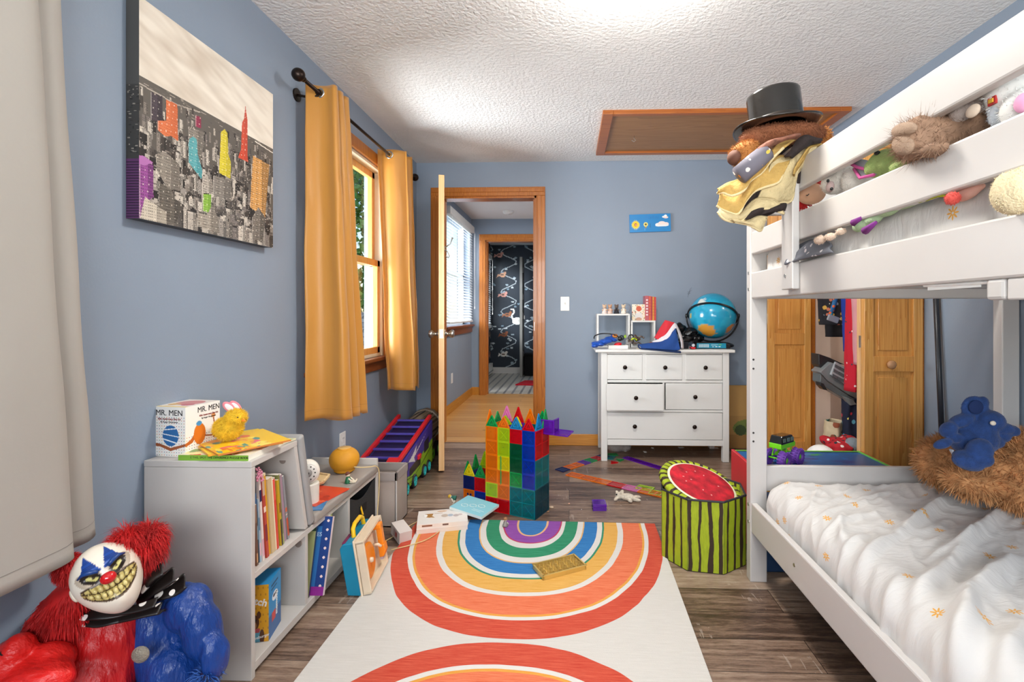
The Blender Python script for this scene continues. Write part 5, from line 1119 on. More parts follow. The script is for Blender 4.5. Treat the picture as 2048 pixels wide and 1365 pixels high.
# wooden number tile
nb_ = thing('number_board', 'pale wooden number tray with a blue 8 and red counting marks', 'wooden toy', (-1.10,2.06,ZB))
T = Matrix.Translation((-1.115,2.075,ZB+0.014)) @ Euler((R(12),R(-2),R(-24))).to_matrix().to_4x4()
PALE = wood('pale_toy_wood','#d9b27a','#e5c48e','#eed3a4','x',0.5,14)
poly = [(-0.085,-0.05),(0.075,-0.05),(0.098,0.0),(0.075,0.05),(-0.085,0.05)]
M().t(T).prism(poly,-0.004,0.004).obj('board', PALE, nb_, bev=0.0015)
rm_ = M().t(T)
for (a0,a1) in ((poly[1],poly[2]),(poly[2],poly[3]),(poly[3],poly[4])):
    rm_.tube([(a0[0],a0[1],0.007),(a1[0],a1[1],0.007)],0.0045,6)
rm_.obj('rim', PALE, nb_)
tx = text('numeral', '8', 0.050, T @ Matrix.Translation((-0.005,-0.012,0.0045)), mat('dark_blue_ink','#22486e'), nb_, bold=0.0022)
for k in range(8):
    M().t(T).ell((0.024+(k%4)*0.009,-0.020+(k//4)*0.018,0.0045),(0.0032,0.0055,0.0008),nu=8,nv=4).obj('counting_mark', mat('dark_red_ink','#7c2430'), nb_)
# purple block with a peg, behind the backrest
pk = thing('toy_block', 'magenta toy block with a wooden peg and lilac side behind the grey backrest', 'toy block', (-1.12,1.885,ZB))
q = P(617, 905, X=-1.12); M().bc((-1.125,1.90,ZB+0.065),(0.055,0.045,0.13),(0,0,R(8))).obj('body', mat('magenta_plastic','#a01e60',rough=0.4), pk, bev=0.003)
M().bc((-1.128,1.874,ZB+0.052),(0.045,0.006,0.104),(0,0,R(8))).obj('side', mat('lilac_plastic','#9c92c4',rough=0.4), pk, bev=0.001)
M().cyl((-1.125,1.90,ZB+0.13),(-1.125,1.90,ZB+0.152),0.009,n=16).obj('peg', PALE, pk)
# flat books under the monitor
printed('picture_book','red and orange picture book lying under the monitor camera','book',-0.075,0.075,-0.10,0.10,0,0.004,'#d8452a',{'+z':picbook(31,50,60,'#d8482c',('#e86a40','#c03a20','#b83a26'),22)},(-1.00,1.93,ZB),R(-12))
printed('picture_book','blue booklet beneath the monitor camera at the cushion edge','book',-0.05,0.05,-0.05,0.05,0,0.003,'#3a80b8',{},(-0.972,1.83,ZB),R(15))
# seated doll figure
def figure(name, label, loc, rz, body_c, hair_c, limb_c, scale=1.0, pose='sit', cat='toy figure', tilt=0):
    t = thing(name, label, cat, (0,0,0))
    BC = mat('fig_'+body_c, body_c, rough=0.4); LC = mat('fig_'+limb_c, limb_c, rough=0.4); HC = mat('fig_'+hair_c, hair_c, rough=0.7)
    M().lathe([(0.0,0),(0.013,0),(0.014,0.004),(0.009,0.024),(0.006,0.027),(0,0.028)],16).obj('body', BC, t, smooth=True)
    M().ell((0,0,0.036),0.009).obj('head', LC, t, smooth=True)
    M().ell((-0.0015,0.001,0.039),(0.0105,0.0105,0.0095)).obj('hair', HC, t, smooth=True)
    for s in (-1, 1):
        M().tube([(0.004,s*0.009,0.022),(0.014,s*0.012,0.014),(0.023,s*0.009,0.007)],[0.0035,0.003,0.0025],8).obj('arm', LC, t, smooth=True)
        M().tube([(0.008,s*0.006,0.005),(0.022,s*0.007,0.005),(0.032,s*0.008,0.006),(0.034,s*0.008,0.014)],[0.0045,0.004,0.0035,0.003],8).obj('leg', LC, t, smooth=True)
    place(t, loc, (0,tilt,rz), scale); return t
figure('toy_figure','tiny seated figure in a green dress on the bench cushion',(-0.945,2.085,ZB),R(10),'#1a6a44','#6a3a24','#e8dcc4',1.0)

# ================================================================ RECORD PLAYER TOY
rp = thing('toy_record_player', 'teal and cream toy record player with orange arm propped upright by the bench', 'toy record player', (-0.79,2.0,0))
T = Matrix.Translation((-0.800,1.962,0.0)) @ Matrix.Rotation(R(6),4,'Z') @ Matrix.Rotation(R(-9),4,'Y')
TEAL = mat('teal_plastic','#1585a8',rough=0.35); CREAM = mat('cream_plastic','#e2cfb4',rough=0.35); YEL = mat('yellow_toy_plastic','#f0c018',rough=0.35); ORG = mat('orange_toy_plastic','#ee8a1c',rough=0.35)
H_ = 0.205; Dp = 0.245
bb = M().t(T); bb.plate([(-0.048,0.012),(0.004,0.0),(0.004,H_),(-0.035,H_+0.002),(-0.050,H_-0.014)], -Dp/2+0.006, Dp/2-0.006); bb.obj('back_case', TEAL, rp, bev=0.004)
M().t(T).box(0.004,0.012,-Dp/2-0.004,Dp/2+0.004,-0.002,H_+0.010).obj('rim_flange', CREAM, rp, bev=0.003)
ff_ = M().t(T); ff_.box(0.012,0.044,-Dp/2,-Dp/2+0.010,0.008,H_).box(0.012,0.044,Dp/2-0.010,Dp/2,0.008,H_).box(0.012,0.044,-Dp/2,Dp/2,H_-0.008,H_+0.004).box(0.012,0.044,-Dp/2,Dp/2,0.006,0.014).box(0.012,0.018,-Dp/2,Dp/2,0.008,H_); ff_.obj('front_case', CREAM, rp, bev=0.002)
M().t(T).tube([(-0.012,-0.06,H_),(-0.012,-0.055,H_+0.030),(-0.012,-0.030,H_+0.042),(-0.012,0.035,H_+0.042),(-0.012,0.060,H_+0.028),(-0.012,0.064,H_)],0.0085,8).obj('carry_handle', YEL, rp, bev=0.001)
M().t(T).box(-0.040,-0.028,-0.11,-0.03,H_-0.004,H_+0.006).obj('latch', mat('plum_plastic','#7a2450',rough=0.4), rp, bev=0.002)
Tt = T @ Matrix.Translation((0.018,-0.035,0.095)) @ Matrix.Rotation(PI/2,4,'Y')
M().t(Tt).lathe([(0.0,0.010),(0.062,0.009),(0.068,0.006),(0.068,0.0)],36,ring=True).obj('turntable', ORG, rp, smooth=False, bev=0.001)
M().t(Tt).lathe([(0.0,0.022),(0.009,0.020),(0.010,0.010)],20,ring=True).obj('spindle', CREAM, rp, smooth=True)
ar = M().t(T); ar.bc((0.046,0.070,0.150),(0.022,0.028,0.080),(0,0,0)); ar.bc((0.040,0.070,0.185),(0.034,0.034,0.022)); ar.plate([(0.034,0.060),(0.052,0.060),(0.062,0.082),(0.060,0.112),(0.034,0.112)],0.050,0.090)
ar.obj('tone_arm', ORG, rp, bev=0.004)
M().t(T).tube([(0.020,0.045,0.118),(0.040,0.040,0.120),(0.050,0.044,0.108)],0.006,8).obj('lever', CREAM, rp, smooth=True)
M().t(T).bc((0.040,0.072,0.058),(0.014,0.03,0.02)).obj('needle_head', mat('grey_toy_plastic','#b8a8b0'), rp, bev=0.002)
# small cardboard box behind it
cb = printed('cardboard_box','small white cardboard box with red print behind the toy record player','box',-0.055,0.055,-0.030,0.030,0,0.055,'#dcd2cc',{'-y':spine(30,16,'#e2d8d4',[(0.3,0.2,0.75,0.8,'#b8a0a0'),(0.5,0.3,0.7,0.7,'#a83a3a')]),'+x':'#cfc4be'},(-0.800,2.33,0.006),R(-50),0,R(8))

# ================================================================ CLOWN DOLL
cl_ = thing('clown_doll', 'scary clown doll with red hair tufts slumped on the floor against the bookshelf', 'clown doll', (-1.10,1.22,0))
RED = mat('red_satin','#b81014',rough=0.45,var=0.08,vscale=10,bump=1.0,bscale=16,stretch=(1,1,0.28),bdist=0.03); BLU = mat('royal_blue_satin','#123c86',rough=0.36,var=0.1,vscale=12,bump=1.0,bscale=16,stretch=(1,1,0.3),bdist=0.03)
REDF = mat('red_fake_fur','#c01212',rough=0.75,var=0.2,vscale=30)
def cloth_body(name, ells, mt, parent, voxel=0.008, amp=0.012, scale=0.09, smooth=8):
    o = plush(name, ells, mt, parent, voxel, smooth)
    tx = bpy.data.textures.new(name+'_folds', 'MARBLE' if False else 'CLOUDS'); tx.noise_scale = scale; tx.noise_depth = 1
    d = o.modifiers.new('folds','DISPLACE'); d.texture = tx; d.strength = amp; d.mid_level = 0.5; d.texture_coords = 'GLOBAL'
    return o
YC = 1.235
def W3(px, py, y=YC): return P(px, py, Y=y)
# torso halves: red on the left, blue on the right
def c3(px, py, y): return tuple(P(px, py, Y=y*0.93))
def c4(px, py, y): return tuple(P(px, py, Y=y*0.90))
cloth_body('red_robe', [(c4(205,1295,1.27),(0.088,0.065,0.12),(0,0,0)),(c4(165,1250,1.27),(0.08,0.07,0.12),(0,0,R(10))),(c4(175,1365,1.24),(0.10,0.08,0.09),(0,0,0)),(c4(110,1310,1.22),(0.06,0.06,0.09),(0,R(20),0))], RED, cl_, 0.008, 0.014, 0.05)
cloth_body('blue_robe', [(c3(318,1280,1.285),(0.058,0.062,0.12),(0,0,0)),(c3(350,1360,1.27),(0.07,0.07,0.10),(0,0,0)),(c3(350,1205,1.30),(0.060,0.055,0.045),(0,0,0))], BLU, cl_, 0.007, 0.014, 0.05)
cloth_body('blue_sleeve', [(c3(375,1215,1.29),(0.052,0.055,0.055),(0,R(20),0)),(c3(405,1262,1.28),(0.040,0.048,0.085),(0,R(-14),0)),(c3(430,1312,1.26),(0.028,0.036,0.055),(0,R(-4),0))], BLU, cl_, 0.006, 0.012, 0.05)
cloth_body('red_sleeve', [(c4(95,1330,1.16),(0.06,0.05,0.045),(0,R(-20),0)),(c4(20,1330,1.13),(0.045,0.045,0.05),(0,R(40),0)),(c4(38,1295,1.13),(0.022,0.03,0.03),(0,0,0)),(c4(70,1360,1.12),(0.08,0.05,0.04),(0,0,0))], mat('bright_red_satin','#e0201c',rough=0.4,bump=1.0,bscale=20,stretch=(0.5,1,1),bdist=0.02), cl_, 0.006, 0.02, 0.06)
fur('blue_cuff_fringe', [(c3(413,1352,1.24),(0.022,0.022,0.018),(0,0,0))], mat('blue_fringe','#2a5aa8',rough=0.7), cl_, 260, 0.03, 0.0025, 6, 0.3, 0.5)
M().tube([c4(8,1305,1.10), c4(22,1318,1.12), c4(14,1332,1.12)], 0.007, 8).obj('bracelet', mat('dark_pewter','#4a4440',rough=0.3,metal=0.8), cl_, smooth=True)
# fur cape over the left shoulder
fc = [(c4(122,1260,1.235),(0.065,0.06,0.12),(0,R(22),0)),(c4(85,1320,1.22),(0.05,0.05,0.075),(0,R(15),0)),(c4(150,1200,1.26),(0.05,0.045,0.06),(0,R(30),0))]
plush('fur_cape', fc, REDF, cl_, 0.008, 6); fur('cape_fur', fc, REDF, cl_, 7000, 0.05, 0.0018, 11, 1.6, 0.22, 0.9)
# button pompom
pm = P(281, 1310, Y=1.085); pe = [(tuple(pm),(0.019,0.012,0.018),(0,0,0))]
M().ell(*pe[0]).obj('pompom_button', mat('silver_tinsel','#b0a898',rough=0.5,metal=0.4,bump=1.0,bscale=300), cl_, smooth=True)
# bow collar, black with white spots
SPOT = bpy.data.materials.new('black_spotted_satin'); SPOT.use_nodes = True; N, L = nodes_of(SPOT)
tc = N.new('ShaderNodeTexCoord'); vo = N.new('ShaderNodeTexVoronoi'); vo.inputs['Scale'].default_value = 26; vo.inputs['Randomness'].default_value = 0.35; L.new(tc.outputs['Object'], vo.inputs[0])
lt = math_node(N, L, 'LESS_THAN', vo.outputs[0], 0.27); m2 = N.new('ShaderNodeMix'); m2.data_type = 'RGBA'; L.new(lt, m2.inputs[0]); m2.inputs[6].default_value = (*lin('#17100e'),1); m2.inputs[7].default_value = (*lin('#ece4dc'),1)
L.new(m2.outputs[2], N['Principled BSDF'].inputs['Base Color']); N['Principled BSDF'].inputs['Roughness'].default_value = 0.4
def ruffle(name, pa, pb, w0, w1, tilt, seed, n=7, amp=0.012):
    pa, pb = Vector(pa), Vector(pb); d = (pb-pa); up = Vector((0,-0.35,1)).normalized()
    up = (up - d.normalized()*up.dot(d.normalized())).normalized(); nr = d.normalized().cross(up)
    def f(u, v):
        w = w0+(w1-w0)*u; s = (v-0.5)
        return pa + d*u + up*(s*w*(1+0.12*math.sin(u*9+seed))) + nr*(amp*math.sin(v*PI*n+seed)*(0.4+u)) + Vector((0,-0.01,0))*math.sin(u*PI)
    return M().grid(f, 30, 40).obj(name, SPOT, cl_, smooth=True, solid=0.002)
ruffle('collar_bow', c3(275,1208,1.235), c3(350,1150,1.25), 0.04, 0.085, 0, 1.0, 5)
ruffle('collar_bow', c3(262,1230,1.20), c3(172,1232,1.185), 0.035, 0.045, 0, 2.5, 4)
ruffle('collar_ruff', c3(180,1244,1.19), c3(320,1215,1.215), 0.035, 0.045, 0, 4, 4, 0.008)
# head
HC_ = Vector(c3(214,1150,1.165)); HS_ = 0.87
yaw_h = math.atan2(HC_.x, HC_.y)
HT = Matrix.Translation(HC_) @ Matrix.Rotation(-yaw_h+R(8),4,'Z') @ Matrix.Rotation(R(-21),4,'Y') @ Matrix.Rotation(R(-24),4,'X') @ Matrix.Scale(HS_,4)
hm = M(); hm.k = 0
def head_r(d):
    x, y, z = d; rx = 0.070*(1-0.10*max(0,-z)**1.5*1.0); r = Vector((x*rx, y*0.072, z*(0.082 if z > 0 else 0.092)))
    f = max(0, -y)
    # jaw and chin, cheeks, brow, eye sockets
    r.y -= f*0.014*math.exp(-((z+0.80)/0.22)**2-(x/0.35)**2); r.z -= max(0,-z)**3*0.014
    for s in (-1, 1):
        r.y -= f*0.010*math.exp(-((z+0.12)/0.20)**2-((x-s*0.62)/0.22)**2)
        r.y -= f*0.010*math.exp(-((z-0.34)/0.12)**2-((x-s*0.34)/0.26)**2)
        r.y += f*0.012*math.exp(-((z-0.12)/0.13)**2-((x-s*0.36)/0.18)**2)
    r.y += f*0.007*math.exp(-((z+0.48)/0.20)**2-(x/0.55)**2)
    return r
NU, NV = 150, 120
vs = []
for j in range(NV+1):
    ph = -PI/2+PI*j/NV
    for i in range(NU): t = 2*PI*i/NU; vs.append(head_r((math.cos(ph)*math.cos(t), math.cos(ph)*math.sin(t), math.sin(ph))))
fs = [(j*NU+i, j*NU+(i+1)%NU, (j+1)*NU+(i+1)%NU, (j+1)*NU+i) for j in range(NV) for i in range(NU)]
hm.add(vs, fs); ho = hm.obj('mask_head', mat('painted_latex', rough=0.35, attr=True, var=0.04, vscale=60), None, smooth=True)
def face_col(p):
    x, z = p.x/0.070, p.z/0.086
    if p.y > 0.0: return '#e6dcca'
    def ine(cx_, cz_, rx, rz, a=0):
        dx, dz = x-cx_, z-cz_; ca_, sa_ = math.cos(a), math.sin(a); return ((dx*ca_+dz*sa_)/rx)**2+((-dx*sa_+dz*ca_)/rz)**2
    # grin
    gx, gz = x, z+0.44-0.42*x*x
    if abs(x) < 0.80:
        hh = 0.30*(1-(x/0.82)**2)**0.6
        if abs(gz) < hh:
            if abs(gz) > hh*0.86: return '#2a1a10'
            col = (x*6.2+0.5) % 1.0; row = abs(gz-0.02)
            if col < 0.13 or row < 0.022: return '#3a2a14'
            return '#cdbb74' if (0.2 < col < 0.85) else '#a08c4a'
        if abs(gz) < hh+0.035: return '#6a5644'
    for s in (-1, 1):
        e = ine(s*0.37, 0.09, 0.17, 0.062, s*0.5)
        if e < 1:
            if ine(s*0.34, 0.09, 0.045, 0.04) < 1: return '#4a3c20'
            return '#d2c87c'
        if ine(s*0.38, 0.10, 0.30, 0.17, s*0.5) < 1: return '#241a16'
        # blue triangle over the eye
        tz = (z-0.19)/0.60
        if 0 < tz < 1 and abs(x-s*(0.34-0.04*tz)) < 0.31*(1-tz): return '#1a4696' if (int(z*60) % 3) else '#123070'
        if ine(s*0.42, 0.08, 0.40, 0.24, s*0.5) < 1: return '#b8a894'
    return '#e8decd'
paint_vertices(ho, face_col); ho.matrix_basis = HT; attach(ho, cl_)
def hp(x, y, z): return HT @ Vector((x, y, z))
M().t(HT).ell((0.0,-0.080,-0.010),(0.0165,0.014,0.0145)).obj('nose', mat('glossy_red','#c8141a',rough=0.12,coat=0.6), cl_, smooth=True)
for s in (-1, 1):
    M().t(HT).tube([(s*0.010,-0.073,0.016),(s*0.022,-0.072,0.024),(s*0.036,-0.064,0.028),(s*0.048,-0.052,0.024)],[0.004,0.006,0.005,0.002],10).obj('brow', mat('painted_blue','#1a4080',rough=0.35) , cl_, smooth=True)
    M().t(HT).ell((s*0.068,0.004,-0.004),(0.007,0.013,0.018)).obj('ear', mat('latex_cream','#e4d8c4',rough=0.4), cl_, smooth=True)
# tooth bumps
th = mat('old_ivory_teeth','#cfbf7c',rough=0.3)
for k in range(9):
    xk = (k-4)*0.0105; u_ = xk/0.070
    for up in (0, 1):
        zc = (-0.44+0.42*u_*u_+(0.125 if up else -0.105)*(1-(abs(u_)/0.85)**2)**0.7)*0.086
        yy = -0.072*math.sqrt(max(0.05, 1-u_*u_-(zc/0.092)**2))-0.0005
        M().t(HT).ell((xk,yy+0.002,zc),(0.0049,0.0055,0.0088*(1-abs(u_)*0.45)),nu=10,nv=8).obj('tooth', th, cl_, smooth=True)
for s, lst in ((-1, [((-0.052,0.012,0.064),(0.022,0.022,0.028),(0,0,0))]), (1, [((0.064,0.016,0.045),(0.030,0.030,0.028),(0,0,0)),((0.086,0.020,0.006),(0.026,0.028,0.040),(0,0,0)),((0.105,0.022,0.030),(0.026,0.026,0.026),(0,0,0))])):
    ee = [(tuple(hp(*c)), r, e) for c, r, e in lst]
    plush('hair_tuft', ee, REDF, cl_, 0.005, 4); fur('hair_strands', ee, REDF, cl_, 4200 if s > 0 else 2400, 0.040 if s > 0 else 0.018, 0.0016, 20+s, 0.55, 0.28, 0.9)
# legs reaching towards the camera, below the frame
cloth_body('trouser_leg', [((-1.06,1.06,0.06),(0.06,0.13,0.055),(0,0,0)),((-0.94,1.08,0.06),(0.05,0.13,0.05),(0,0,0))], BLU, cl_, 0.009, 0.02)

# ================================================================ TOY TRUCKS BY THE WALL
tk = thing('toy_truck', 'large purple and red toy transporter truck with turquoise wheels by the left wall', 'toy truck', (-1.05,3.0,0))
PU = mat('purple_toy_plastic','#3a2c8c',rough=0.35); RD = mat('red_toy_plastic','#d8202a',rough=0.35); GN = mat('lime_toy_plastic','#8cc02a',rough=0.4); TQ = mat('turquoise_plastic','#30b8b8',rough=0.35); DKP = mat('dark_violet_plastic','#241c4c',rough=0.5)
tx0, tx1, ty0, ty1 = -1.185, -0.955, 2.66, 3.42
# sloped top: rises from the near end to the far end
hgt = lambda y: 0.20+0.15*(y-ty0)/(ty1-ty0)
def wedge(x0, x1, y0, y1, z0, f, dz=0.0):
    b = M(); b.add([(x0,y0,z0),(x1,y0,z0),(x1,y1,z0),(x0,y1,z0),(x0,y0,f(y0)+dz),(x1,y0,f(y0)+dz),(x1,y1,f(y1)+dz),(x0,y1,f(y1)+dz)],[(0,3,2,1),(4,5,6,7),(0,1,5,4),(1,2,6,5),(2,3,7,6),(3,0,4,7)]); return b
sd_ = Pic(120, 46, '#44369c'); sd_.poly([(0,46),(0,26),(40,34),(80,22),(120,20),(120,46)],'#8cb82c').line([(0,30),(50,40),(120,26)],1.2,'#26481c').line([(0,38),(40,44)],1.2,'#26481c').poly([(26,10),(50,22),(46,14),(92,4),(52,10),(56,2),(40,8)],'#e0e0e4').rect(30,22,70,34,'#1c2028').rect(84,12,104,26,'#2a2440')
b = wedge(tx0, tx1-0.001, ty0+0.10, ty1, 0.045, hgt, -0.02); b.obj('body', PU, tk, bev=0.004)
# side panel with printed decoration
def side_grid():
    h, w = sd_.a.shape[:2]; vs = []; fs = []; cols = []
    ya, yb = ty0+0.10, ty1
    for j in range(h+1):
        for i in range(w+1):
            y = ya+(yb-ya)*i/w; zt = hgt(y)-0.022; vs.append((tx1+0.002, y, zt+(0.045-zt)*j/h))
    for j in range(h):
        for i in range(w): a = j*(w+1)+i; fs.append((a, a+w+1, a+w+2, a+1)); cols += [list(sd_.a[j,i])+[1]]*4
    me = bpy.data.meshes.new('side_panel'); me.from_pydata(vs, [], fs); at = me.color_attributes.new('Col','FLOAT_COLOR','CORNER'); at.data.foreach_set('color', np.array(cols, np.float32).ravel())
    me.materials.append(mat('printed_plastic', rough=0.3, attr=True, var=0.0)); o = bpy.data.objects.new('side_panel', me); COL.objects.link(o); attach(o, tk); m = o.modifiers.new('s','SOLIDIFY'); m.thickness = 0.003; m.offset = -1
side_grid()
for x in (tx0, tx1-0.020): wedge(x-0.004, x+0.020, ty0-0.03, ty1, 0.0, hgt, 0.012).obj('ramp_rail', RD, tk, bev=0.003) if False else None
for x in (tx0+0.002, tx1-0.012):
    rl = M(); pts = [(x, ty0-0.02, hgt(ty0)+0.008), (x, ty1-0.01, hgt(ty1)+0.008)]
    a, b2 = Vector(pts[0]), Vector(pts[1]); d = (b2-a); rl.bc((a+b2)/2, (0.022, d.length, 0.024), (math.atan2(d.z, d.y),0,0)); rl.obj('ramp_rail', RD, tk, bev=0.003)
for i in range(7):
    y = ty0+0.06+i*0.105; M().bc((( tx0+tx1)/2-0.004, y, hgt(y)+0.004),(tx1-tx0-0.03,0.016,0.012)).obj('rung', mat('violet_plastic','#5248a8',rough=0.4), tk, bev=0.002)
wedge(tx0+0.012, tx1-0.014, ty0+0.02, ty1-0.02, 0.10, hgt, -0.016).obj('bed_floor', DKP, tk)
M().box(tx0, tx1, ty0, ty0+0.10, 0.06, 0.175).obj('cab', RD, tk, bev=0.012)
M().bc(((tx0+tx1)/2+0.07, ty0+0.10, 0.20),(0.07,0.11,0.07),(R(20),0,0)).obj('nose_block', RD, tk, bev=0.01)
M().box(tx1-0.002, tx1+0.014, ty0+0.42, ty0+0.47, 0.15, 0.18).obj('button', RD, tk, bev=0.004)
M().box(tx0+0.01, tx1, ty0+0.02, ty1-0.02, 0.03, 0.06).obj('chassis', GN, tk, bev=0.004)
for y in (ty0+0.20, ty0+0.35, ty0+0.55, ty0+0.65):
    for x, s in ((tx1, 1), (tx0, -1)):
        w_ = M().t(Matrix.Translation((x-0.006*s, y, 0.042)) @ Matrix.Rotation(s*PI/2, 4, 'Y')); w_.lathe([(0.0,-0.01),(0.038,-0.01),(0.042,-0.004),(0.042,0.012),(0.038,0.018),(0.028,0.018),(0.026,0.012),(0.0,0.012)],28); wo = w_.obj('wheel', mat('black_rubber','#14161c',rough=0.5), tk, smooth=False)
        r2 = M().t(Matrix.Translation((x-0.006*s, y, 0.042)) @ Matrix.Rotation(s*PI/2, 4, 'Y')); r2.lathe([(0.022,0.012),(0.029,0.020),(0.030,0.013)],28,ring=True)
        for k in range(5): t = 2*PI*k/5; r2.tube([(0,0,0.016),(0.026*math.cos(t),0.026*math.sin(t),0.018)],0.0035,6)
        ro = r2.obj('rim', TQ, None); ro.parent = wo
# cardboard garbage truck behind
gt = thing('toy_truck', 'brown and green toy truck with a ribbed barrel top behind the purple truck', 'toy truck', (-1.12,3.65,0))
BR_ = mat('taupe_toy_plastic','#8c7c68',rough=0.5); GD = mat('bright_green_plastic','#5aa02a',rough=0.4)
for k in range(11):
    a = R(-15+k*21); T = Matrix.Translation((-1.10,3.62,0.22)) @ Matrix.Rotation(a,4,'Y'); M().t(T).box(-0.035,0.035,-0.16,0.14,0.098,0.106).obj('barrel_slat', BR_ if k%3 else mat('dark_brown_plastic','#4c4238',rough=0.5), gt, bev=0.001)
M().t(Matrix.Translation((-1.10,3.62,0.22)) @ Matrix.Rotation(PI/2,4,'X')).lathe([(0.0,-0.12),(0.095,-0.12),(0.095,0.15),(0.0,0.15)],24).obj('barrel_core', mat('dark_brown_plastic','#4c4238',rough=0.5), gt)
M().t(Matrix.Translation((-1.10,3.62,0.22)) @ Matrix.Rotation(PI/2,4,'X')).lathe([(0.095,-0.175),(0.122,-0.172),(0.122,-0.125),(0.095,-0.12)],12,ring=True).obj('barrel_ring', BR_, gt)
M().box(-1.17,-1.03,3.48,3.80,0.05,0.13).obj('chassis', BR_, gt, bev=0.006)
for y in (3.55, 3.72):
    w_ = M().t(Matrix.Translation((-1.015,y,0.055)) @ Matrix.Rotation(PI/2,4,'Y')); w_.lathe([(0.0,0.0),(0.055,0.0),(0.055,0.03),(0.0,0.03)],24); wo = w_.obj('wheel', BLACKP, gt)
    h_ = M().t(Matrix.Translation((-1.015,y,0.055)) @ Matrix.Rotation(PI/2,4,'Y')); h_.lathe([(0.012,0.03),(0.036,0.034),(0.036,0.03)],20,ring=True); ho2 = h_.obj('rim', GD, None); ho2.parent = wo
M().box(-1.03,-1.00,3.44,3.52,0.06,0.15).obj('arm', GD, gt, bev=0.004); M().box(-1.16,-1.13,3.44,3.52,0.06,0.12).obj('arm', GD, gt, bev=0.004)
# ================================================================ MAGNETIC TILES
def clear(name, col, dens=0.55):
    if name in MATS: return MATS[name]
    m = bpy.data.materials.new(name); MATS[name] = m; m.use_nodes = True; N, L = nodes_of(m); N.remove(N['Principled BSDF']); o = N['Material Output']
    c = lin(col); t = N.new('ShaderNodeBsdfTransparent'); t.inputs[0].default_value = (*[x**0.27 for x in c], 1)
    d = N.new('ShaderNodeBsdfPrincipled'); d.inputs['Base Color'].default_value = (*c, 1); d.inputs['Roughness'].default_value = 0.12; d.inputs['Coat Weight'].default_value = 0.5
    nz = N.new('ShaderNodeTexNoise'); nz.inputs['Scale'].default_value = 30; tc = N.new('ShaderNodeTexCoord'); L.new(tc.outputs['Object'], nz.inputs[0])
    f = math_node(N, L, 'ADD', math_node(N, L, 'MULTIPLY', nz.outputs[0], 0.16), dens-0.08)
    x = N.new('ShaderNodeMixShader'); L.new(f, x.inputs[0]); L.new(t.outputs[0], x.inputs[1]); L.new(d.outputs[0], x.inputs[2]); L.new(x.outputs[0], o.inputs[0])
    return m
TC = dict(orange='#f07d10', yellow='#e8d818', lime='#b4d81c', red='#d4101c', blue='#0a3cb4', teal='#0a7c84', green='#0ca050', dark_green='#0a5c38', pink='#e880c0', purple='#6a1cb0', sky='#1c90c8', navy='#14286c', dark_teal='#0a4a5c')
def tmat(c, k): return clear('clear_'+c+'_'+k, TC[c], 0.42 if k == 'pane' else 0.66)
S_ = 0.0765
def tile_mesh(w, h, t=0.006, tri=False, cross=False, window=False):
    """one tile in the x,z plane: raised rim, thin pane with relief lines"""
    b = M(); r = 0.0055
    if tri:
        A, B, C = Vector((-w/2,0)), Vector((w/2,0)), Vector((0,h))
        def bar(p, q): d = q-p; c = (p+q)/2; b.bc((c.x,0,c.y),(d.length,t,r),(0,-math.atan2(d.y,d.x),0))
        k = 0.93
        ctr = (A+B+C)/3; bar(ctr+(A-ctr)*k, ctr+(B-ctr)*k); bar(ctr+(B-ctr)*k, ctr+(C-ctr)*k); bar(ctr+(C-ctr)*k, ctr+(A-ctr)*k)
        for s in (0.45,): bar(ctr+(A-ctr)*s, ctr+(B-ctr)*s); bar(ctr+(B-ctr)*s, ctr+(C-ctr)*s); bar(ctr+(C-ctr)*s, ctr+(A-ctr)*s)
        b.m(1); P_ = [ctr+(v-ctr)*0.93 for v in (A,B,C)]; b.plate([(v.x,v.y) for v in P_], -0.0012, 0.0012); return b
    b.box(-w/2,w/2,-t/2,t/2,0,r).box(-w/2,w/2,-t/2,t/2,h-r,h).box(-w/2,-w/2+r,-t/2,t/2,r,h-r).box(w/2-r,w/2,-t/2,t/2,r,h-r)
    nx = max(1, round(w/S_)); nz = max(1, round(h/S_))
    if nx > 1 and not window: b.box(-0.002,0.002,-t/2+0.001,t/2-0.001,r,h-r)
    if nz > 1 and not window: b.box(-w/2+r,w/2-r,-t/2+0.001,t/2-0.001,h/2-0.002,h/2+0.002)
    if cross:
        for i in range(nx):
            for j in range(nz):
                cx_ = -w/2+(i+0.5)*w/nx; cz = (j+0.5)*h/nz; d = w/nx*0.62
                for a in (45, -45): b.bc((cx_,0,cz),(d*1.25,0.0036,0.0016),(0,R(a),0))
    b.m(1)
    if window: b.box(-w/2+r,w/2-r,-0.0012,0.0012,r,h*0.28).box(-w/2+r,w/2-r,-0.0012,0.0012,h*0.72,h-r).box(-w/2+r,-w*0.22,-0.0012,0.0012,h*0.28,h*0.72).box(w*0.22,w/2-r,-0.0012,0.0012,h*0.28,h*0.72).box(-0.003,0.003,-0.0012,0.0012,h*0.28,h*0.72).box(-w*0.22,w*0.22,-0.0012,0.0012,h*0.5-0.003,h*0.5+0.003)
    else: b.box(-w/2+r,w/2-r,-0.0012,0.0012,r,h-r)
    return b
PROTO = {}
def put_tile(parent, col, mtx, w=S_, h=S_, **k):
    key = (col, round(w,3), round(h,3), tuple(sorted(k.items())))
    if key not in PROTO:
        o = tile_mesh(w, h, **k).obj('tile', [tmat(col,'rim'), tmat(col,'pane')]); PROTO[key] = o.data; bpy.data.objects.remove(o)
    o = bpy.data.objects.new('tile', PROTO[key]); COL.objects.link(o); loc, rot, sc = mtx.decompose(); o.location = loc; o.rotation_euler = rot.to_euler(); o.scale = sc
    if parent is not None: o.parent = parent; o.matrix_parent_inverse = Matrix()
    return o
fd = Vector((0.907,-0.421,0)); ang = math.atan2(fd.y, fd.x)
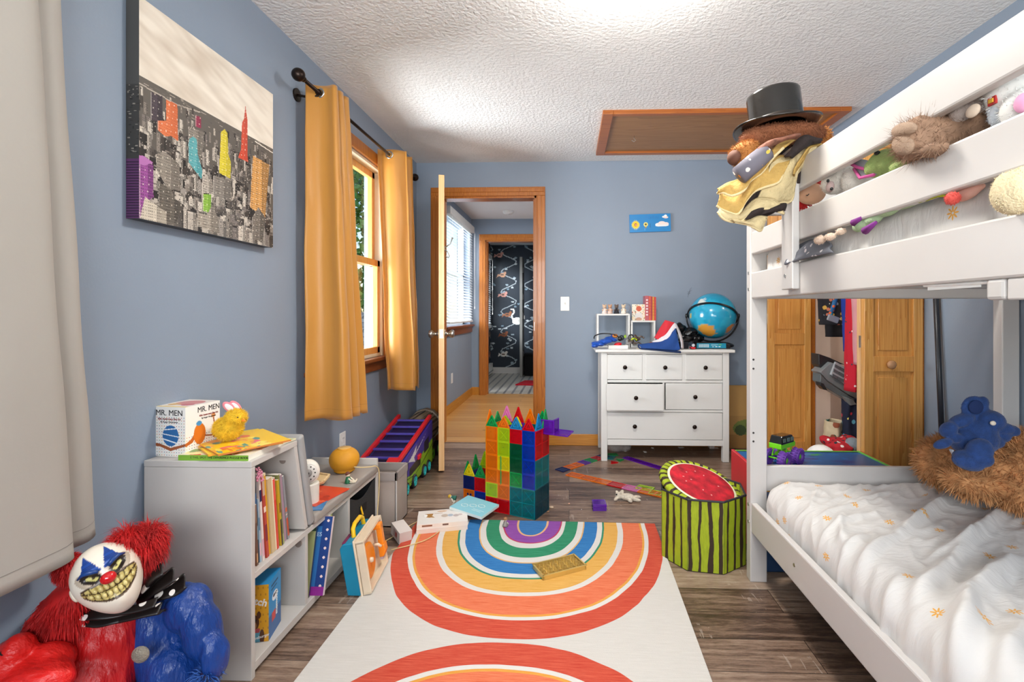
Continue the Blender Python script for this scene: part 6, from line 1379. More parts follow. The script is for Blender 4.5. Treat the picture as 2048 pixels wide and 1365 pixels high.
tw = thing('magnetic_tile_castle', 'tall colourful castle tower built of clear magnetic tiles on the floor', 'toy castle', (-0.454,2.690,0), ang)
def FT(x, z, y=0, rz=0): return Matrix.Translation((x,y,z)) @ Matrix.Rotation(rz,4,'Z')
front = [['red','red',None,None],['lime','orange',None,None],['orange','orange','green','blue'],['orange','yellow','dark_green','blue'],['orange','lime','dark_green','blue'],['orange','lime','red','blue']]
for j, row in enumerate(front):
    for i, c in enumerate(row):
        if c: put_tile(tw, c, FT((i+0.5)*S_, j*S_), cross=((i+j)%2 == 0))
put_tile(tw, 'teal', FT(3*S_, 0), 2*S_, 2*S_, cross=True)
for j, c in enumerate(('dark_teal','teal','red')): put_tile(tw, c, FT(4*S_, j*2*S_, S_, R(90)), 2*S_, 2*S_)
sd = M()
for j, c in enumerate(('orange','orange','yellow','orange','red','orange')):
    for i in range(2): put_tile(tw, c if i else 'lime', FT(0, j*S_, (i+0.5)*S_, R(90)))
for j, cs in enumerate((('red','green'),('blue','orange'),('purple','teal'))):
    for i, c in enumerate(cs): put_tile(tw, c, FT((2*i+1)*S_, j*2*S_, 2*S_), 2*S_, 2*S_)
put_tile(tw, 'green', FT(2*S_, 2*S_, S_*0.6, R(40)), 2*S_, 2*S_); put_tile(tw, 'yellow', FT(1*S_, 3*S_, S_*0.9, R(-35)), S_, S_)
ZT_ = 6*S_
for x, y, c, rz, hh in ((0.5,0,'green',0,.062),(1.5,0,'orange',0,.062),(2.5,0,'sky',0,.066),(3.5,0,'red',0,.066),(0,.5,'orange',90,.085),(0,1.5,'green',90,.06),(4,.5,'sky',90,.09),(4,1.5,'green',90,.10),
                        (0.5,2,'pink',0,.09),(1.5,2,'red',0,.09),(2.5,2,'orange',0,.085),(3.5,2,'green',0,.08),(1.0,1.0,'lime',20,.05),(2.0,1.0,'yellow',-15,.05)):
    put_tile(tw, c, FT(x*S_, ZT_, y*S_, R(rz)), S_*0.97, hh, tri=True)
# side pieces of the castle: purple cube and drawbridge
for c, m_ in (('purple', FT(4.35*S_, ZT_-0.03, 1.2*S_)), ('purple', FT(4.7*S_, ZT_-0.03, 1.7*S_, R(90)))): put_tile(tw, c, m_)
put_tile(tw, 'purple', Matrix.Translation((4*S_+0.06, 1.4*S_, ZT_-0.035)) @ Matrix.Rotation(R(-80),4,'X') @ Matrix.Rotation(R(0),4,'Z'), 2*S_, S_)
# low gate tower at the left
lw = thing('magnetic_tile_castle', 'small two-storey magnetic tile tower with spikes left of the tall castle', 'toy castle', (-0.600,2.800,0), ang)
for j, cs in enumerate((('orange','blue'),('navy','red'))):
    for i, c in enumerate(cs):
        put_tile(lw, c, FT((i+0.5)*S_, j*S_), window=(j == 0 and i == 0)); put_tile(lw, 'blue' if i else 'red', FT((i+0.5)*S_, j*S_, 2*S_))
        put_tile(lw, 'blue', FT(0, j*S_, (i+0.5)*S_, R(90))); put_tile(lw, 'red', FT(2*S_, j*S_, (i+0.5)*S_, R(90)))
for x, y, c, rz, hh in ((0.5,0,'yellow',0,.07),(1.5,0,'green',0,.072),(0,1.5,'green',90,.09),(0.5,2,'lime',0,.105),(1.5,2,'red',0,.10),(0,.5,'green',90,.07)): put_tile(lw, c, FT(x*S_, 2*S_, y*S_, R(rz)), S_*0.97, hh, tri=True)

# tiles laid flat as a path
nflat = {}
def flat(col, c, rz, label, w=S_, h=S_, z=0.0035, **k):
    o = put_tile(None, col, Matrix(), w, h, **k)
    o.name = 'magnetic_tile'
    T = Matrix.Translation((c[0],c[1],z)) @ Matrix.Rotation(rz,4,'Z') @ Matrix.Rotation(-PI/2,4,'X') @ Matrix.Translation((0,0,-h/2))
    loc, rot, sc = T.decompose(); o.location = loc; o.rotation_euler = rot.to_euler(); return tag(o, label, 'magnetic tile', 'magnetic tiles laid out on the floor')
def strip(a, b, items, where, w=S_):
    a = Vector(a[:2]); b = Vector(b[:2]); d = (b-a); n = len(items); L_ = d.length/n; rz = math.atan2(d.y,d.x)
    ords = ('first','second','third','fourth','fifth','sixth','seventh','eighth','ninth','tenth')
    for i, c in enumerate(items):
        if c is None: continue
        p = a+d*((i+0.5)/n); k = {}
        if c.startswith('w:'): c = c[2:]; k['window'] = True
        flat(c, p, rz, f'{c.replace("_"," ")} flat magnetic tile, {ords[i]} along the {where}', L_*0.985, w, **k)
c0 = P(1122, 941, Z=0)
strip(P(1118,943,Z=0)+Vector((0,0,0)), P(1212,912,Z=0), ['navy','orange','orange','purple','green','red','navy'], 'strip leading to the dresser leg')
strip(P(1128,946,Z=0)+Vector((0.03,-0.03,0)), P(1345,997,Z=0), ['orange','orange','orange','red','pink','orange','orange'], 'strip toward the watermelon basket', 0.074)
flat('lime', P(1290,978,Z=0), R(-28), 'lime green magnetic tile with a window cutout near the small white bear', 0.10, 0.075, window=True)
flat('lime', P(1313,990,Z=0)+Vector((0.0,0.02,0)), R(-28), 'plain lime magnetic tile touching the watermelon basket path end', 0.075, 0.075)
strip(P(1250,916,Z=0), P(1345,945,Z=0), ['purple','purple','purple','purple','red'], 'purple strip in front of the dresser', 0.055)
flat('green', P(1222,911,Z=0), R(10), 'green magnetic tile lying under the dresser edge', 0.10, 0.05)
flat('teal', P(1214,918,Z=0)+Vector((0.02,0.02,0)), R(-20), 'teal magnetic tile beside the dresser front leg')
flat('red', P(1226,926,Z=0), R(25), 'small red triangular magnetic tile near the dresser leg', 0.06, 0.05, tri=True)
flat('green', P(1238,921,Z=0), R(50), 'small green triangular magnetic tile near the dresser leg', 0.06, 0.05, tri=True)
# stack of purple tiles
ps = P(1198, 1018, Z=0)
for k in range(5): flat('purple', (ps.x+0.002*(k%2), ps.y, 0), R(2), f'purple magnetic tile, {("lowest","second from bottom","middle","second from top","topmost")[k]} of the small purple pile', 0.074, 0.074, z=0.004+0.0075*k)
# small white bear on the floor
wb = thing('plush_bear', 'small worn white plush bear lying face down by the lime tile', 'plush toy', tuple(P(1255,1002,Z=0)))
q = P(1255,1002,Z=0); WBF = mat('cream_plush','#dcd2c0',rough=0.95,var=0.1,vscale=80,bump=0.4,bscale=300)
e_ = [((q.x,q.y,0.022),(0.040,0.022,0.020),(0,0,R(-12))),((q.x-0.048,q.y+0.008,0.026),(0.022,0.020,0.020),(0,0,0)),((q.x-0.066,q.y-0.012,0.014),(0.024,0.010,0.010),(0,0,R(60))),((q.x-0.03,q.y+0.028,0.034),(0.012,0.026,0.011),(R(20),0,R(-20))),
      ((q.x+0.046,q.y-0.016,0.012),(0.030,0.011,0.010),(0,0,R(-25))),((q.x+0.05,q.y+0.012,0.016),(0.030,0.011,0.011),(0,0,R(10))),((q.x-0.06,q.y+0.02,0.044),(0.008,0.006,0.008),(0,0,0)),((q.x-0.04,q.y-0.006,0.046),(0.008,0.006,0.008),(0,0,0)),((q.x+0.01,q.y-0.028,0.012),(0.012,0.022,0.010),(0,0,R(20)))]
plush('body', e_, WBF, wb, 0.004, 3); fur('fluff', e_, WBF, wb, 1600, 0.006, 0.0009, 5, 0.1, 0.7)
M().ell((q.x-0.063,q.y-0.004,0.036),(0.005,0.005,0.005)).obj('nose', BLACKP, wb, smooth=True)
for i, (px, py, c, sz, lb) in enumerate(((1103,1017,'#cbb296',0.012,'pale tan pebble on the floor right of the tile castle'),(1096,1025,'#9c7450',0.007,'small brown pebble beside the castle base corner'),(1138,1009,'#d8a890',0.007,'pinkish pebble between the castle and the purple tiles'),(1163,1020,'#dcdcdc',0.003,'tiny white bead on the floor left of the purple tiles'))):
    q = P(px, py, Z=0); tag(M().ell((q.x,q.y,sz*0.45),(sz,sz*0.7,sz*0.5),(0,0,0.4*i),12,8).obj('pebble', mat('pebble_'+str(i), c, rough=0.5), smooth=True), lb, 'pebble')
# gold star-lattice tray on the rug
cs_ = [P(px, py, Z=0.012) for px, py in ((1063,1133),(1148,1112),(1168,1139),(1094,1162))]
ctr = sum(cs_, Vector())/4; dv = (cs_[1]-cs_[0]); rz = math.atan2(dv.y, dv.x)
gtray = thing('chocolate_tray', 'gold plastic tray of star-shaped hollows lying on the rainbow rug', 'tray', (ctr.x, ctr.y, 0.006), rz)
GOLDP = mat('gold_plastic','#d8b868',rough=0.3,metal=0.35)
TWd, THt = 0.195, 0.105
b = M(); b.box(-TWd/2,TWd/2,-THt/2,THt/2,0.0,0.003).box(-TWd/2,TWd/2,-THt/2,-THt/2+0.004,0.003,0.018).box(-TWd/2,TWd/2,THt/2-0.004,THt/2,0.003,0.018).box(-TWd/2,-TWd/2+0.004,-THt/2,THt/2,0.003,0.018).box(TWd/2-0.004,TWd/2,-THt/2,THt/2,0.003,0.018)
b.box(-TWd/2-0.003,TWd/2+0.003,-THt/2-0.003,-THt/2+0.004,0.015,0.019).box(-TWd/2-0.003,TWd/2+0.003,THt/2-0.004,THt/2+0.003,0.015,0.019).box(-TWd/2-0.003,-TWd/2+0.004,-THt/2,THt/2,0.015,0.019).box(TWd/2-0.004,TWd/2+0.003,-THt/2,THt/2,0.015,0.019)
for i in range(6):
    for j in range(4):
        cx_ = -TWd/2+0.017+i*0.032; cy_ = -THt/2+0.0145+j*0.0255; ring = []
        for k in range(12): t = PI*k/6+PI/12; r_ = 0.0125 if k%2 == 0 else 0.0085; ring.append((cx_+r_*math.cos(t), cy_+r_*math.sin(t)))
        inner = [(cx_+(x-cx_)*0.86, cy_+(y-cy_)*0.86) for x, y in ring]; n = 12
        b.add([(x,y,0.017) for x,y in ring]+[(x,y,0.017) for x,y in inner]+[(x,y,0.004) for x,y in inner]+[(x,y,0.004) for x,y in ring], [(k,(k+1)%n,n+(k+1)%n,n+k) for k in range(n)]+[(n+k,n+(k+1)%n,2*n+(k+1)%n,2*n+k) for k in range(n)]+[(3*n+k,3*n+(k+1)%n,(k+1)%n,k) for k in range(n)])
b.t(Matrix.Translation((ctr.x,ctr.y,0.0065)) @ Matrix.Rotation(rz,4,'Z')); 
vv = [tuple(b.T @ Vector(v)) for v in b.v]; b.v = vv; b.obj('lattice', GOLDP, gtray)
# board books
def slab(label, corners, thick, z, base, topc, pic=None, rz=None, w=None, d=None, nm='board_book'):
    c = sum(corners, Vector())/len(corners); return None
wbk = Pic(70, 46, '#eeeae4'); wbk.poly([(10,12),(22,12),(20,20),(24,26),(12,24),(14,18)],'#b08040').ell(38,22,5,5,'#c8b8a8').ell(46,22,4,4,'#b0bcc8').ell(54,24,4,4,'#c0b4b0').ell(60,22,3,3,'#d0c4c0').line([(22,13),(36,12)],0.8,'#b08040').ell(34,6,7,3,'#e0c0a0')
q = P(893, 1052, Z=0.02)
printed('board_book','white board book lowest of the pile on the rug corner','book',-0.122,0.122,-0.085,0.085,0,0.022,'#e0d0c4',{'+z':'#f0ece6'},(-0.640,2.475,0.0065),R(15))
printed('board_book','white board book with small animal pictures second in the pile on the rug','book',-0.122,0.122,-0.085,0.085,0,0.020,'#ece6e0',{'+z':wbk,'-y':spine(60,5,'#e6d8cc',[(0.1,0.3,0.3,0.6,'#8a5a40'),(0.5,0.3,0.62,0.6,'#6a4a40')])},(-0.638,2.478,0.0288),R(14))
lbk = Pic(60, 50, '#8ed0e0'); lbk.ell(16,32,6,5,'#e8f4f4').ell(16,32,5,4,'#8ed0e0').ell(28,26,6,5,'#e8f4f4').ell(28,26,5,4,'#8ed0e0').ell(40,20,6,5,'#e8f4f4').ell(40,20,5,4,'#8ed0e0').rect(34,34,54,35.5,'#dff2f4').rect(34,38,50,39.5,'#dff2f4')
printed('board_book','light blue board book lying tilted across the white books','book',-0.10,0.10,-0.082,0.082,0,0.014,'#dfe8e6',{'+z':lbk},(-0.498,2.588,0.047),R(-24),R(2),R(5),rough=0.25)
M_ = M(); q = P(851, 1033, Z=0.052); tag(M().bc((q.x,q.y,0.054),(0.016,0.006,0.008),(0.3,0.2,0.5)).obj('paper_scrap', PLAST), 'small crumpled white scrap lying on the white board book corner', 'paper')
f_t = figure('toy_figure','tiny toy figure in green and yellow lying on the light blue book',(-0.610,2.650,0.075),R(170),'#2a6a5a','#c8a030','#e8e0d0',0.95, tilt=R(80))
f_t = figure('toy_figure','tiny grey and brown animal figure standing on the rug near the castle',(-0.320,2.460,0.0066),R(80),'#8a8480','#a07048','#c8c0b4',0.95, tilt=R(20))
# mouse-like toy at the rug
# ================================================================ WATERMELON BASKET
def melon_mat():
    m = bpy.data.materials.new('watermelon_stripes'); m.use_nodes = True; N, L = nodes_of(m); b = N['Principled BSDF']
    at = N.new('ShaderNodeAttribute'); at.attribute_name = 'pat'; sp = N.new('ShaderNodeSeparateXYZ'); L.new(at.outputs['Vector'], sp.inputs[0])
    mp = N.new('ShaderNodeMapping'); mp.inputs['Scale'].default_value = (1,1,1); L.new(at.outputs['Vector'], mp.inputs[0])
    nz = N.new('ShaderNodeTexNoise'); nz.inputs['Scale'].default_value = 22; nz.inputs['Detail'].default_value = 6; L.new(mp.outputs[0], nz.inputs[0])
    n2 = N.new('ShaderNodeTexNoise'); n2.inputs['Scale'].default_value = 9; L.new(mp.outputs[0], n2.inputs[0])
    d = math_node(N, L, 'ADD', math_node(N, L, 'MULTIPLY', math_node(N, L, 'SUBTRACT', nz.outputs[0], 0.5), 0.030), math_node(N, L, 'MULTIPLY', math_node(N, L, 'SUBTRACT', n2.outputs[0], 0.5), 0.02))
    u = math_node(N, L, 'MULTIPLY', math_node(N, L, 'ADD', sp.outputs[0], d), 1/0.041); fr = math_node(N, L, 'FRACT', u); fl = math_node(N, L, 'FLOOR', u)
    wn = N.new('ShaderNodeTexWhiteNoise'); wn.noise_dimensions = '1D'; L.new(fl, wn.inputs['W'])
    w_ = math_node(N, L, 'ADD', math_node(N, L, 'MULTIPLY', wn.outputs[0], 0.25), 0.22); s = math_node(N, L, 'LESS_THAN', fr, w_)
    mx = N.new('ShaderNodeMix'); mx.data_type = 'RGBA'; L.new(s, mx.inputs[0])
    n3 = N.new('ShaderNodeTexNoise'); n3.inputs['Scale'].default_value = 120; L.new(at.outputs['Vector'], n3.inputs[0])
    c1 = N.new('ShaderNodeMix'); c1.data_type = 'RGBA'; L.new(n3.outputs[0], c1.inputs[0]); c1.inputs[6].default_value = (*lin('#86980c'),1); c1.inputs[7].default_value = (*lin('#b4c424'),1)
    L.new(c1.outputs[2], mx.inputs[6]); mx.inputs[7].default_value = (*lin('#352414'),1); L.new(mx.outputs[2], b.inputs['Base Color']); b.inputs['Roughness'].default_value = 0.7; return m
MEL = melon_mat()
def with_pat(o, pat): at = o.data.attributes.new('pat','FLOAT_VECTOR','POINT'); at.data.foreach_set('vector', np.array(pat, np.float32).ravel()); return o
wm = thing('storage_basket', 'round watermelon-print fabric basket with a tilted red melon-slice lid', 'storage basket', (0.592,2.235,0))
mc = Vector((0.592,2.235,0)); rr = 0.187; hh = 0.298; n = 8; base_a = math.atan2(-0.153,-0.097)
vs = []; pat = []; fs = []; s_len = 2*rr*math.sin(PI/n)
for k in range(n):
    for a in (0, 1):
        t = base_a+2*PI*(k+a)/n
        for z in (0.004, hh): vs.append((mc.x+rr*math.cos(t)*(1 if z < .1 else 1.0), mc.y+rr*math.sin(t), z)); pat.append(((k+a)*s_len, z*0.25, 0))
    o4 = k*4; fs.append((o4, o4+2, o4+3, o4+1))
bm_ = M(); bm_.add(vs, fs); ob = with_pat(bm_.obj('body', MEL, wm, solid=0.004), pat)
def octa(r, z0, z1, cx_=mc.x, cy_=mc.y): return [(cx_+r*math.cos(base_a+2*PI*k/n), cy_+r*math.sin(base_a+2*PI*k/n)) for k in range(n)]
M().prism(octa(rr,0,0),0.0,0.005).obj('bottom', mat('dark_olive_cloth','#2c2a10',rough=0.8), wm)
BKE = mat('charcoal_piping','#24242a',rough=0.6)
M().tube([Vector((x,y,hh)) for x,y in octa(rr+0.001,0,0)]+[Vector((*octa(rr+0.001,0,0)[0],hh))],0.0048,8).obj('rim_piping', BKE, wm)
for x, y in octa(rr,0,0): M().tube([(x,y,0.003),(x,y,hh)],0.0022,6).obj('seam', BKE, wm)
# lid, hinged at the far side and tipped down into the basket towards the camera
LT = Matrix.Translation((mc.x+0.000, mc.y+0.022, hh-0.008)) @ Matrix.Rotation(R(20),4,Vector((0.75,0.66,0)))
vs = []; fs = []; pat = []; NR = 64
prof = [(0.156,0.0165),(0.172,0.0165),(0.184,0.012),(0.188,-0.004)]
for i, (r_, z) in enumerate(prof):
    for k in range(NR): t = 2*PI*k/NR; q_ = LT @ Vector((r_*math.cos(t), r_*math.sin(t), z)); vs.append(tuple(q_)); pat.append((t*0.19, i*0.01, 0))
for i in range(3):
    for k in range(NR): fs.append((i*NR+k, (i+1)*NR+k, (i+1)*NR+(k+1)%NR, i*NR+(k+1)%NR))
lid = M(); lid.add(vs, fs); with_pat(lid.obj('lid_rind', MEL, wm, smooth=True, solid=0.003), pat)
M().t(LT).lathe([(0.0,0.022),(0.10,0.022),(0.143,0.020),(0.145,0.019)],64,ring=True).obj('lid_flesh', mat('melon_red_plush','#c31a2c',rough=0.8,var=0.35,vscale=22,bump=0.4,bscale=200), wm, smooth=True)
M().t(LT).lathe([(0.145,0.0192),(0.152,0.018),(0.158,0.0155)],64,ring=True).obj('lid_white_rind', mat('melon_white','#ebe6c8',rough=0.8), wm, smooth=True)
g = random.Random(6)
for k in range(9):
    t = g.uniform(0,6.28); r_ = g.uniform(0.03,0.10); M().t(LT).ell((r_*math.cos(t),r_*math.sin(t),0.0222),(0.0045,0.003,0.0012),(0,0,t),10,6).obj('seed_mark', mat('seed_brown','#5a1418' if k%2 else '#e8a8a0'), wm, smooth=True)

# ================================================================ TOY CHEST BEHIND THE BED WITH THINGS ON IT
ch = thing('play_table', 'kids play table with a blue top and red and yellow sides behind the bunk bed', 'play table', (1.15,2.35,0))
cz = 0.375; cx0, cx1, cy0, cy1 = 0.822, 1.47, 2.175, 2.545
RDP = mat('red_gloss_panel','#d02a30',rough=0.3); YLP = mat('yellow_gloss_panel','#f0b020',rough=0.3)
M().box(cx0, cx0+0.016, 2.285, cy1, 0.0, cz+0.008).obj('side_panel', RDP, ch, bev=0.003); M().box(cx0, cx0+0.016, cy0, 2.284, 0.0, cz+0.008).obj('side_panel', YLP, ch, bev=0.003)
M().box(cx1-0.016, cx1, cy0, cy1, 0.0, cz+0.004).obj('side_panel', RDP, ch, bev=0.003); M().box(cx0+0.016, cx1-0.016, cy0, cy0+0.014, 0.0, cz).box(cx0+0.016, cx1-0.016, cy1-0.014, cy1, 0.0, cz).obj('front_panel', YLP, ch, bev=0.002)
bt = Pic(90, 50, '#1c5f9c'); g = random.Random(2)
for _ in range(26): bt.ell(g.uniform(0,90), g.uniform(0,50), g.uniform(2,10), g.uniform(1,3), g.choice(['#1a6ab0','#184a84','#2a7ab8','#2c4a8c']))
bt.poly([(26,12),(34,9),(40,11),(34,14)],'#3a9a4a').poly([(50,8),(58,6),(60,9),(52,10)],'#3a9a4a').ell(78,46,7,2.6,'#0c1c3c')
pbox('table_top', cx0+0.016, cx1-0.016, cy0+0.014, cy1-0.002, cz-0.012, cz, '#1c5f9c', {'+z': bt}, ch, 0.18)
M().box(cx0+0.016, cx1-0.016, cy1-0.004, cy1+0.004, cz-0.01, cz+0.003).obj('edge_trim', mat('lime_edge','#7ec850',rough=0.4), ch); M().box(cx1-0.02, cx1-0.012, cy0, cy1, cz-0.004, cz+0.006).obj('edge_trim', mat('lime_edge','#7ec850',rough=0.4), ch)
# monster truck
mt_ = thing('monster_truck', 'green and black toy monster truck with big purple tyres on the blue play table', 'toy truck', (1.085,2.34,cz)); 
T = Matrix.Translation((P(1568,922,Y=2.31).x,2.33,cz)) @ Matrix.Rotation(R(38),4,'Z')
LG = mat('neon_green_plastic','#6fd020',rough=0.3); PT = mat('purple_rubber','#6a3aa0',rough=0.6); BG = mat('black_gloss','#0c0f0e',rough=0.15,coat=0.5)
for x in (-0.057, 0.057):
    for y in (-0.042, 0.042):
        Tw = T @ Matrix.Translation((x,y,0.036)) @ Matrix.Rotation(PI/2 if y > 0 else -PI/2,4,'X') @ Matrix.Rotation(0,4,'Z')
        Tw = T @ Matrix.Translation((x,y,0.036)) @ Matrix.Rotation(-PI/2 if y > 0 else PI/2,4,'X')
        w_ = M().t(Tw); w_.lathe([(0.014,-0.016),(0.030,-0.018),(0.0335,-0.012),(0.0335,0.012),(0.030,0.018),(0.018,0.018),(0.014,0.010)],32,ring=True)
        for k in range(18):
            t = 2*PI*k/18; w_.bc((0.034*math.cos(t),0.034*math.sin(t),0.008),(0.005,0.005,0.018),(0,0.5,t)).bc((0.034*math.cos(t+0.17),0.034*math.sin(t+0.17),-0.008),(0.005,0.005,0.018),(0,-0.5,t))
        wo = w_.obj('wheel', PT, mt_); r2 = M().t(Tw).lathe([(0.0,0.013),(0.008,0.014),(0.016,0.006),(0.018,0.015),(0.020,0.018)],20,ring=True).obj('rim', LG, None, smooth=True); r2.parent = wo
f = M().t(T); f.tube([(-0.05,-0.02,0.045),(0.05,-0.02,0.045)],0.004,6).tube([(-0.05,0.02,0.045),(0.05,0.02,0.045)],0.004,6).tube([(-0.057,-0.042,0.036),(-0.057,0.042,0.036)],0.004,6).tube([(0.057,-0.042,0.036),(0.057,0.042,0.036)],0.004,6)
for x in (-0.05,0,0.05): f.tube([(x,-0.02,0.045),(x*0.7,-0.02,0.085)],0.003,6).tube([(x,0.02,0.045),(x*0.7,0.02,0.085)],0.003,6)
f.bc((0,0,0.052),(0.07,0.03,0.014)); f.obj('chassis', LG, mt_)
b = M().t(T); b.bc((0.0,0,0.092),(0.125,0.060,0.024)).obj('lower_body', LG, mt_, bev=0.004)
b = M().t(T); b.add([(-0.06,-0.031,0.100),(0.052,-0.031,0.100),(0.052,0.031,0.100),(-0.06,0.031,0.100),(-0.048,-0.027,0.137),(0.042,-0.027,0.135),(0.042,0.027,0.135),(-0.048,0.027,0.137)],[(0,3,2,1),(4,5,6,7),(0,1,5,4),(1,2,6,5),(2,3,7,6),(3,0,4,7)]); b.obj('cab', BG, mt_, bev=0.004)
for x, c_ in ((-0.034,1),(0.002,1),(0.034,1)): M().t(T).bc((x,-0.0300,0.118),(0.024,0.002,0.018),(R(-6),0,0)).obj('window', mat('grey_tint_window','#5a6a66',rough=0.1), mt_, bev=0.001)
# white ball
q = P(1650, 897, Y=2.62); bl = tag(M().ell((q.x,2.66,0.30),0.078,(0,0,0),40,24).obj('ball', mat('white_ball_rubber','#ecebe8',rough=0.5,bump=0.2,bscale=200), smooth=True), 'white ball peeking up behind the blue play table', 'ball')
bl_st = tag(M().box(q.x-0.12,q.x+0.14,2.58,2.75,0,0.222).obj('toy_bin', mat('grey_bin','#8d8f94',rough=0.6), bev=0.01), 'grey toy bin under the white ball behind the play table', 'storage bin')
# ================================================================ DRESSER TOP
DT = 0.812
def PD(px, py, y=3.72): return P(px, py, Y=y)
def cube_shelf(label, px0, px1, pyt, y0, y1):
    a = P(px0, pyt, Y=y0); b = P(px1, pyt, Y=y0); o = thing('cube_shelf', label, 'shelf', ((a.x+b.x)/2, (y0+y1)/2, DT)); t = 0.013
    fr_ = M().box(a.x,b.x,y0,y1,a.z-t,a.z).box(a.x,a.x+t,y0,y1,DT,a.z-t).box(b.x-t,b.x,y0,y1,DT,a.z-t).box(a.x+t,b.x-t,y0,y1,DT,DT+t); fr_.obj('frame', WHITE_D, o, bev=0.0015)
    return o, a, b
cs1, a1_, b1_ = cube_shelf('larger white open cube box on the dresser top', 1194, 1260, 628, 3.80, 3.97)
cs2, a2_, b2_ = cube_shelf('smaller white open cube box beside the larger one on the dresser', 1262, 1311, 641.5, 3.80, 3.97)
# four tiny bears on the larger cube
for i, (px, body, dress, lb) in enumerate(((1209,'#d8b89a','#ead8d0','tiny collectible bear in a white flowered dress, leftmost on the larger cube'),(1220,'#c89c7c','#e0c0b0','tiny collectible bear in pink beside the leftmost bear'),(1233,'#6a5a50','#26242a','tiny collectible bear in a black suit on the larger cube'),(1247,'#d8c4a8','#ece2d4','tiny collectible bear in a cream bridal dress on the larger cube'))):
    q = P(px, 628, Y=3.84); t = thing('bear_figurine', lb, 'figurine', (q.x, 3.84, a1_.z), group='bear figurines on the cube'); z = a1_.z
    M().t(Matrix.Translation((q.x,3.84,z))).lathe([(0.0,0),(0.021,0),(0.020,0.01),(0.013,0.032),(0.010,0.042),(0,0.044)],18).obj('dress', mat('bear_dress'+str(i), dress, rough=0.8, bump=0.4, bscale=200), t, smooth=True)
    M().ell((q.x,3.84,z+0.055),(0.015,0.014,0.014)).ell((q.x-0.011,3.84,z+0.068),0.006).ell((q.x+0.011,3.84,z+0.068),0.006).ell((q.x,3.827,z+0.051),0.006).obj('head', mat('bear_fur'+str(i), body, rough=0.9), t, smooth=True)
    for s in (-1,1): M().tube([(q.x+s*0.008,3.835,z+0.036),(q.x+s*0.018,3.828,z+0.026)],0.0055,8).obj('arm', mat('bear_fur'+str(i), body, rough=0.9), t, smooth=True)
q = P(1252, 616, Y=3.90); gd = thing('glass_dome', 'clear round glass ball standing behind the bears on the cube', 'glass ball', (q.x,3.90,a1_.z))
GL2 = bpy.data.materials.new('clear_thin_glass'); GL2.use_nodes = True; N, L = nodes_of(GL2); N.remove(N['Principled BSDF']); tr = N.new('ShaderNodeBsdfTransparent'); gl = N.new('ShaderNodeBsdfGlossy'); gl.inputs['Roughness'].default_value = 0.05
fr_ = N.new('ShaderNodeLayerWeight'); fr_.inputs[0].default_value = 0.25; mx = N.new('ShaderNodeMixShader'); L.new(fr_.outputs['Facing'], mx.inputs[0]); L.new(tr.outputs[0], mx.inputs[1]); L.new(gl.outputs[0], mx.inputs[2]); L.new(mx.outputs[0], N['Material Output'].inputs[0])
M().ell((q.x,3.90,a1_.z+0.045),0.040).obj('glass', GL2, gd, smooth=True); M().t(Matrix.Translation((q.x,3.90,a1_.z))).lathe([(0,0),(0.02,0),(0.02,0.006),(0,0.006)],20).obj('foot', WHITE_D, gd)
# picture tile and books on the smaller cube
a = P(1264, 641, Y=3.86); b = P(1290, 609, Y=3.86); pp = Pic(40, 48, '#e8dcc8'); g = random.Random(5)
for _ in range(90): pp.ell(g.uniform(0,40), g.uniform(0,48), g.uniform(0.8,2.2), g.uniform(0.8,2), g.choice(['#d89a4a','#6a8a5a','#c85a3a','#e8c85a','#8a6a4a','#b8c8c0','#3a3a34']))
pp.ell(21,13,8,8,'#c8502a').ell(21,36,11,12,'#e0dcd8').ell(21,44,9,5,'#c89a80')
printed('picture_card','square patterned card with an orange round centre standing on the smaller cube','card',0,b.x-a.x,0,0.012,0,b.z-a2_.z,'#e8dcc8',{'-y':pp},(a.x,3.86,a2_.z))
for i, (pa, pb, c, sp_c, lb) in enumerate(((1290.5,1298,'#b05058','#e8d8d8','thick red and white striped book on the smaller cube'),(1298.2,1302,'#d0563c','#b8402c','orange red book beside the striped one'),(1302.2,1305,'#a83038','#902430','dark red thin book on the smaller cube'),(1305.2,1308.5,'#d09030','#c85a28','golden orange book among the red books'),(1308.7,1312.5,'#c03a34','#b03028','bright red book, last of the row on the smaller cube'))):
    xa = P(pa, 600, Y=3.84).x; xb = P(pb, 600, Y=3.84).x; h = P(1300, 592+i*0.6, Y=3.84).z-a2_.z
    s = spine(8, 50, c, [(0.2,0.15+0.12*k,0.8,0.21+0.12*k,sp_c) for k in range(6)])
    printed('book',lb,'book',0,xb-xa-0.0004,0,0.11,0,h,'#eadfd0',{'-y':s,'-x':c,'+x':c},(xa,3.845,a2_.z),group='books on the smaller cube')
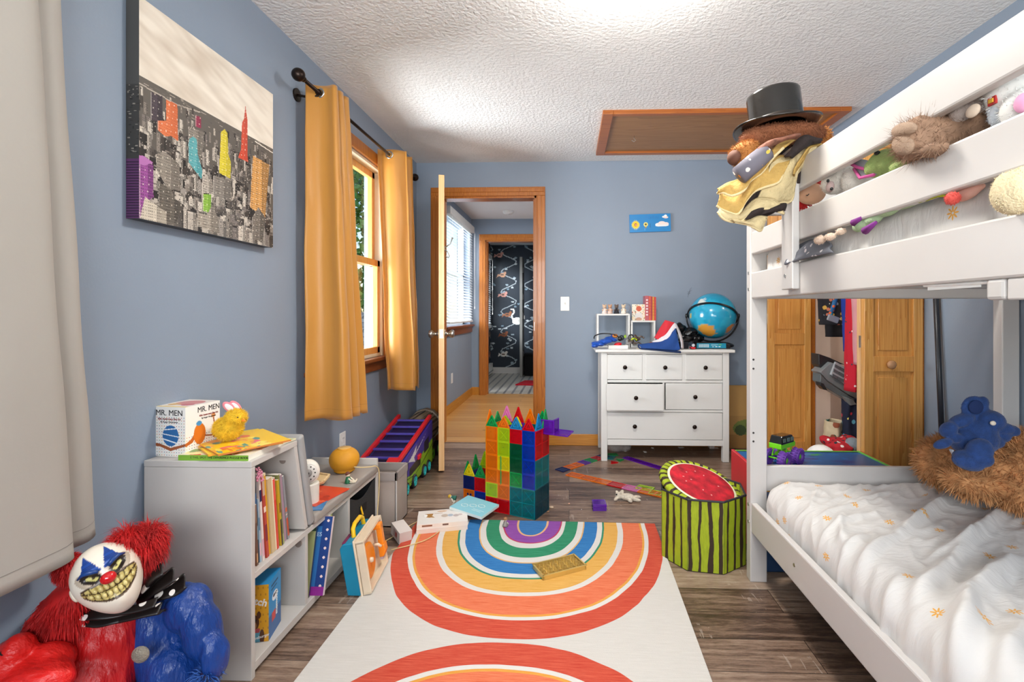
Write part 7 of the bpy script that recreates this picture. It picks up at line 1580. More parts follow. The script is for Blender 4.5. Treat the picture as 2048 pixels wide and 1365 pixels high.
# globe
gp = P(1425, 632, Y=3.80); gr = 0.170
gx, gy, gz = P(1425, 632, Y=3.80); gr = (P(1472,632,Y=3.80).x-P(1378,632,Y=3.80).x)/2-0.004
gt_ = thing('globe', 'large turquoise globe in a black ring stand on the dresser top', 'globe', (gx, gy, DT))
em = M().ell((0,0,0),gr,(0,0,0),72,48); eo = em.obj('sphere', mat('globe_print', rough=0.18, attr=True, var=0.0, coat=0.4), None, smooth=True)
def land(p):
    d = p.normalized(); v = noise.noise(d*2.1+Vector((4.2,1.3,7.7)))+0.45*noise.noise(d*5.0+Vector((1,2,3)))
    # the lower front shows a tan continent, the upper left a pale one
    if (d-Vector((-0.42,-0.62,-0.66)).normalized()).length < 0.36+0.12*noise.noise(d*6): return '#d89a3c' if v < 0.1 else '#c8a860'
    if (d-Vector((0.55,-0.6,-0.55)).normalized()).length < 0.22+0.10*noise.noise(d*6): return '#c88a4a'
    if (d-Vector((-0.62,-0.55,0.62)).normalized()).length < 0.20+0.14*noise.noise(d*7): return '#d8e0d8'
    if v > 0.42 and d.y > -0.2: return '#c8b860'
    return '#1f9cc4' if v < 0.1 else '#2aa8cc'
paint_vertices(eo, land); eo.matrix_basis = Matrix.Translation((gx,gy,gz)); attach(eo, gt_)
Tg = Matrix.Translation((gx,gy,gz)) @ Euler((R(-28),R(14),0)).to_matrix().to_4x4()
M().t(Tg).lathe([(gr+0.004,-0.006),(gr+0.014,-0.006),(gr+0.014,0.006),(gr+0.004,0.006),(gr+0.004,-0.006)],72,ring=True).obj('meridian_ring', BLACKP, gt_, smooth=False)
arc = [Vector((gx+(gr+0.024)*math.sin(t), gy, gz-(gr+0.024)*math.cos(t))) for t in [R(-88+8*i) for i in range(23)]]
M().tube(arc, 0.0065, 10).obj('stand_arc', BLACKP, gt_, smooth=True)
for e in (arc[0], arc[-1]): M().ell(tuple(e+Vector((0,0,0.006))),(0.010,0.010,0.018)).obj('pivot_cap', BLACKP, gt_, smooth=True)
bz = gz-gr-0.03
b = M(); b.ell((gx+0.02,gy-0.02,DT+0.018),(0.135,0.075,0.030)); bo_ = b.obj('base', BLACKP, gt_, smooth=True)
M().t(Matrix.Translation((gx,gy,0))).lathe([(0.030,DT+0.03),(0.018,bz+0.0),(0.022,bz+0.012)],24,ring=True).obj('neck', BLACKP, gt_, smooth=True)
kb = thing('globe_control_base', 'black base with a blue keypad panel below the globe', 'keypad base', (gx,3.66,DT))
bpz = Pic(90, 40, '#1686a4'); 
for i in range(8):
    for j in range(4): bpz.rect(6+i*4, 8+j*7, 8.6+i*4, 12+j*7, '#e8f0f0')
bpz.rect(44,10,66,12,'#d8ecf0').rect(44,16,60,18,'#d8ecf0').ell(60,28,4,3,'#e8f4f4').ell(70,28,4,3,'#e8f4f4').ell(50,29,3,2,'#e8f4f4').ell(72,12,5,3,'#7ac050')
ka = P(1393, 690, Y=3.64); kb_ = P(1462, 690, Y=3.64)
M().add and None
M().plate([(ka.x-0.002,DT+0.0005),(kb_.x+0.004,DT+0.0005),(kb_.x+0.0,DT+0.028),(kb_.x-0.03,DT+0.046),(ka.x+0.012,DT+0.048),(ka.x,DT+0.036)],3.655,3.74).obj('housing', BLACKP, kb, bev=0.006)
o = pbox('keypad_panel', ka.x+0.006, kb_.x-0.032, 3.6515, 3.6555, DT+0.006, DT+0.042, '#1686a4', {'-y': bpz}, kb, 0.25)
kb['category'] = 'globe base'
# plain toy engine
q = P(1385, 694, Y=3.63); te = thing('toy_train', 'tiny plain red and black toy train engine beside the globe base', 'toy train', (q.x,3.63,DT))
M().bc((q.x,3.63,DT+0.010),(0.032,0.05,0.012)).obj('running_board', RD, te, bev=0.002); M().cyl((q.x,3.606,DT+0.030),(q.x,3.65,DT+0.030),0.013,n=18).obj('boiler', mat('blue_grey_toy','#3c4c60',rough=0.4), te)
M().cyl((q.x,3.605,DT+0.030),(q.x,3.6045,DT+0.030),0.0105,n=18).obj('front_plate', mat('pale_grey_toy','#c8ccd0',rough=0.4), te); M().cyl((q.x,3.615,DT+0.042),(q.x,3.615,DT+0.056),0.005,0.006,10).obj('chimney', BLACKP, te)
for s in (-1,1): M().cyl((q.x+s*0.012,3.612,DT+0.007),(q.x+s*0.018,3.612,DT+0.007),0.0068,n=14).obj('wheel', BLACKP, te)
# black crumpled bag and small black box
bg_ = thing('black_bag', 'crumpled shiny black bag slumped between the flag hat and the globe', 'bag', tuple(P(1375,665,Y=3.80)))
e_ = []; 
for (px, py, rx, ry, rz_) in ((1358,658,0.055,0.04,0.045),(1380,665,0.07,0.045,0.035),(1370,680,0.08,0.05,0.028),(1395,678,0.05,0.045,0.03)): q = P(px,py,Y=3.80); e_.append(((q.x,3.80,max(q.z,DT+rz_*0.9)),(rx,ry,rz_),(0,R(-14),0)))
o = cloth_body('bag_body', e_, mat('shiny_black_nylon','#101114',rough=0.22,bump=0.5,bscale=30), bg_, 0.006, 0.03, 0.05, 3)
q = P(1366, 688, Y=3.68); tag(M().box(q.x-0.045,q.x+0.035,3.66,3.72,DT+0.0005,DT+0.05).obj('black_case', mat('smoky_case','#1c1a20',rough=0.2), bev=0.004), 'small dark plastic case between the flag hat and toy train', 'case')
# red, white and blue cloth hat
ht = thing('flag_hat', 'red, white and blue folded cloth hat slumped over the dresser edge', 'hat', tuple(P(1325,680,Y=3.62)))
RC, WC, BC_ = (mat('hat_red','#d0303c',rough=0.9,bump=0.3,bscale=250), mat('hat_white','#e4e0e4',rough=0.9,bump=0.3,bscale=250), mat('hat_blue','#1c468c',rough=0.9,bump=0.3,bscale=250))
def panel(name, mt, pts_a, pts_b, th=0.008, nu=14, nv=10, bulge=0.012):
    def f(u, v):
        a = cr1([tuple(P(px,py,Y=y)) for px,py,y in pts_a], u); b = cr1([tuple(P(px,py,Y=y)) for px,py,y in pts_b], u)
        p = a*(1-v)+b*v; p.y -= bulge*math.sin(PI*v)+0.004*math.sin(u*9+v*5); return p
    return M().grid(f, nu, nv).obj(name, mt, ht, smooth=True, solid=th)
panel('red_panel', RC, [(1309,676,3.66),(1318,660,3.68),(1326,648,3.70),(1330,641,3.70)], [(1320,682,3.62),(1333,668,3.64),(1342,655,3.66),(1349,646,3.69)])
panel('white_panel', WC, [(1304,684,3.64),(1322,676,3.63),(1338,660,3.655),(1349,646,3.69)], [(1318,690,3.60),(1334,683,3.60),(1346,670,3.62),(1352,656,3.655)])
panel('blue_panel', BC_, [(1278,690,3.60),(1305,686,3.595),(1328,682,3.595),(1348,661,3.63),(1350,657,3.65)], [(1283,697,3.565),(1305,698,3.56),(1330,700,3.555),(1352,702,3.555),(1360,699,3.56)], 0.008, 22)
panel('white_edge', WC, [(1349,647,3.68),(1356,664,3.64),(1361,682,3.60),(1363,697,3.575)], [(1353,650,3.72),(1361,668,3.69),(1366,686,3.66),(1366,699,3.63)])
panel('brim_fold', mat('hat_navy','#16305f',rough=0.9,bump=0.3,bscale=250), [(1277,689,3.59),(1280,697,3.575),(1300,700,3.565),(1330,703,3.555),(1362,706,3.56)], [(1276,692,3.61),(1282,699,3.60),(1302,698,3.60),(1330,699,3.60),(1360,701,3.60)], 0.008, 22, 10, 0.006)
# white booklet box, and the heap of small things
q0 = P(1217, 693, Y=3.66); q1 = P(1256, 686, Y=3.66)
printed('white_book','small white book lying flat at the dresser front','book',0,q1.x-q0.x,0,0.075,0,0.024,'#ebe6dc',{},(q0.x,3.66,DT),R(1))
bcl = thing('blue_cloth', 'shiny royal blue crumpled cloth at the front corner of the dresser', 'cloth', tuple(P(1205,688,Y=3.68)))
e_ = [((P(px,py,Y=y).x, y, max(P(px,py,Y=y).z, DT+rz_*0.6)),(rx,ry,rz_),(0,R(t_),0)) for px,py,y,rx,ry,rz_,t_ in ((1196,688,3.64,0.05,0.05,0.018,10),(1208,684,3.68,0.06,0.05,0.022,-8),(1222,680,3.72,0.05,0.04,0.02,6),(1190,692,3.60,0.025,0.03,0.014,0))]
cloth_body('cloth', e_, mat('royal_blue_cloth','#1450b4',rough=0.3,bump=0.4,bscale=30), bcl, 0.005, 0.02, 0.04, 3)
q = P(1236, 684, Y=3.68); tag(M().ell((q.x,3.69,DT+0.030),(0.030,0.02,0.014),(0,R(-10),0)).obj('red_plastic_piece', mat('red_toy_plastic','#d8202a',rough=0.35), smooth=True), 'red plastic piece on the blue cloth behind the small white book', 'toy part')
hp_ = thing('headphones', 'black cable and headphone band curled on the blue cloth at the dresser corner', 'headphones', tuple(P(1200,676,Y=3.74)))
M().tube(smooth_pts([tuple(P(px,py,Y=y)) for px,py,y in ((1188,677,3.72),(1190,672,3.76),(1202,668,3.78),(1218,668,3.78),(1232,671,3.76),(1240,677,3.72))],6),0.0045,8).obj('band', BLACKP, hp_, smooth=True)
M().ell(tuple(P(1240,678,Y=3.72)),(0.018,0.014,0.018)).obj('ear_pad', BLACKP, hp_, smooth=True)
g = random.Random(11)
spec = [(1243,676,'#26303c'),(1250,674,'#9ac020'),(1256,678,'#6a6a70'),(1262,674,'#2a2a2c'),(1262,683,'#4a3c30'),(1268,679,'#b8d018'),(1272,674,'#5a4638'),(1276,680,'#3c3028'),(1282,675,'#6e6058'),(1258,687,'#8c8884'),(1268,687,'#52443a'),(1276,687,'#5e544e'),(1230,672,'#d8802a'),(1222,675,'#1c3f8c')]
LBL = {'#26303c':'dark slate','#9ac020':'lime','#6a6a70':'grey','#2a2a2c':'black','#4a3c30':'dark brown','#b8d018':'yellow-green','#5a4638':'brown','#3c3028':'deep brown','#6e6058':'grey-brown','#8c8884':'silvery','#52443a':'chestnut','#5e544e':'taupe','#d8802a':'orange','#1c3f8c':'navy'}
for i, (px, py, c) in enumerate(spec):
    y = 3.70+(0.06 if py < 678 else 0.0); q = P(px, py, Y=y); z = max(q.z, DT+0.014); r0 = 0.017
    ob = M()
    if i % 3 == 0: ob.t(Matrix.Translation((q.x,y,z)) @ Euler((g.uniform(0,3),g.uniform(0,3),0)).to_matrix().to_4x4()).lathe([(r0*0.7,-0.006),(r0*1.2,-0.005),(r0*1.2,0.005),(r0*0.7,0.006),(r0*0.7,-0.006)],20,ring=True)
    elif i % 3 == 1: ob.t(Matrix.Translation((q.x,y,z)) @ Euler((g.uniform(-.5,.5),g.uniform(-.5,.5),g.uniform(0,3))).to_matrix().to_4x4()).bc((0,0,0),(0.045,0.018,0.014)).bc((0.016,0,0.008),(0.014,0.014,0.012))
    else: ob.tube(smooth_pts([(q.x-0.02,y,z-0.004),(q.x-0.006,y-0.012,z+0.006),(q.x+0.008,y+0.010,z+0.004),(q.x+0.022,y-0.004,z-0.006)],5),0.0065,8)
    tag(ob.obj(('toy_watch','toy_clip','toy_strap')[i%3], mat('trinket_'+LBL[c].replace('-','_').replace(' ','_'), c, rough=0.35), smooth=(i%3 != 1), bev=0.002 if i%3 == 1 else 0), f'{LBL[c]} small {("round watch-like piece","plastic clip","curled strap")[i%3]} in the heap of trinkets on the dresser', 'trinket', 'heap of trinkets on the dresser')
q = P(1300, 683, Y=3.67); ln_ = thing('lion_figure', 'tiny orange and white plush lion beside the flag hat', 'plush toy', (q.x,3.67,DT))
M().ell((q.x,3.67,DT+0.020),(0.028,0.018,0.016)).ell((q.x-0.016,3.66,DT+0.012),0.010).obj('body', mat('white_plush2','#e8dccc',rough=0.9), ln_, smooth=True); M().ell((q.x+0.008,3.66,DT+0.036),(0.020,0.016,0.014)).obj('mane', mat('ginger_plush','#b86a24',rough=0.9), ln_, smooth=True)
tag(M().bc((P(1290,696,Y=3.62).x,3.63,DT+0.003),(0.10,0.09,0.004),(0,0,0.2)).obj('paper_sheet', mat('cream_paper','#e6dcbc',rough=0.8)), 'cream paper sheet lying flat under the flag hat on the dresser', 'paper')
# stuffed toy under the dresser and cardboard picture beside it
q = P(1228, 903, Y=3.85); us = thing('plush_toy','grey shaggy plush toy lying under the dresser','plush toy',(0.36,3.85,0)); e_ = [((0.36,3.86,0.055),(0.075,0.06,0.055),(0,0,0)),((0.43,3.88,0.04),(0.05,0.05,0.04),(0,0,0))]
GRP = mat('grey_shaggy_plush','#a8a09a',rough=0.95); plush('body', e_, GRP, us, 0.007, 3); fur('fluff', e_, GRP, us, 2200, 0.014, 0.0014, 8)
g = random.Random(4)
for i, (px, py, lb) in enumerate(((1250,903,'paper crumb under the dresser near the plush toy'),(1290,905,'paper crumb at the middle under the dresser'),(1305,897,'paper scrap deep under the dresser'),(1362,896,'larger paper scrap under the dresser at the back baseboard'),(1430,897,'paper scrap under the dresser near its far leg'))):
    q = P(px, py, Z=0.0); tag(M().bc((q.x,min(q.y,3.98),0.003),(0.05 if i > 2 else 0.02,0.02,0.004),(0.1,0.1,g.uniform(0,3))).obj('paper_scrap', PLAST), lb, 'paper')
cbp = Pic(40, 70, '#b89058'); cbp.rect(0,0,40,34,'#c49a5e').ell(20,48,16,10,'#7a8848').ell(26,44,8,5,'#5a4a30').rect(0,55,40,70,'#a8804c').ell(12,50,6,6,'#4a5a3a')
a = P(1459, 772, Y=3.97); b = P(1500, 895, Y=3.97); printed('cardboard_sheet','flat cardboard panel with a faded green picture leaning beside the dresser','cardboard',0,0.30,0,0.02,0,a.z,'#b89058',{'-y':cbp},(a.x+0.002,3.985,0.0),0,R(-1))
# ================================================================ CLOSET DOORS
def leaf(root, x0, x1, y0, y1, z0, z1, rails, side=-1):
    """panel door leaf facing the camera: stiles, rails and raised panels"""
    sw_ = 0.045
    f = M().box(x0, x0+sw_, y0, y1, z0, z1).box(x1-sw_, x1, y0, y1, z0, z1)
    f.obj('stile', PINE, root, bev=0.002)
    for a, b in rails: M().box(x0+sw_, x1-sw_, y0, y1, a, b).obj('rail', PINEP, root, bev=0.002)
    for (a0, a1), (b0, b1) in zip(rails[:-1], rails[1:]):
        p = M().box(x0+sw_-0.002, x1-sw_+0.002, y0+0.010, y1-0.008, a1-0.002, b0+0.002)
        p.box(x0+sw_+0.025, x1-sw_-0.025, y0+0.005, y0+0.012, a1+0.028, b0-0.028)
        p.obj('panel', PINEP, root, bev=0.003)
fl = thing('closet_door', 'far pair of pine closet leaves folded out beside the dresser', 'closet door', (1.55,3.62,0))
xa = P(1537, 700, Y=3.58).x; xb = P(1622, 700, Y=3.58).x
zr0 = P(1580, 690, Y=3.58).z; zr1 = P(1580, 667, Y=3.58).z; zb = P(1580, 884, Y=3.58).z
leaf(fl, xa, xb, 3.58, 3.608, 0.02, 2.0, [(0.02, zb), (zr0, zr1), (1.90, 2.0)])
M().box(xa+0.02, xb+0.03, 3.612, 3.640, 0.02, 2.0).obj('rear_leaf', REDOAK if False else OAK, fl, bev=0.002)
for z in (0.28, 1.0, 1.75): M().box(xa-0.006, xa+0.004, 3.60, 3.62, z, z+0.07).obj('hinge', STEEL, fl)
S('trim_4', M().box(XR-0.02, XR, KY1, KY1+0.07, 0, KZ+0.07).box(XR-0.02, XR, KY0-0.07, KY0, 0, KZ+0.07).box(XR-0.02, XR, KY0, KY1, KZ, KZ+0.07).box(XR-0.004, XR+0.104, KY0, KY0+0.012, 0, KZ), OAKY)
nl = thing('closet_door', 'near pair of knotty pine closet leaves with a round wooden knob', 'closet door', (1.60,2.56,0))
NYF = 2.52
xa = P(1729, 700, Y=NYF).x; xb = XR-0.012
zk = P(1777, 729, Y=NYF).z; r0 = P(1777, 744, Y=NYF).z; r1 = P(1777, 713, Y=NYF).z
leaf(nl, xa, xb, NYF, NYF+0.030, 0.02, 2.0, [(0.02, 0.16), (r0, r1), (1.90, 2.0)])
M().t(Matrix.Translation((P(1777,729,Y=NYF).x, NYF, zk)) @ Matrix.Rotation(PI/2,4,'X')).lathe([(0.010,0),(0.010,0.010),(0.020,0.020),(0.021,0.030),(0.014,0.037),(0,0.038)],24).obj('knob', mat('turned_pine_knob','#b98a62',rough=0.4), nl, smooth=True)
M().box(xa-0.002, xb-0.01, NYF+0.034, NYF+0.064, 0.02, 2.0).obj('rear_leaf', PINEL, nl, bev=0.002)
for z in (0.9, 1.25): M().box(xa-0.005, xa+0.003, NYF+0.026, NYF+0.04, z, z+0.06).obj('hinge', STEEL, nl)
pl_ = thing('black_pole', 'thin black pole leaning upright against the blue wall past the closet', 'pole', (XR-0.03,2.40,0))
pa, pb = P(1884, 880, X=XR-0.025), P(1872, 600, X=XR-0.02)
d = (pb-pa)/(pb.z-pa.z); M().tube([pa-d*(pa.z-0.003), pb+d*(1.55-pb.z)], 0.0115, 14).obj('shaft', mat('charcoal_tube','#22252c',rough=0.35), pl_, smooth=True)
M().ell(tuple(pa-d*(pa.z-0.012)), 0.013).obj('foot_cap', BLACKP, pl_, smooth=True)
# clothes and things inside the closet
def hang(name, label, cat, pxs, y, z0px, z1px, mt, th=0.05, folds=2.5, yd=0.12, seed=1):
    """a garment hanging flat-on: pxs gives left/right edges at top and bottom"""
    (la, ra), (lb, rb) = pxs; t = thing(name, label, cat, tuple(P((la+ra)/2, z1px, Y=y)))
    def f(u, v):
        # closed tube: u runs round the garment
        a = 2*PI*u; l = la+(lb-la)*v; r = ra+(rb-ra)*v; s = 0.5-0.5*math.cos(a); px = l+(r-l)*s; py = z0px+(z1px-z0px)*v
        q = P(px, py, Y=y); dy = th*math.sin(a)*(1+0.25*math.sin(a*folds*2+seed)) + 0.008*noise.noise(Vector((u*8, v*6, seed)))
        return (q.x, q.y-dy, q.z)
    M().grid(f, 60, 30, wrap=True).obj('cloth', mt, t, smooth=True, solid=0.002); return t
def speck(name, bg, cols, scale, thr, rough=0.85):
    if name in MATS: return MATS[name]
    m = bpy.data.materials.new(name); MATS[name] = m; m.use_nodes = True; N, L = nodes_of(m); b = N['Principled BSDF']; tc = N.new('ShaderNodeTexCoord')
    vo = N.new('ShaderNodeTexVoronoi'); vo.inputs['Scale'].default_value = scale; L.new(tc.outputs['Object'], vo.inputs[0])
    nz = N.new('ShaderNodeTexNoise'); nz.inputs['Scale'].default_value = scale*2; L.new(tc.outputs['Object'], nz.inputs[0])
    s = math_node(N, L, 'LESS_THAN', math_node(N, L, 'ADD', vo.outputs[0], math_node(N, L, 'MULTIPLY', nz.outputs[0], 0.25)), thr)
    sc = N.new('ShaderNodeSeparateColor'); L.new(vo.outputs['Color'], sc.inputs[0]); cr = N.new('ShaderNodeValToRGB'); cr.color_ramp.interpolation = 'CONSTANT'; e = cr.color_ramp.elements
    e[0].position = 0; e[0].color = (*lin(cols[0]),1); e[1].position = 1/len(cols); e[1].color = (*lin(cols[1 % len(cols)]),1)
    for i in range(2, len(cols)): k = e.new(i/len(cols)); k.color = (*lin(cols[i]),1)
    L.new(sc.outputs[0], cr.inputs[0]); mx = N.new('ShaderNodeMix'); mx.data_type = 'RGBA'; L.new(s, mx.inputs[0]); mx.inputs[6].default_value = (*lin(bg),1); L.new(cr.outputs[0], mx.inputs[7])
    L.new(mx.outputs[2], b.inputs['Base Color']); b.inputs['Roughness'].default_value = rough; return m
DINO = speck('black_dinosaur_print','#17161e',['#e0d8c8','#c8a048','#8a98a8','#b86a50'],22,0.42)
hang('backpack', 'dark patterned bag hanging high in the closet gap', 'bag', ((1634,1700),(1640,1690)), 3.30, 560, 650, DINO, 0.06, 2, seed=2)
hang('dark_garment', 'black dinosaur-print cloth hanging below the patterned bag in the closet', 'clothing', ((1650,1706),(1651,1704)), 3.42, 600, 674, speck('black_print_b','#15151c',['#c8a878','#7a6a58'],16,0.35), 0.04, 2, seed=5)
st_ = thing('bag_strap', 'blue and rainbow strap with a buckle on the dark closet bag', 'strap', tuple(P(1665,620,Y=3.2)))
M().tube([P(1676,575,Y=3.22),P(1668,610,Y=3.215),P(1660,632,Y=3.21)],0.014,8).obj('webbing', speck('rainbow_strap','#2a6a9c',['#e86a2a','#40a8c0','#d84a3a'],40,0.5), st_, smooth=True)
M().bc(tuple(P(1666,638,Y=3.205)),(0.07,0.02,0.04),(0,R(20),0)).obj('buckle', mat('clear_grey_plastic2','#9aa0a8',rough=0.2), st_, bev=0.006)
hang('blue_garment', 'royal blue garment hanging in the closet beside the red one', 'clothing', ((1686,1702),(1697,1704)), 3.12, 520, 705, mat('royal_blue_knit','#1a3c9c',rough=0.8), 0.06, 2, seed=7)
hang('red_garment', 'long red festive printed garment hanging in the closet gap', 'clothing', ((1697,1722),(1692,1716)), 3.02, 520, 782, speck('red_festive_print','#c4142c',['#f0e8e4','#e8b8b8','#2c3c4c'],30,0.30), 0.06, 2.5, seed=9)
hang('pink_garment', 'pale pink garment at the right edge of the closet gap', 'clothing', ((1704,1730),(1711,1730)), 2.92, 520, 730, mat('pale_pink_cloth','#d89aa0',rough=0.85), 0.04, 2, seed=4)
hang('pyjama_trousers', 'navy pyjama cloth with bright dinosaurs low in the closet gap', 'clothing', ((1684,1722),(1687,1722)), 3.18, 795, 884, speck('navy_star_print','#141c34',['#c03848','#5aa0b8','#d8c860','#e8e0e0'],20,0.42), 0.05, 2, seed=12)
# grey toy vehicle wedged in the closet
tv = thing('grey_toy_vehicle', 'large grey plastic toy vehicle with slotted top wedged diagonally in the closet', 'toy vehicle', tuple(P(1675,770,Y=3.2)))
GTP = mat('grey_toy_shell','#7c8284',rough=0.3); DTP = mat('dark_toy_shell','#26282a',rough=0.35)
def quad3(pts, y, dy): return [tuple(P(px,py,Y=y)) for px,py in pts]+[tuple(P(px,py,Y=y)+Vector((0,dy,0))) for px,py in pts]
def slabp(name, pts, y, dy, mt, parent, bev=0.004):
    n = len(pts); v = quad3(pts, y, dy); b = M(); b.add(v, [tuple(range(n)), tuple(range(2*n-1,n-1,-1))]+[(i,n+i,n+(i+1)%n,(i+1)%n) for i in range(n)]); return b.obj(name, mt, parent, bev=bev)
slabp('hull', [(1640,745),(1662,725),(1700,740),(1716,770),(1716,800),(1700,792),(1655,762)], 3.16, 0.12, GTP, tv)
slabp('lower_hull', [(1641,748),(1656,765),(1702,795),(1716,802),(1712,812),(1700,805),(1650,775),(1640,765)], 3.14, 0.10, mat('mid_grey_shell','#5e6668',rough=0.3), tv)
slabp('tail', [(1637,708),(1660,716),(1690,730),(1664,728),(1645,742),(1638,730)], 3.20, 0.10, DTP, tv)
slabp('fin', [(1640,765),(1648,768),(1656,782),(1648,780),(1641,772)], 3.13, 0.06, DTP, tv)
slabp('nose_fin', [(1686,793),(1706,800),(1714,810),(1702,812)], 3.12, 0.04, GTP, tv)
slabp('deck', [(1672,724),(1702,742),(1702,776),(1662,750)], 3.135, 0.02, mat('light_grey_shell','#a6aaae',rough=0.35), tv, 0.002)
for i in range(3):
    for j in range(3):
        x0 = 1671+j*10.5-i*2.5; y0 = 729+i*9.5+j*5.5; slabp('slot', [(x0,y0),(x0+9,y0+5),(x0+8,y0+10.5),(x0-1,y0+5.5)], 3.128, 0.008, mat('slot_grey','#565c60',rough=0.4), tv, 0)
# gift bag and tartan cloth
hang('gift_bag', 'paper gift bag with a green and cream print on the closet floor', 'bag', ((1652,1688),(1648,1688)), 3.25, 842, 892, speck('gift_print','#c8b898',['#3a4a34','#8a4a30','#4a7a6a'],14,0.42), 0.06, 2, seed=3)
tc_ = thing('tartan_cloth', 'crumpled red tartan cloth heaped behind the play table', 'cloth', tuple(P(1680,890,Y=3.0)))
e_ = [((P(px,py,Y=y).x,y,P(px,py,Y=y).z),(rx,0.06,rz_),(0,R(t),0)) for px,py,y,rx,rz_,t in ((1665,884,3.02,0.07,0.03,8),(1690,888,3.0,0.08,0.035,-6),(1680,896,2.95,0.09,0.04,0),(1700,882,3.05,0.05,0.03,15),(1680,925,2.98,0.10,0.09,0),(1680,985,2.96,0.11,0.10,0))]
cloth_body('cloth', e_, speck('red_tartan','#b41c28',['#e8dcd8','#1c2c34','#7a1420'],34,0.46), tc_, 0.007, 0.03, 0.05, 3)
tag(M().ell(tuple(P(1706,893,Y=2.95)),(0.05,0.05,0.05)).obj('grey_sock', mat('grey_knit','#7c8890',rough=0.9,bump=0.5,bscale=80), smooth=True), 'balled grey knit beside the tartan cloth', 'clothing')

# ================================================================ LOWER BUNK: BEAR AND ELEPHANT
FURB = mat('shaggy_brown_fur','#cc9460',rough=0.85,var=0.25,vscale=25)
def E3(px, py, y, rx, ry, rz_, e=(0,0,0)): q = P(px, py, Y=y); return ((q.x, q.y, q.z), (rx, ry, rz_), e)
br = thing('teddy_bear', 'big shaggy brown teddy bear lying on the lower bunk', 'teddy bear', (1.35,1.75,0.44))
be = [E3(1880,925,1.80,0.062,0.075,0.080,(0,R(15),0)), E3(1925,925,1.84,0.06,0.06,0.05), E3(1893,905,1.84,0.055,0.06,0.050), E3(1945,966,1.62,0.075,0.060,0.046,(0,R(10),0)), E3(1968,960,1.66,0.060,0.06,0.05), E3(2030,940,1.66,0.13,0.11,0.088), E3(2050,980,1.60,0.10,0.09,0.06), E3(2090,930,1.62,0.14,0.12,0.10)]
plush('body', be, FURB, br, 0.010, 5); fur('shaggy_fur', be, FURB, br, 17000, 0.036, 0.0028, 15, 0.15, 0.75, 0.93)
el = thing('plush_elephant', 'dark blue plush elephant sitting on the brown bear', 'plush toy', (1.2,1.62,0.55))
ELB = mat('navy_plush','#1e3f78',rough=0.85,var=0.18,vscale=60,bump=0.35,bscale=260,sheen=0.15)
ee = [E3(1948,880,1.58,0.068,0.055,0.050,(0,R(-8),0)), E3(1955,865,1.58,0.050,0.05,0.042), E3(1980,843,1.57,0.040,0.036,0.034), E3(1950,818,1.585,0.042,0.015,0.040,(0,R(20),0)), E3(1942,812,1.59,0.018,0.014,0.020), E3(1965,807,1.585,0.018,0.014,0.022),
      E3(1922,842,1.58,0.042,0.024,0.019,(0,R(-24),0)), E3(1897,860,1.57,0.028,0.022,0.022,(0,R(-45),0)), E3(1886,888,1.55,0.030,0.015,0.014,(0,R(-20),0)), E3(1912,878,1.56,0.028,0.014,0.013,(0,R(-14),0)),
      E3(1958,903,1.51,0.034,0.032,0.040,(0,R(35),0)), E3(1966,918,1.50,0.026,0.026,0.024,(0,R(30),0)), E3(1936,925,1.51,0.044,0.030,0.024,(0,R(16),0)), E3(1925,915,1.52,0.026,0.026,0.022), E3(2008,858,1.56,0.032,0.020,0.018,(0,R(4),0)), E3(2026,862,1.56,0.020,0.016,0.016,(0,R(25),0)), E3(2003,872,1.57,0.026,0.02,0.02,(0,R(15),0)), E3(1988,885,1.56,0.03,0.02,0.02)]
plush('body', ee, ELB, el, 0.004, 1); fur('nap', ee, ELB, el, 6000, 0.0055, 0.0011, 16, 0.1, 0.6, 0.95)
M().ell(tuple(P(1986,847,Y=1.534)),(0.008,0.006,0.007)).obj('eye', mat('pearl_eye','#e8dcc8',rough=0.25), el, smooth=True)
M().ell(tuple(P(1952,815,Y=1.568)),(0.022,0.006,0.022),(0,R(20),0)).obj('inner_ear', mat('deep_navy_plush','#142a58',rough=0.9), el, smooth=True)
M().bc(tuple(P(1907,908,Y=1.54)),(0.005,0.012,0.028),(0,R(-30),0)).obj('care_tag', mat('tag_grey','#b8bcc4',rough=0.6), el)

# ================================================================ UPPER BUNK: SOFT TOYS PRESSED AT THE RAILS
def EX(px, py, x, rx, ry, rz_, e=(0,0,0)): q = P(px, py, X=x); return ((q.x, q.y, q.z), (rx, ry, rz_), e)
def soft(name, label, ells, mt, fur_n=0, fl=0.01, fw=0.0012, vox=0.005, cat='plush toy', droop=0.1):
    t = thing(name, label, cat, ells[0][0]); plush('body', ells, mt, t, vox, 3)
    if fur_n: fur('fluff', ells, mt, t, fur_n, fl, fw, hash(name) % 97 if False else len(label), droop, 0.7, 0.94)
    return t
dl_ = soft('rag_doll', 'rag doll with bright red hair behind the end of the middle guard rail', [EX(1622,388,0.80,0.045,0.040,0.035)], mat('doll_skin','#e0ac88',rough=0.7), cat='doll')
he = [EX(1606,385,0.80,0.04,0.045,0.04), EX(1622,372,0.82,0.05,0.05,0.03), EX(1600,402,0.79,0.03,0.04,0.03)]
plush('hair', he, mat('doll_red_yarn','#b81010',rough=0.8), dl_, 0.006, 2); fur('yarn', he, mat('doll_red_yarn','#b81010',rough=0.8), dl_, 900, 0.03, 0.0030, 4, 0.3, 0.4)
q = P(1615,392,X=0.765); M().tube([q+Vector((0,-0.010,0.004)),q+Vector((-0.002,-0.004,0)),q+Vector((-0.002,0.003,0.003))],0.0016,6).obj('eyelash', BLACKP, dl_, smooth=True)
WPL = mat('white_plush','#e8e2d8',rough=0.95,bump=0.4,bscale=260)
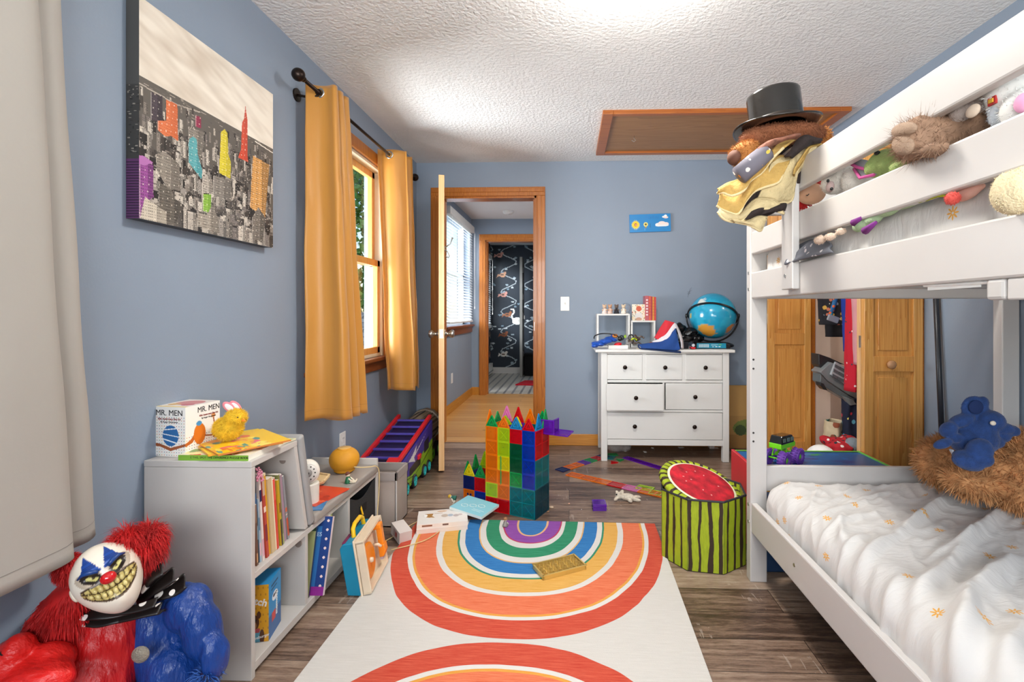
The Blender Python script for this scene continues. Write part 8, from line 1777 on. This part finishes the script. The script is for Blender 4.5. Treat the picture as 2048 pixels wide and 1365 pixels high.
t = soft('plush_lamb', 'white plush animal with a grey-pink muzzle poking between the guard rails', [EX(1688,358,0.80,0.045,0.06,0.045), EX(1665,366,0.775,0.030,0.035,0.034), EX(1715,360,0.80,0.04,0.05,0.04)], WPL, 2200, 0.008)
M().ell(*EX(1660,374,0.750,0.008,0.018,0.016)).obj('muzzle', mat('grey_pink_plush','#b49c98',rough=0.9), t, smooth=True)
for px, py in ((1656,362),(1663,378)): M().ell(*EX(px,py,0.744,0.004,0.005,0.005)).obj('nostril', BLACKP, t, smooth=True)
GRN = mat('green_plush','#98ad68',rough=0.95,bump=0.4,bscale=260); GRP2 = mat('grey_plush','#8e9296',rough=0.9)
t = soft('plush_dragon', 'green plush dragon with grey and pink wings lying along the guard rail', [EX(1770,325,0.785,0.035,0.045,0.032), EX(1788,322,0.785,0.035,0.045,0.03), EX(1800,335,0.77,0.02,0.03,0.015), EX(1755,335,0.775,0.03,0.03,0.026)], GRN, 1500, 0.006)
M().ell(*EX(1754,306,0.757,0.006,0.008,0.006)).obj('eye', BLACKP, t, smooth=True)
for pts in ([(1690,322),(1716,318),(1735,322),(1738,340),(1715,335)],[(1708,338),(1735,334),(1748,350),(1720,356)]):
    v = [tuple(P(px,py,X=0.755)) for px,py in pts]; v2 = [(x+0.012,y,z) for x,y,z in v]; n = len(v); b = M(); b.add(v+v2,[tuple(range(n)),tuple(range(2*n-1,n-1,-1))]+[(i,n+i,n+(i+1)%n,(i+1)%n) for i in range(n)]); b.obj('wing', GRP2, t, bev=0.004, smooth=True)
    M().tube([tuple(P(px,py,X=0.752)) for px,py in (pts[0], pts[-1], pts[-2])],0.004,8).obj('wing_edge', mat('magenta_plush','#c0508c',rough=0.9), t, smooth=True)
BRN = mat('taupe_brown_fur','#94755e',rough=0.9,var=0.2,vscale=40)
bl_ = [EX(1845,278,0.740,0.050,0.058,0.048), EX(1870,275,0.775,0.05,0.06,0.045), EX(1830,285,0.715,0.035,0.04,0.036), EX(1905,265,0.79,0.045,0.08,0.038), EX(1868,300,0.715,0.024,0.030,0.014), EX(1940,255,0.80,0.04,0.07,0.03)]
t = soft('plush_sheepdog', 'shaggy taupe plush animal with floppy ears hanging over the middle guard rail', bl_, BRN, 5200, 0.017, 0.0010, 0.006)
fur('wisps', [bl_[0], bl_[2]], BRN, t, 500, 0.036, 0.0006, 41, -0.05, 0.8)
for px, py, a in ((1808,260,-40),(1806,290,-25)): M().ell(*EX(px,py,0.690,0.012,0.038 if py < 270 else 0.034,0.015 if py < 270 else 0.020,(R(a+55),0,0))).obj('ear', mat('taupe_velvet','#a08670',rough=0.9,bump=0.3,bscale=300), t, smooth=True)
GWP = mat('pale_grey_plush','#b8aaa2',rough=0.9,bump=0.5,bscale=200)
t = soft('plush_rabbit', 'pale grey stitched plush face with a small red patch between the upper rails', [EX(1945,213,0.80,0.045,0.055,0.042), EX(1975,200,0.80,0.04,0.045,0.038), EX(1935,225,0.78,0.03,0.03,0.03), EX(1990,185,0.79,0.02,0.02,0.025)], GWP, 900, 0.004)
M().ell(*EX(1946,222,0.750,0.006,0.016,0.012)).obj('snout', mat('cream_felt','#d8c4b0',rough=0.9), t, smooth=True)
q = P(1985,202,X=0.752); M().bc(tuple(q),(0.004,0.016,0.014)).obj('red_patch', mat('red_patch','#a82020',rough=0.7), t); M().bc(tuple(q+Vector((-0.003,0,0))),(0.002,0.009,0.007)).obj('patch_star', mat('ochre_patch','#c8a030',rough=0.7), t)
t = soft('plush_ring', 'pale blue and white furry tube toy next to the stitched plush face', [EX(2004,224,0.775,0.02,0.022,0.030), EX(2022,214,0.80,0.03,0.03,0.035)], mat('pale_blue_fluff','#c4cad0',rough=0.95), 900, 0.008)
t = soft('plush_unicorn', 'white and pink fluffy plush at the right edge of the upper bunk', [EX(2040,185,0.80,0.05,0.05,0.05), EX(2035,150,0.81,0.05,0.05,0.045), EX(2055,215,0.78,0.035,0.04,0.035), EX(2020,160,0.80,0.03,0.03,0.03)], mat('white_fluff','#e4e4e0',rough=0.95), 2500, 0.010)
M().ell(*EX(2046,206,0.748,0.010,0.014,0.016)).obj('pink_patch', mat('pink_fluff','#dc9cbc',rough=0.95), t, smooth=True)
# things squeezed in the lower gap
t = soft('plush_tail', 'mint green plush tail with purple spikes hanging under the middle rail', [EX(1720,452,0.735,0.012,0.030,0.016), EX(1745,440,0.740,0.012,0.035,0.013), EX(1775,424,0.742,0.012,0.04,0.011), EX(1815,408,0.744,0.010,0.05,0.010)], mat('mint_plush','#9cb48c',rough=0.9,bump=0.3,bscale=250))
for a, b in (((1708,446),(1722,436)),((1730,462),(1752,445))): M().tube([tuple(P(*a,X=0.724)), tuple(P(*b,X=0.724))],[0.010,0.004],8).obj('spike', mat('purple_velvet','#7a2c80',rough=0.8), t, smooth=True)
soft('plush_paw', 'cream plush paw dangling over the lower side rail near the upright', [EX(1640,480,0.718,0.013,0.026,0.013), EX(1660,474,0.722,0.012,0.022,0.011), EX(1682,463,0.732,0.012,0.016,0.010)], mat('cream_fur','#e4cdb8',rough=0.95), 700, 0.006)
def fold_panel(name, label, cat, mt, A, B, th=0.005, nu=20, nv=10, amp=0.004, seed=1):
    def f(u, v):
        a = cr1([tuple(P(px,py,X=x)) for px,py,x in A], u); b = cr1([tuple(P(px,py,X=x)) for px,py,x in B], u); p = a*(1-v)+b*v; p.x -= amp*math.sin(v*9+u*7+seed); return p
    o = M().grid(f, nu, nv).obj(name, mt, smooth=True, solid=th); return tag(o, label, cat)
PDOT = speck('grey_polka_cloth','#6a6c74',['#d8d4d4','#c8c0c0'],30,0.30)
fold_panel('polka_dot_cloth', 'grey spotted cloth hanging over the lower side rail at the guard upright', 'cloth', PDOT, [(1600,492,0.745),(1622,480,0.745),(1660,482,0.748)], [(1568,530,0.694),(1600,520,0.708),(1664,505,0.716)], 0.006)
fold_panel('purple_ribbon', 'lime and purple trim poking out below the middle rail', 'ribbon', mat('lime_cloth','#a8b020',rough=0.8), [(1835,398,0.745),(1865,388,0.745),(1890,383,0.745)], [(1837,405,0.735),(1866,397,0.735),(1890,392,0.735)], 0.004)
t = soft('pompom', 'small coral pompom under the middle guard rail', [EX(1905,397,0.722,0.013,0.014,0.013)], mat('coral_wool','#dc5a50',rough=0.95), 500, 0.005, cat='pompom')
soft('pink_limb', 'pinkish plush limb beside the coral pompom', [EX(1930,390,0.745,0.010,0.03,0.012), EX(1945,378,0.748,0.010,0.03,0.010)], mat('pinkish_plush','#c89888',rough=0.9))
soft('plush_chick', 'cream and yellow round plush bulging out at the right edge under the rail', [EX(2030,385,0.712,0.030,0.034,0.036), EX(2050,375,0.715,0.03,0.03,0.034), EX(2015,368,0.725,0.018,0.02,0.02)], mat('cream_yellow_plush','#e8d8b0',rough=0.95,bump=0.4,bscale=220), 1800, 0.006)
soft('plush_scrap', 'mint and yellow plush piece wedged above the cream plush at the edge', [EX(2025,345,0.742,0.012,0.04,0.010)], mat('mint_plush','#9cb48c',rough=0.9))

# ================================================================ QUILTS, BROWN PLUSH AND TOP HAT ON THE BUNK CORNER
QO = 0.29   # the pile hangs over the rail ahead of the upright
def q4(x, y): return (1420+x/4.404, 170+y/4.404)
qroot = thing('folded_quilt', 'yellow and black quilt draped in folds over the bunk corner', 'quilt', (0.72,1.95,1.4))
QY = mat('yellow_quilt','#c49f58',rough=0.9,var=0.10,vscale=25,bump=0.8,bscale=70); QP = mat('pale_yellow_quilt','#ccb98c',rough=0.9,var=0.08,vscale=25,bump=0.8,bscale=70); QK = mat('dark_quilt_lining','#2c2220',rough=0.9,bump=0.5,bscale=80)
QE = mat('cream_quilt_edge','#e0cc9c',rough=0.9,bump=0.6,bscale=120)
def drape(name, mt, A, B, y0, y1, th=0.006, nu=40, nv=14, bul=0.012, edge=None, seed=1, parent=None):
    def f(u, v):
        a = cr1([tuple(P(*q4(px,py),Y=y0-QO)) for px,py in A], u); b = cr1([tuple(P(*q4(px,py),Y=y1-QO)) for px,py in B], u); p = a*(1-v)+b*v
        p.y -= bul*math.sin(PI*v)+0.006*math.sin(u*11+seed+v*2); return p
    o = M().grid(f, nu, nv).obj(name, mt, parent or qroot, smooth=True, solid=th)
    if edge: M().tube([f(i/30,1.0) for i in range(31)], th*0.75, 8).obj('edge_binding', edge, parent or qroot, smooth=True)
    return o
drape('lining', QK, [(75,945),(250,860),(420,720),(560,560),(700,500),(860,470)], [(90,1120),(260,1180),(420,1180),(560,1130),(700,1020),(800,840)], 1.955, 1.945, 0.004, bul=0.0)
drape('upper_fold', QY, [(62,925),(150,870),(240,835),(330,790),(440,690),(560,560),(640,500),(770,465)], [(66,955),(120,945),(200,975),(290,935),(350,850),(460,770),(560,640),(640,560)], 1.86, 1.84, edge=QE, seed=1)
drape('middle_fold', QY, [(80,960),(180,985),(300,925),(380,830),(470,730),(600,620),(710,640)], [(66,1060),(130,1105),(240,1140),(300,1040),(390,940),(480,900),(600,860),(640,760)], 1.865, 1.845, edge=QE, seed=2)
drape('right_fall', QP, [(540,690),(620,640),(700,640),(760,560),(850,520),(950,520)], [(400,1050),(520,1050),(620,1035),(725,1010),(740,820),(800,740)], 1.85, 1.87, edge=QE, seed=3)
drape('lower_fold', QP, [(80,1080),(150,1120),(250,1150),(340,1060),(420,1000),(560,1010)], [(72,1120),(110,1180),(200,1205),(290,1190),(380,1130),(500,1090),(660,1130)], 1.855, 1.835, edge=QE, seed=4)
drape('black_patch', QK, [(400,1075),(500,1060),(600,1055),(670,1045)], [(300,1190),(400,1165),(540,1120),(650,1125)], 1.842, 1.838, 0.005, seed=5)
drape('bottom_tail', QP, [(160,1190),(280,1205),(400,1165),(500,1160)], [(210,1210),(330,1225),(440,1285),(490,1180)], 1.84, 1.83, edge=QE, seed=6)
drape('dark_band', QK, [(650,640),(720,570),(780,480),(860,455),(980,480)], [(710,650),(770,600),(840,545),(900,515),(965,510)], 1.82, 1.82, 0.008, seed=7)
drape('right_layers', QY, [(730,790),(760,720),(820,610),(880,540),(970,520)], [(735,815),(775,745),(840,640),(905,570),(985,545)], 1.83, 1.86, 0.006, bul=0.003, edge=QE, seed=8)
drape('right_lining', QK, [(750,800),(790,720),(850,640),(900,590)], [(730,860),(790,865),(800,740),(860,680)], 1.87, 1.88, 0.006, bul=0.0, seed=9)
GPB = speck('grey_halloween_print','#6e6a74',['#e0d8d0','#d89038','#d8c050'],34,0.36)
rl = thing('rolled_blanket', 'rolled grey blanket with orange and white specks above the yellow quilt', 'blanket', tuple(P(*q4(350,700),Y=1.80)))
a = P(*q4(255,800),Y=1.81-QO); b = P(*q4(505,585),Y=1.80-QO); 
M().tube([a, a*0.5+b*0.5, b], [0.029,0.029,0.026], 24).obj('roll', GPB, rl, smooth=True)
sp = []; dd = (b-a).normalized(); s1 = dd.orthogonal().normalized(); s2 = dd.cross(s1)
for i in range(50): t = i*0.32; r_ = 0.024*(1-i/56); sp.append(b+dd*0.002+s1*(r_*math.cos(t))+s2*(r_*math.sin(t)))
M().tube(sp, 0.0022, 6).obj('roll_end', mat('brown_lining','#4a2c1c',rough=0.9), rl, smooth=True)
drape('cover_fold', mat('brown_print_cloth','#8a5a48',rough=0.9,var=0.3,vscale=60), [(420,560),(500,510),(640,460),(780,440)], [(440,600),(560,530),(650,490),(770,470)], 1.79, 1.80, 0.006, seed=10, parent=rl)
bw = thing('plush_lion', 'orange-brown plush animal squashed under the black top hat', 'plush toy', tuple(P(*q4(500,500),Y=1.86)))
OF = mat('ginger_fur','#b8793c',rough=0.9,var=0.2,vscale=30); DB_ = mat('dark_brown_plush','#8a5436',rough=0.9,bump=0.3,bscale=200)
def EQ(x, y, yy, rx, ry, rz_, e=(0,0,0)): q = P(*q4(x,y), Y=yy-QO+0.02); return ((q.x,q.y,q.z),(rx*0.87,ry*0.87,rz_*0.87),e)
e1 = [EQ(300,590,1.85,0.050,0.055,0.034,(0,R(-15),0)), EQ(300,650,1.85,0.042,0.05,0.026)]; e2 = [EQ(400,470,1.87,0.055,0.055,0.034), EQ(560,440,1.88,0.085,0.07,0.034), EQ(720,430,1.90,0.10,0.08,0.034), EQ(860,440,1.93,0.06,0.07,0.03)]
e3 = [EQ(215,640,1.84,0.024,0.036,0.026)]
plush('mane', e1, OF, bw, 0.006, 3); fur('mane_fur', e1, OF, bw, 2400, 0.014, 0.0016, 51); plush('body', e2, DB_, bw, 0.007, 3); fur('body_fur', e2, DB_, bw, 7000, 0.011, 0.0013, 52)
M().ell(*e3[0]).obj('muzzle', mat('dark_muzzle','#6a4434',rough=0.8), bw, smooth=True)
e4 = [EQ(990,450,1.95,0.028,0.03,0.028)]; plush('tuft', e4, OF, bw, 0.006, 2); fur('tuft_fur', e4, OF, bw, 700, 0.016, 0.0016, 53)
hat = thing('top_hat', 'shiny black plastic top hat perched on the pile at the bunk corner', 'top hat', tuple(P(*q4(590,360),Y=1.87)))
hc = P(*q4(588,378), Y=1.88-QO+0.02); HTm = Matrix.Translation(hc) @ Euler((R(-4),R(-5),0)).to_matrix().to_4x4() @ Matrix.Scale(0.86,4)
HATM = mat('black_hat_plastic','#17130f',rough=0.22,coat=0.4,bump=0.25,bscale=9)
M().t(HTm).lathe([(0.0,0.128),(0.086,0.128),(0.0935,0.125),(0.094,0.118),(0.0935,0.06),(0.096,0.010),(0.097,0.0)],56,ring=True).obj('crown', HATM, hat, smooth=True)
def brim(u, v):
    t = 2*PI*u; r_ = 0.096+0.050*v; x = r_*1.06*math.cos(t); y = r_*math.sin(t); return HTm @ Vector((x, y, -0.002-0.010*v*math.cos(2*t)*(-1)+0.012*v*v-0.010*v))
M().grid(brim, 72, 8, wrap=True).obj('brim', HATM, hat, smooth=True, solid=0.003)
M().t(HTm).lathe([(0.0965,0.0),(0.0985,0.001),(0.0980,0.022),(0.0960,0.023)],56,ring=True).obj('hat_band', mat('dark_satin_band','#241c16',rough=0.35), hat, smooth=True)
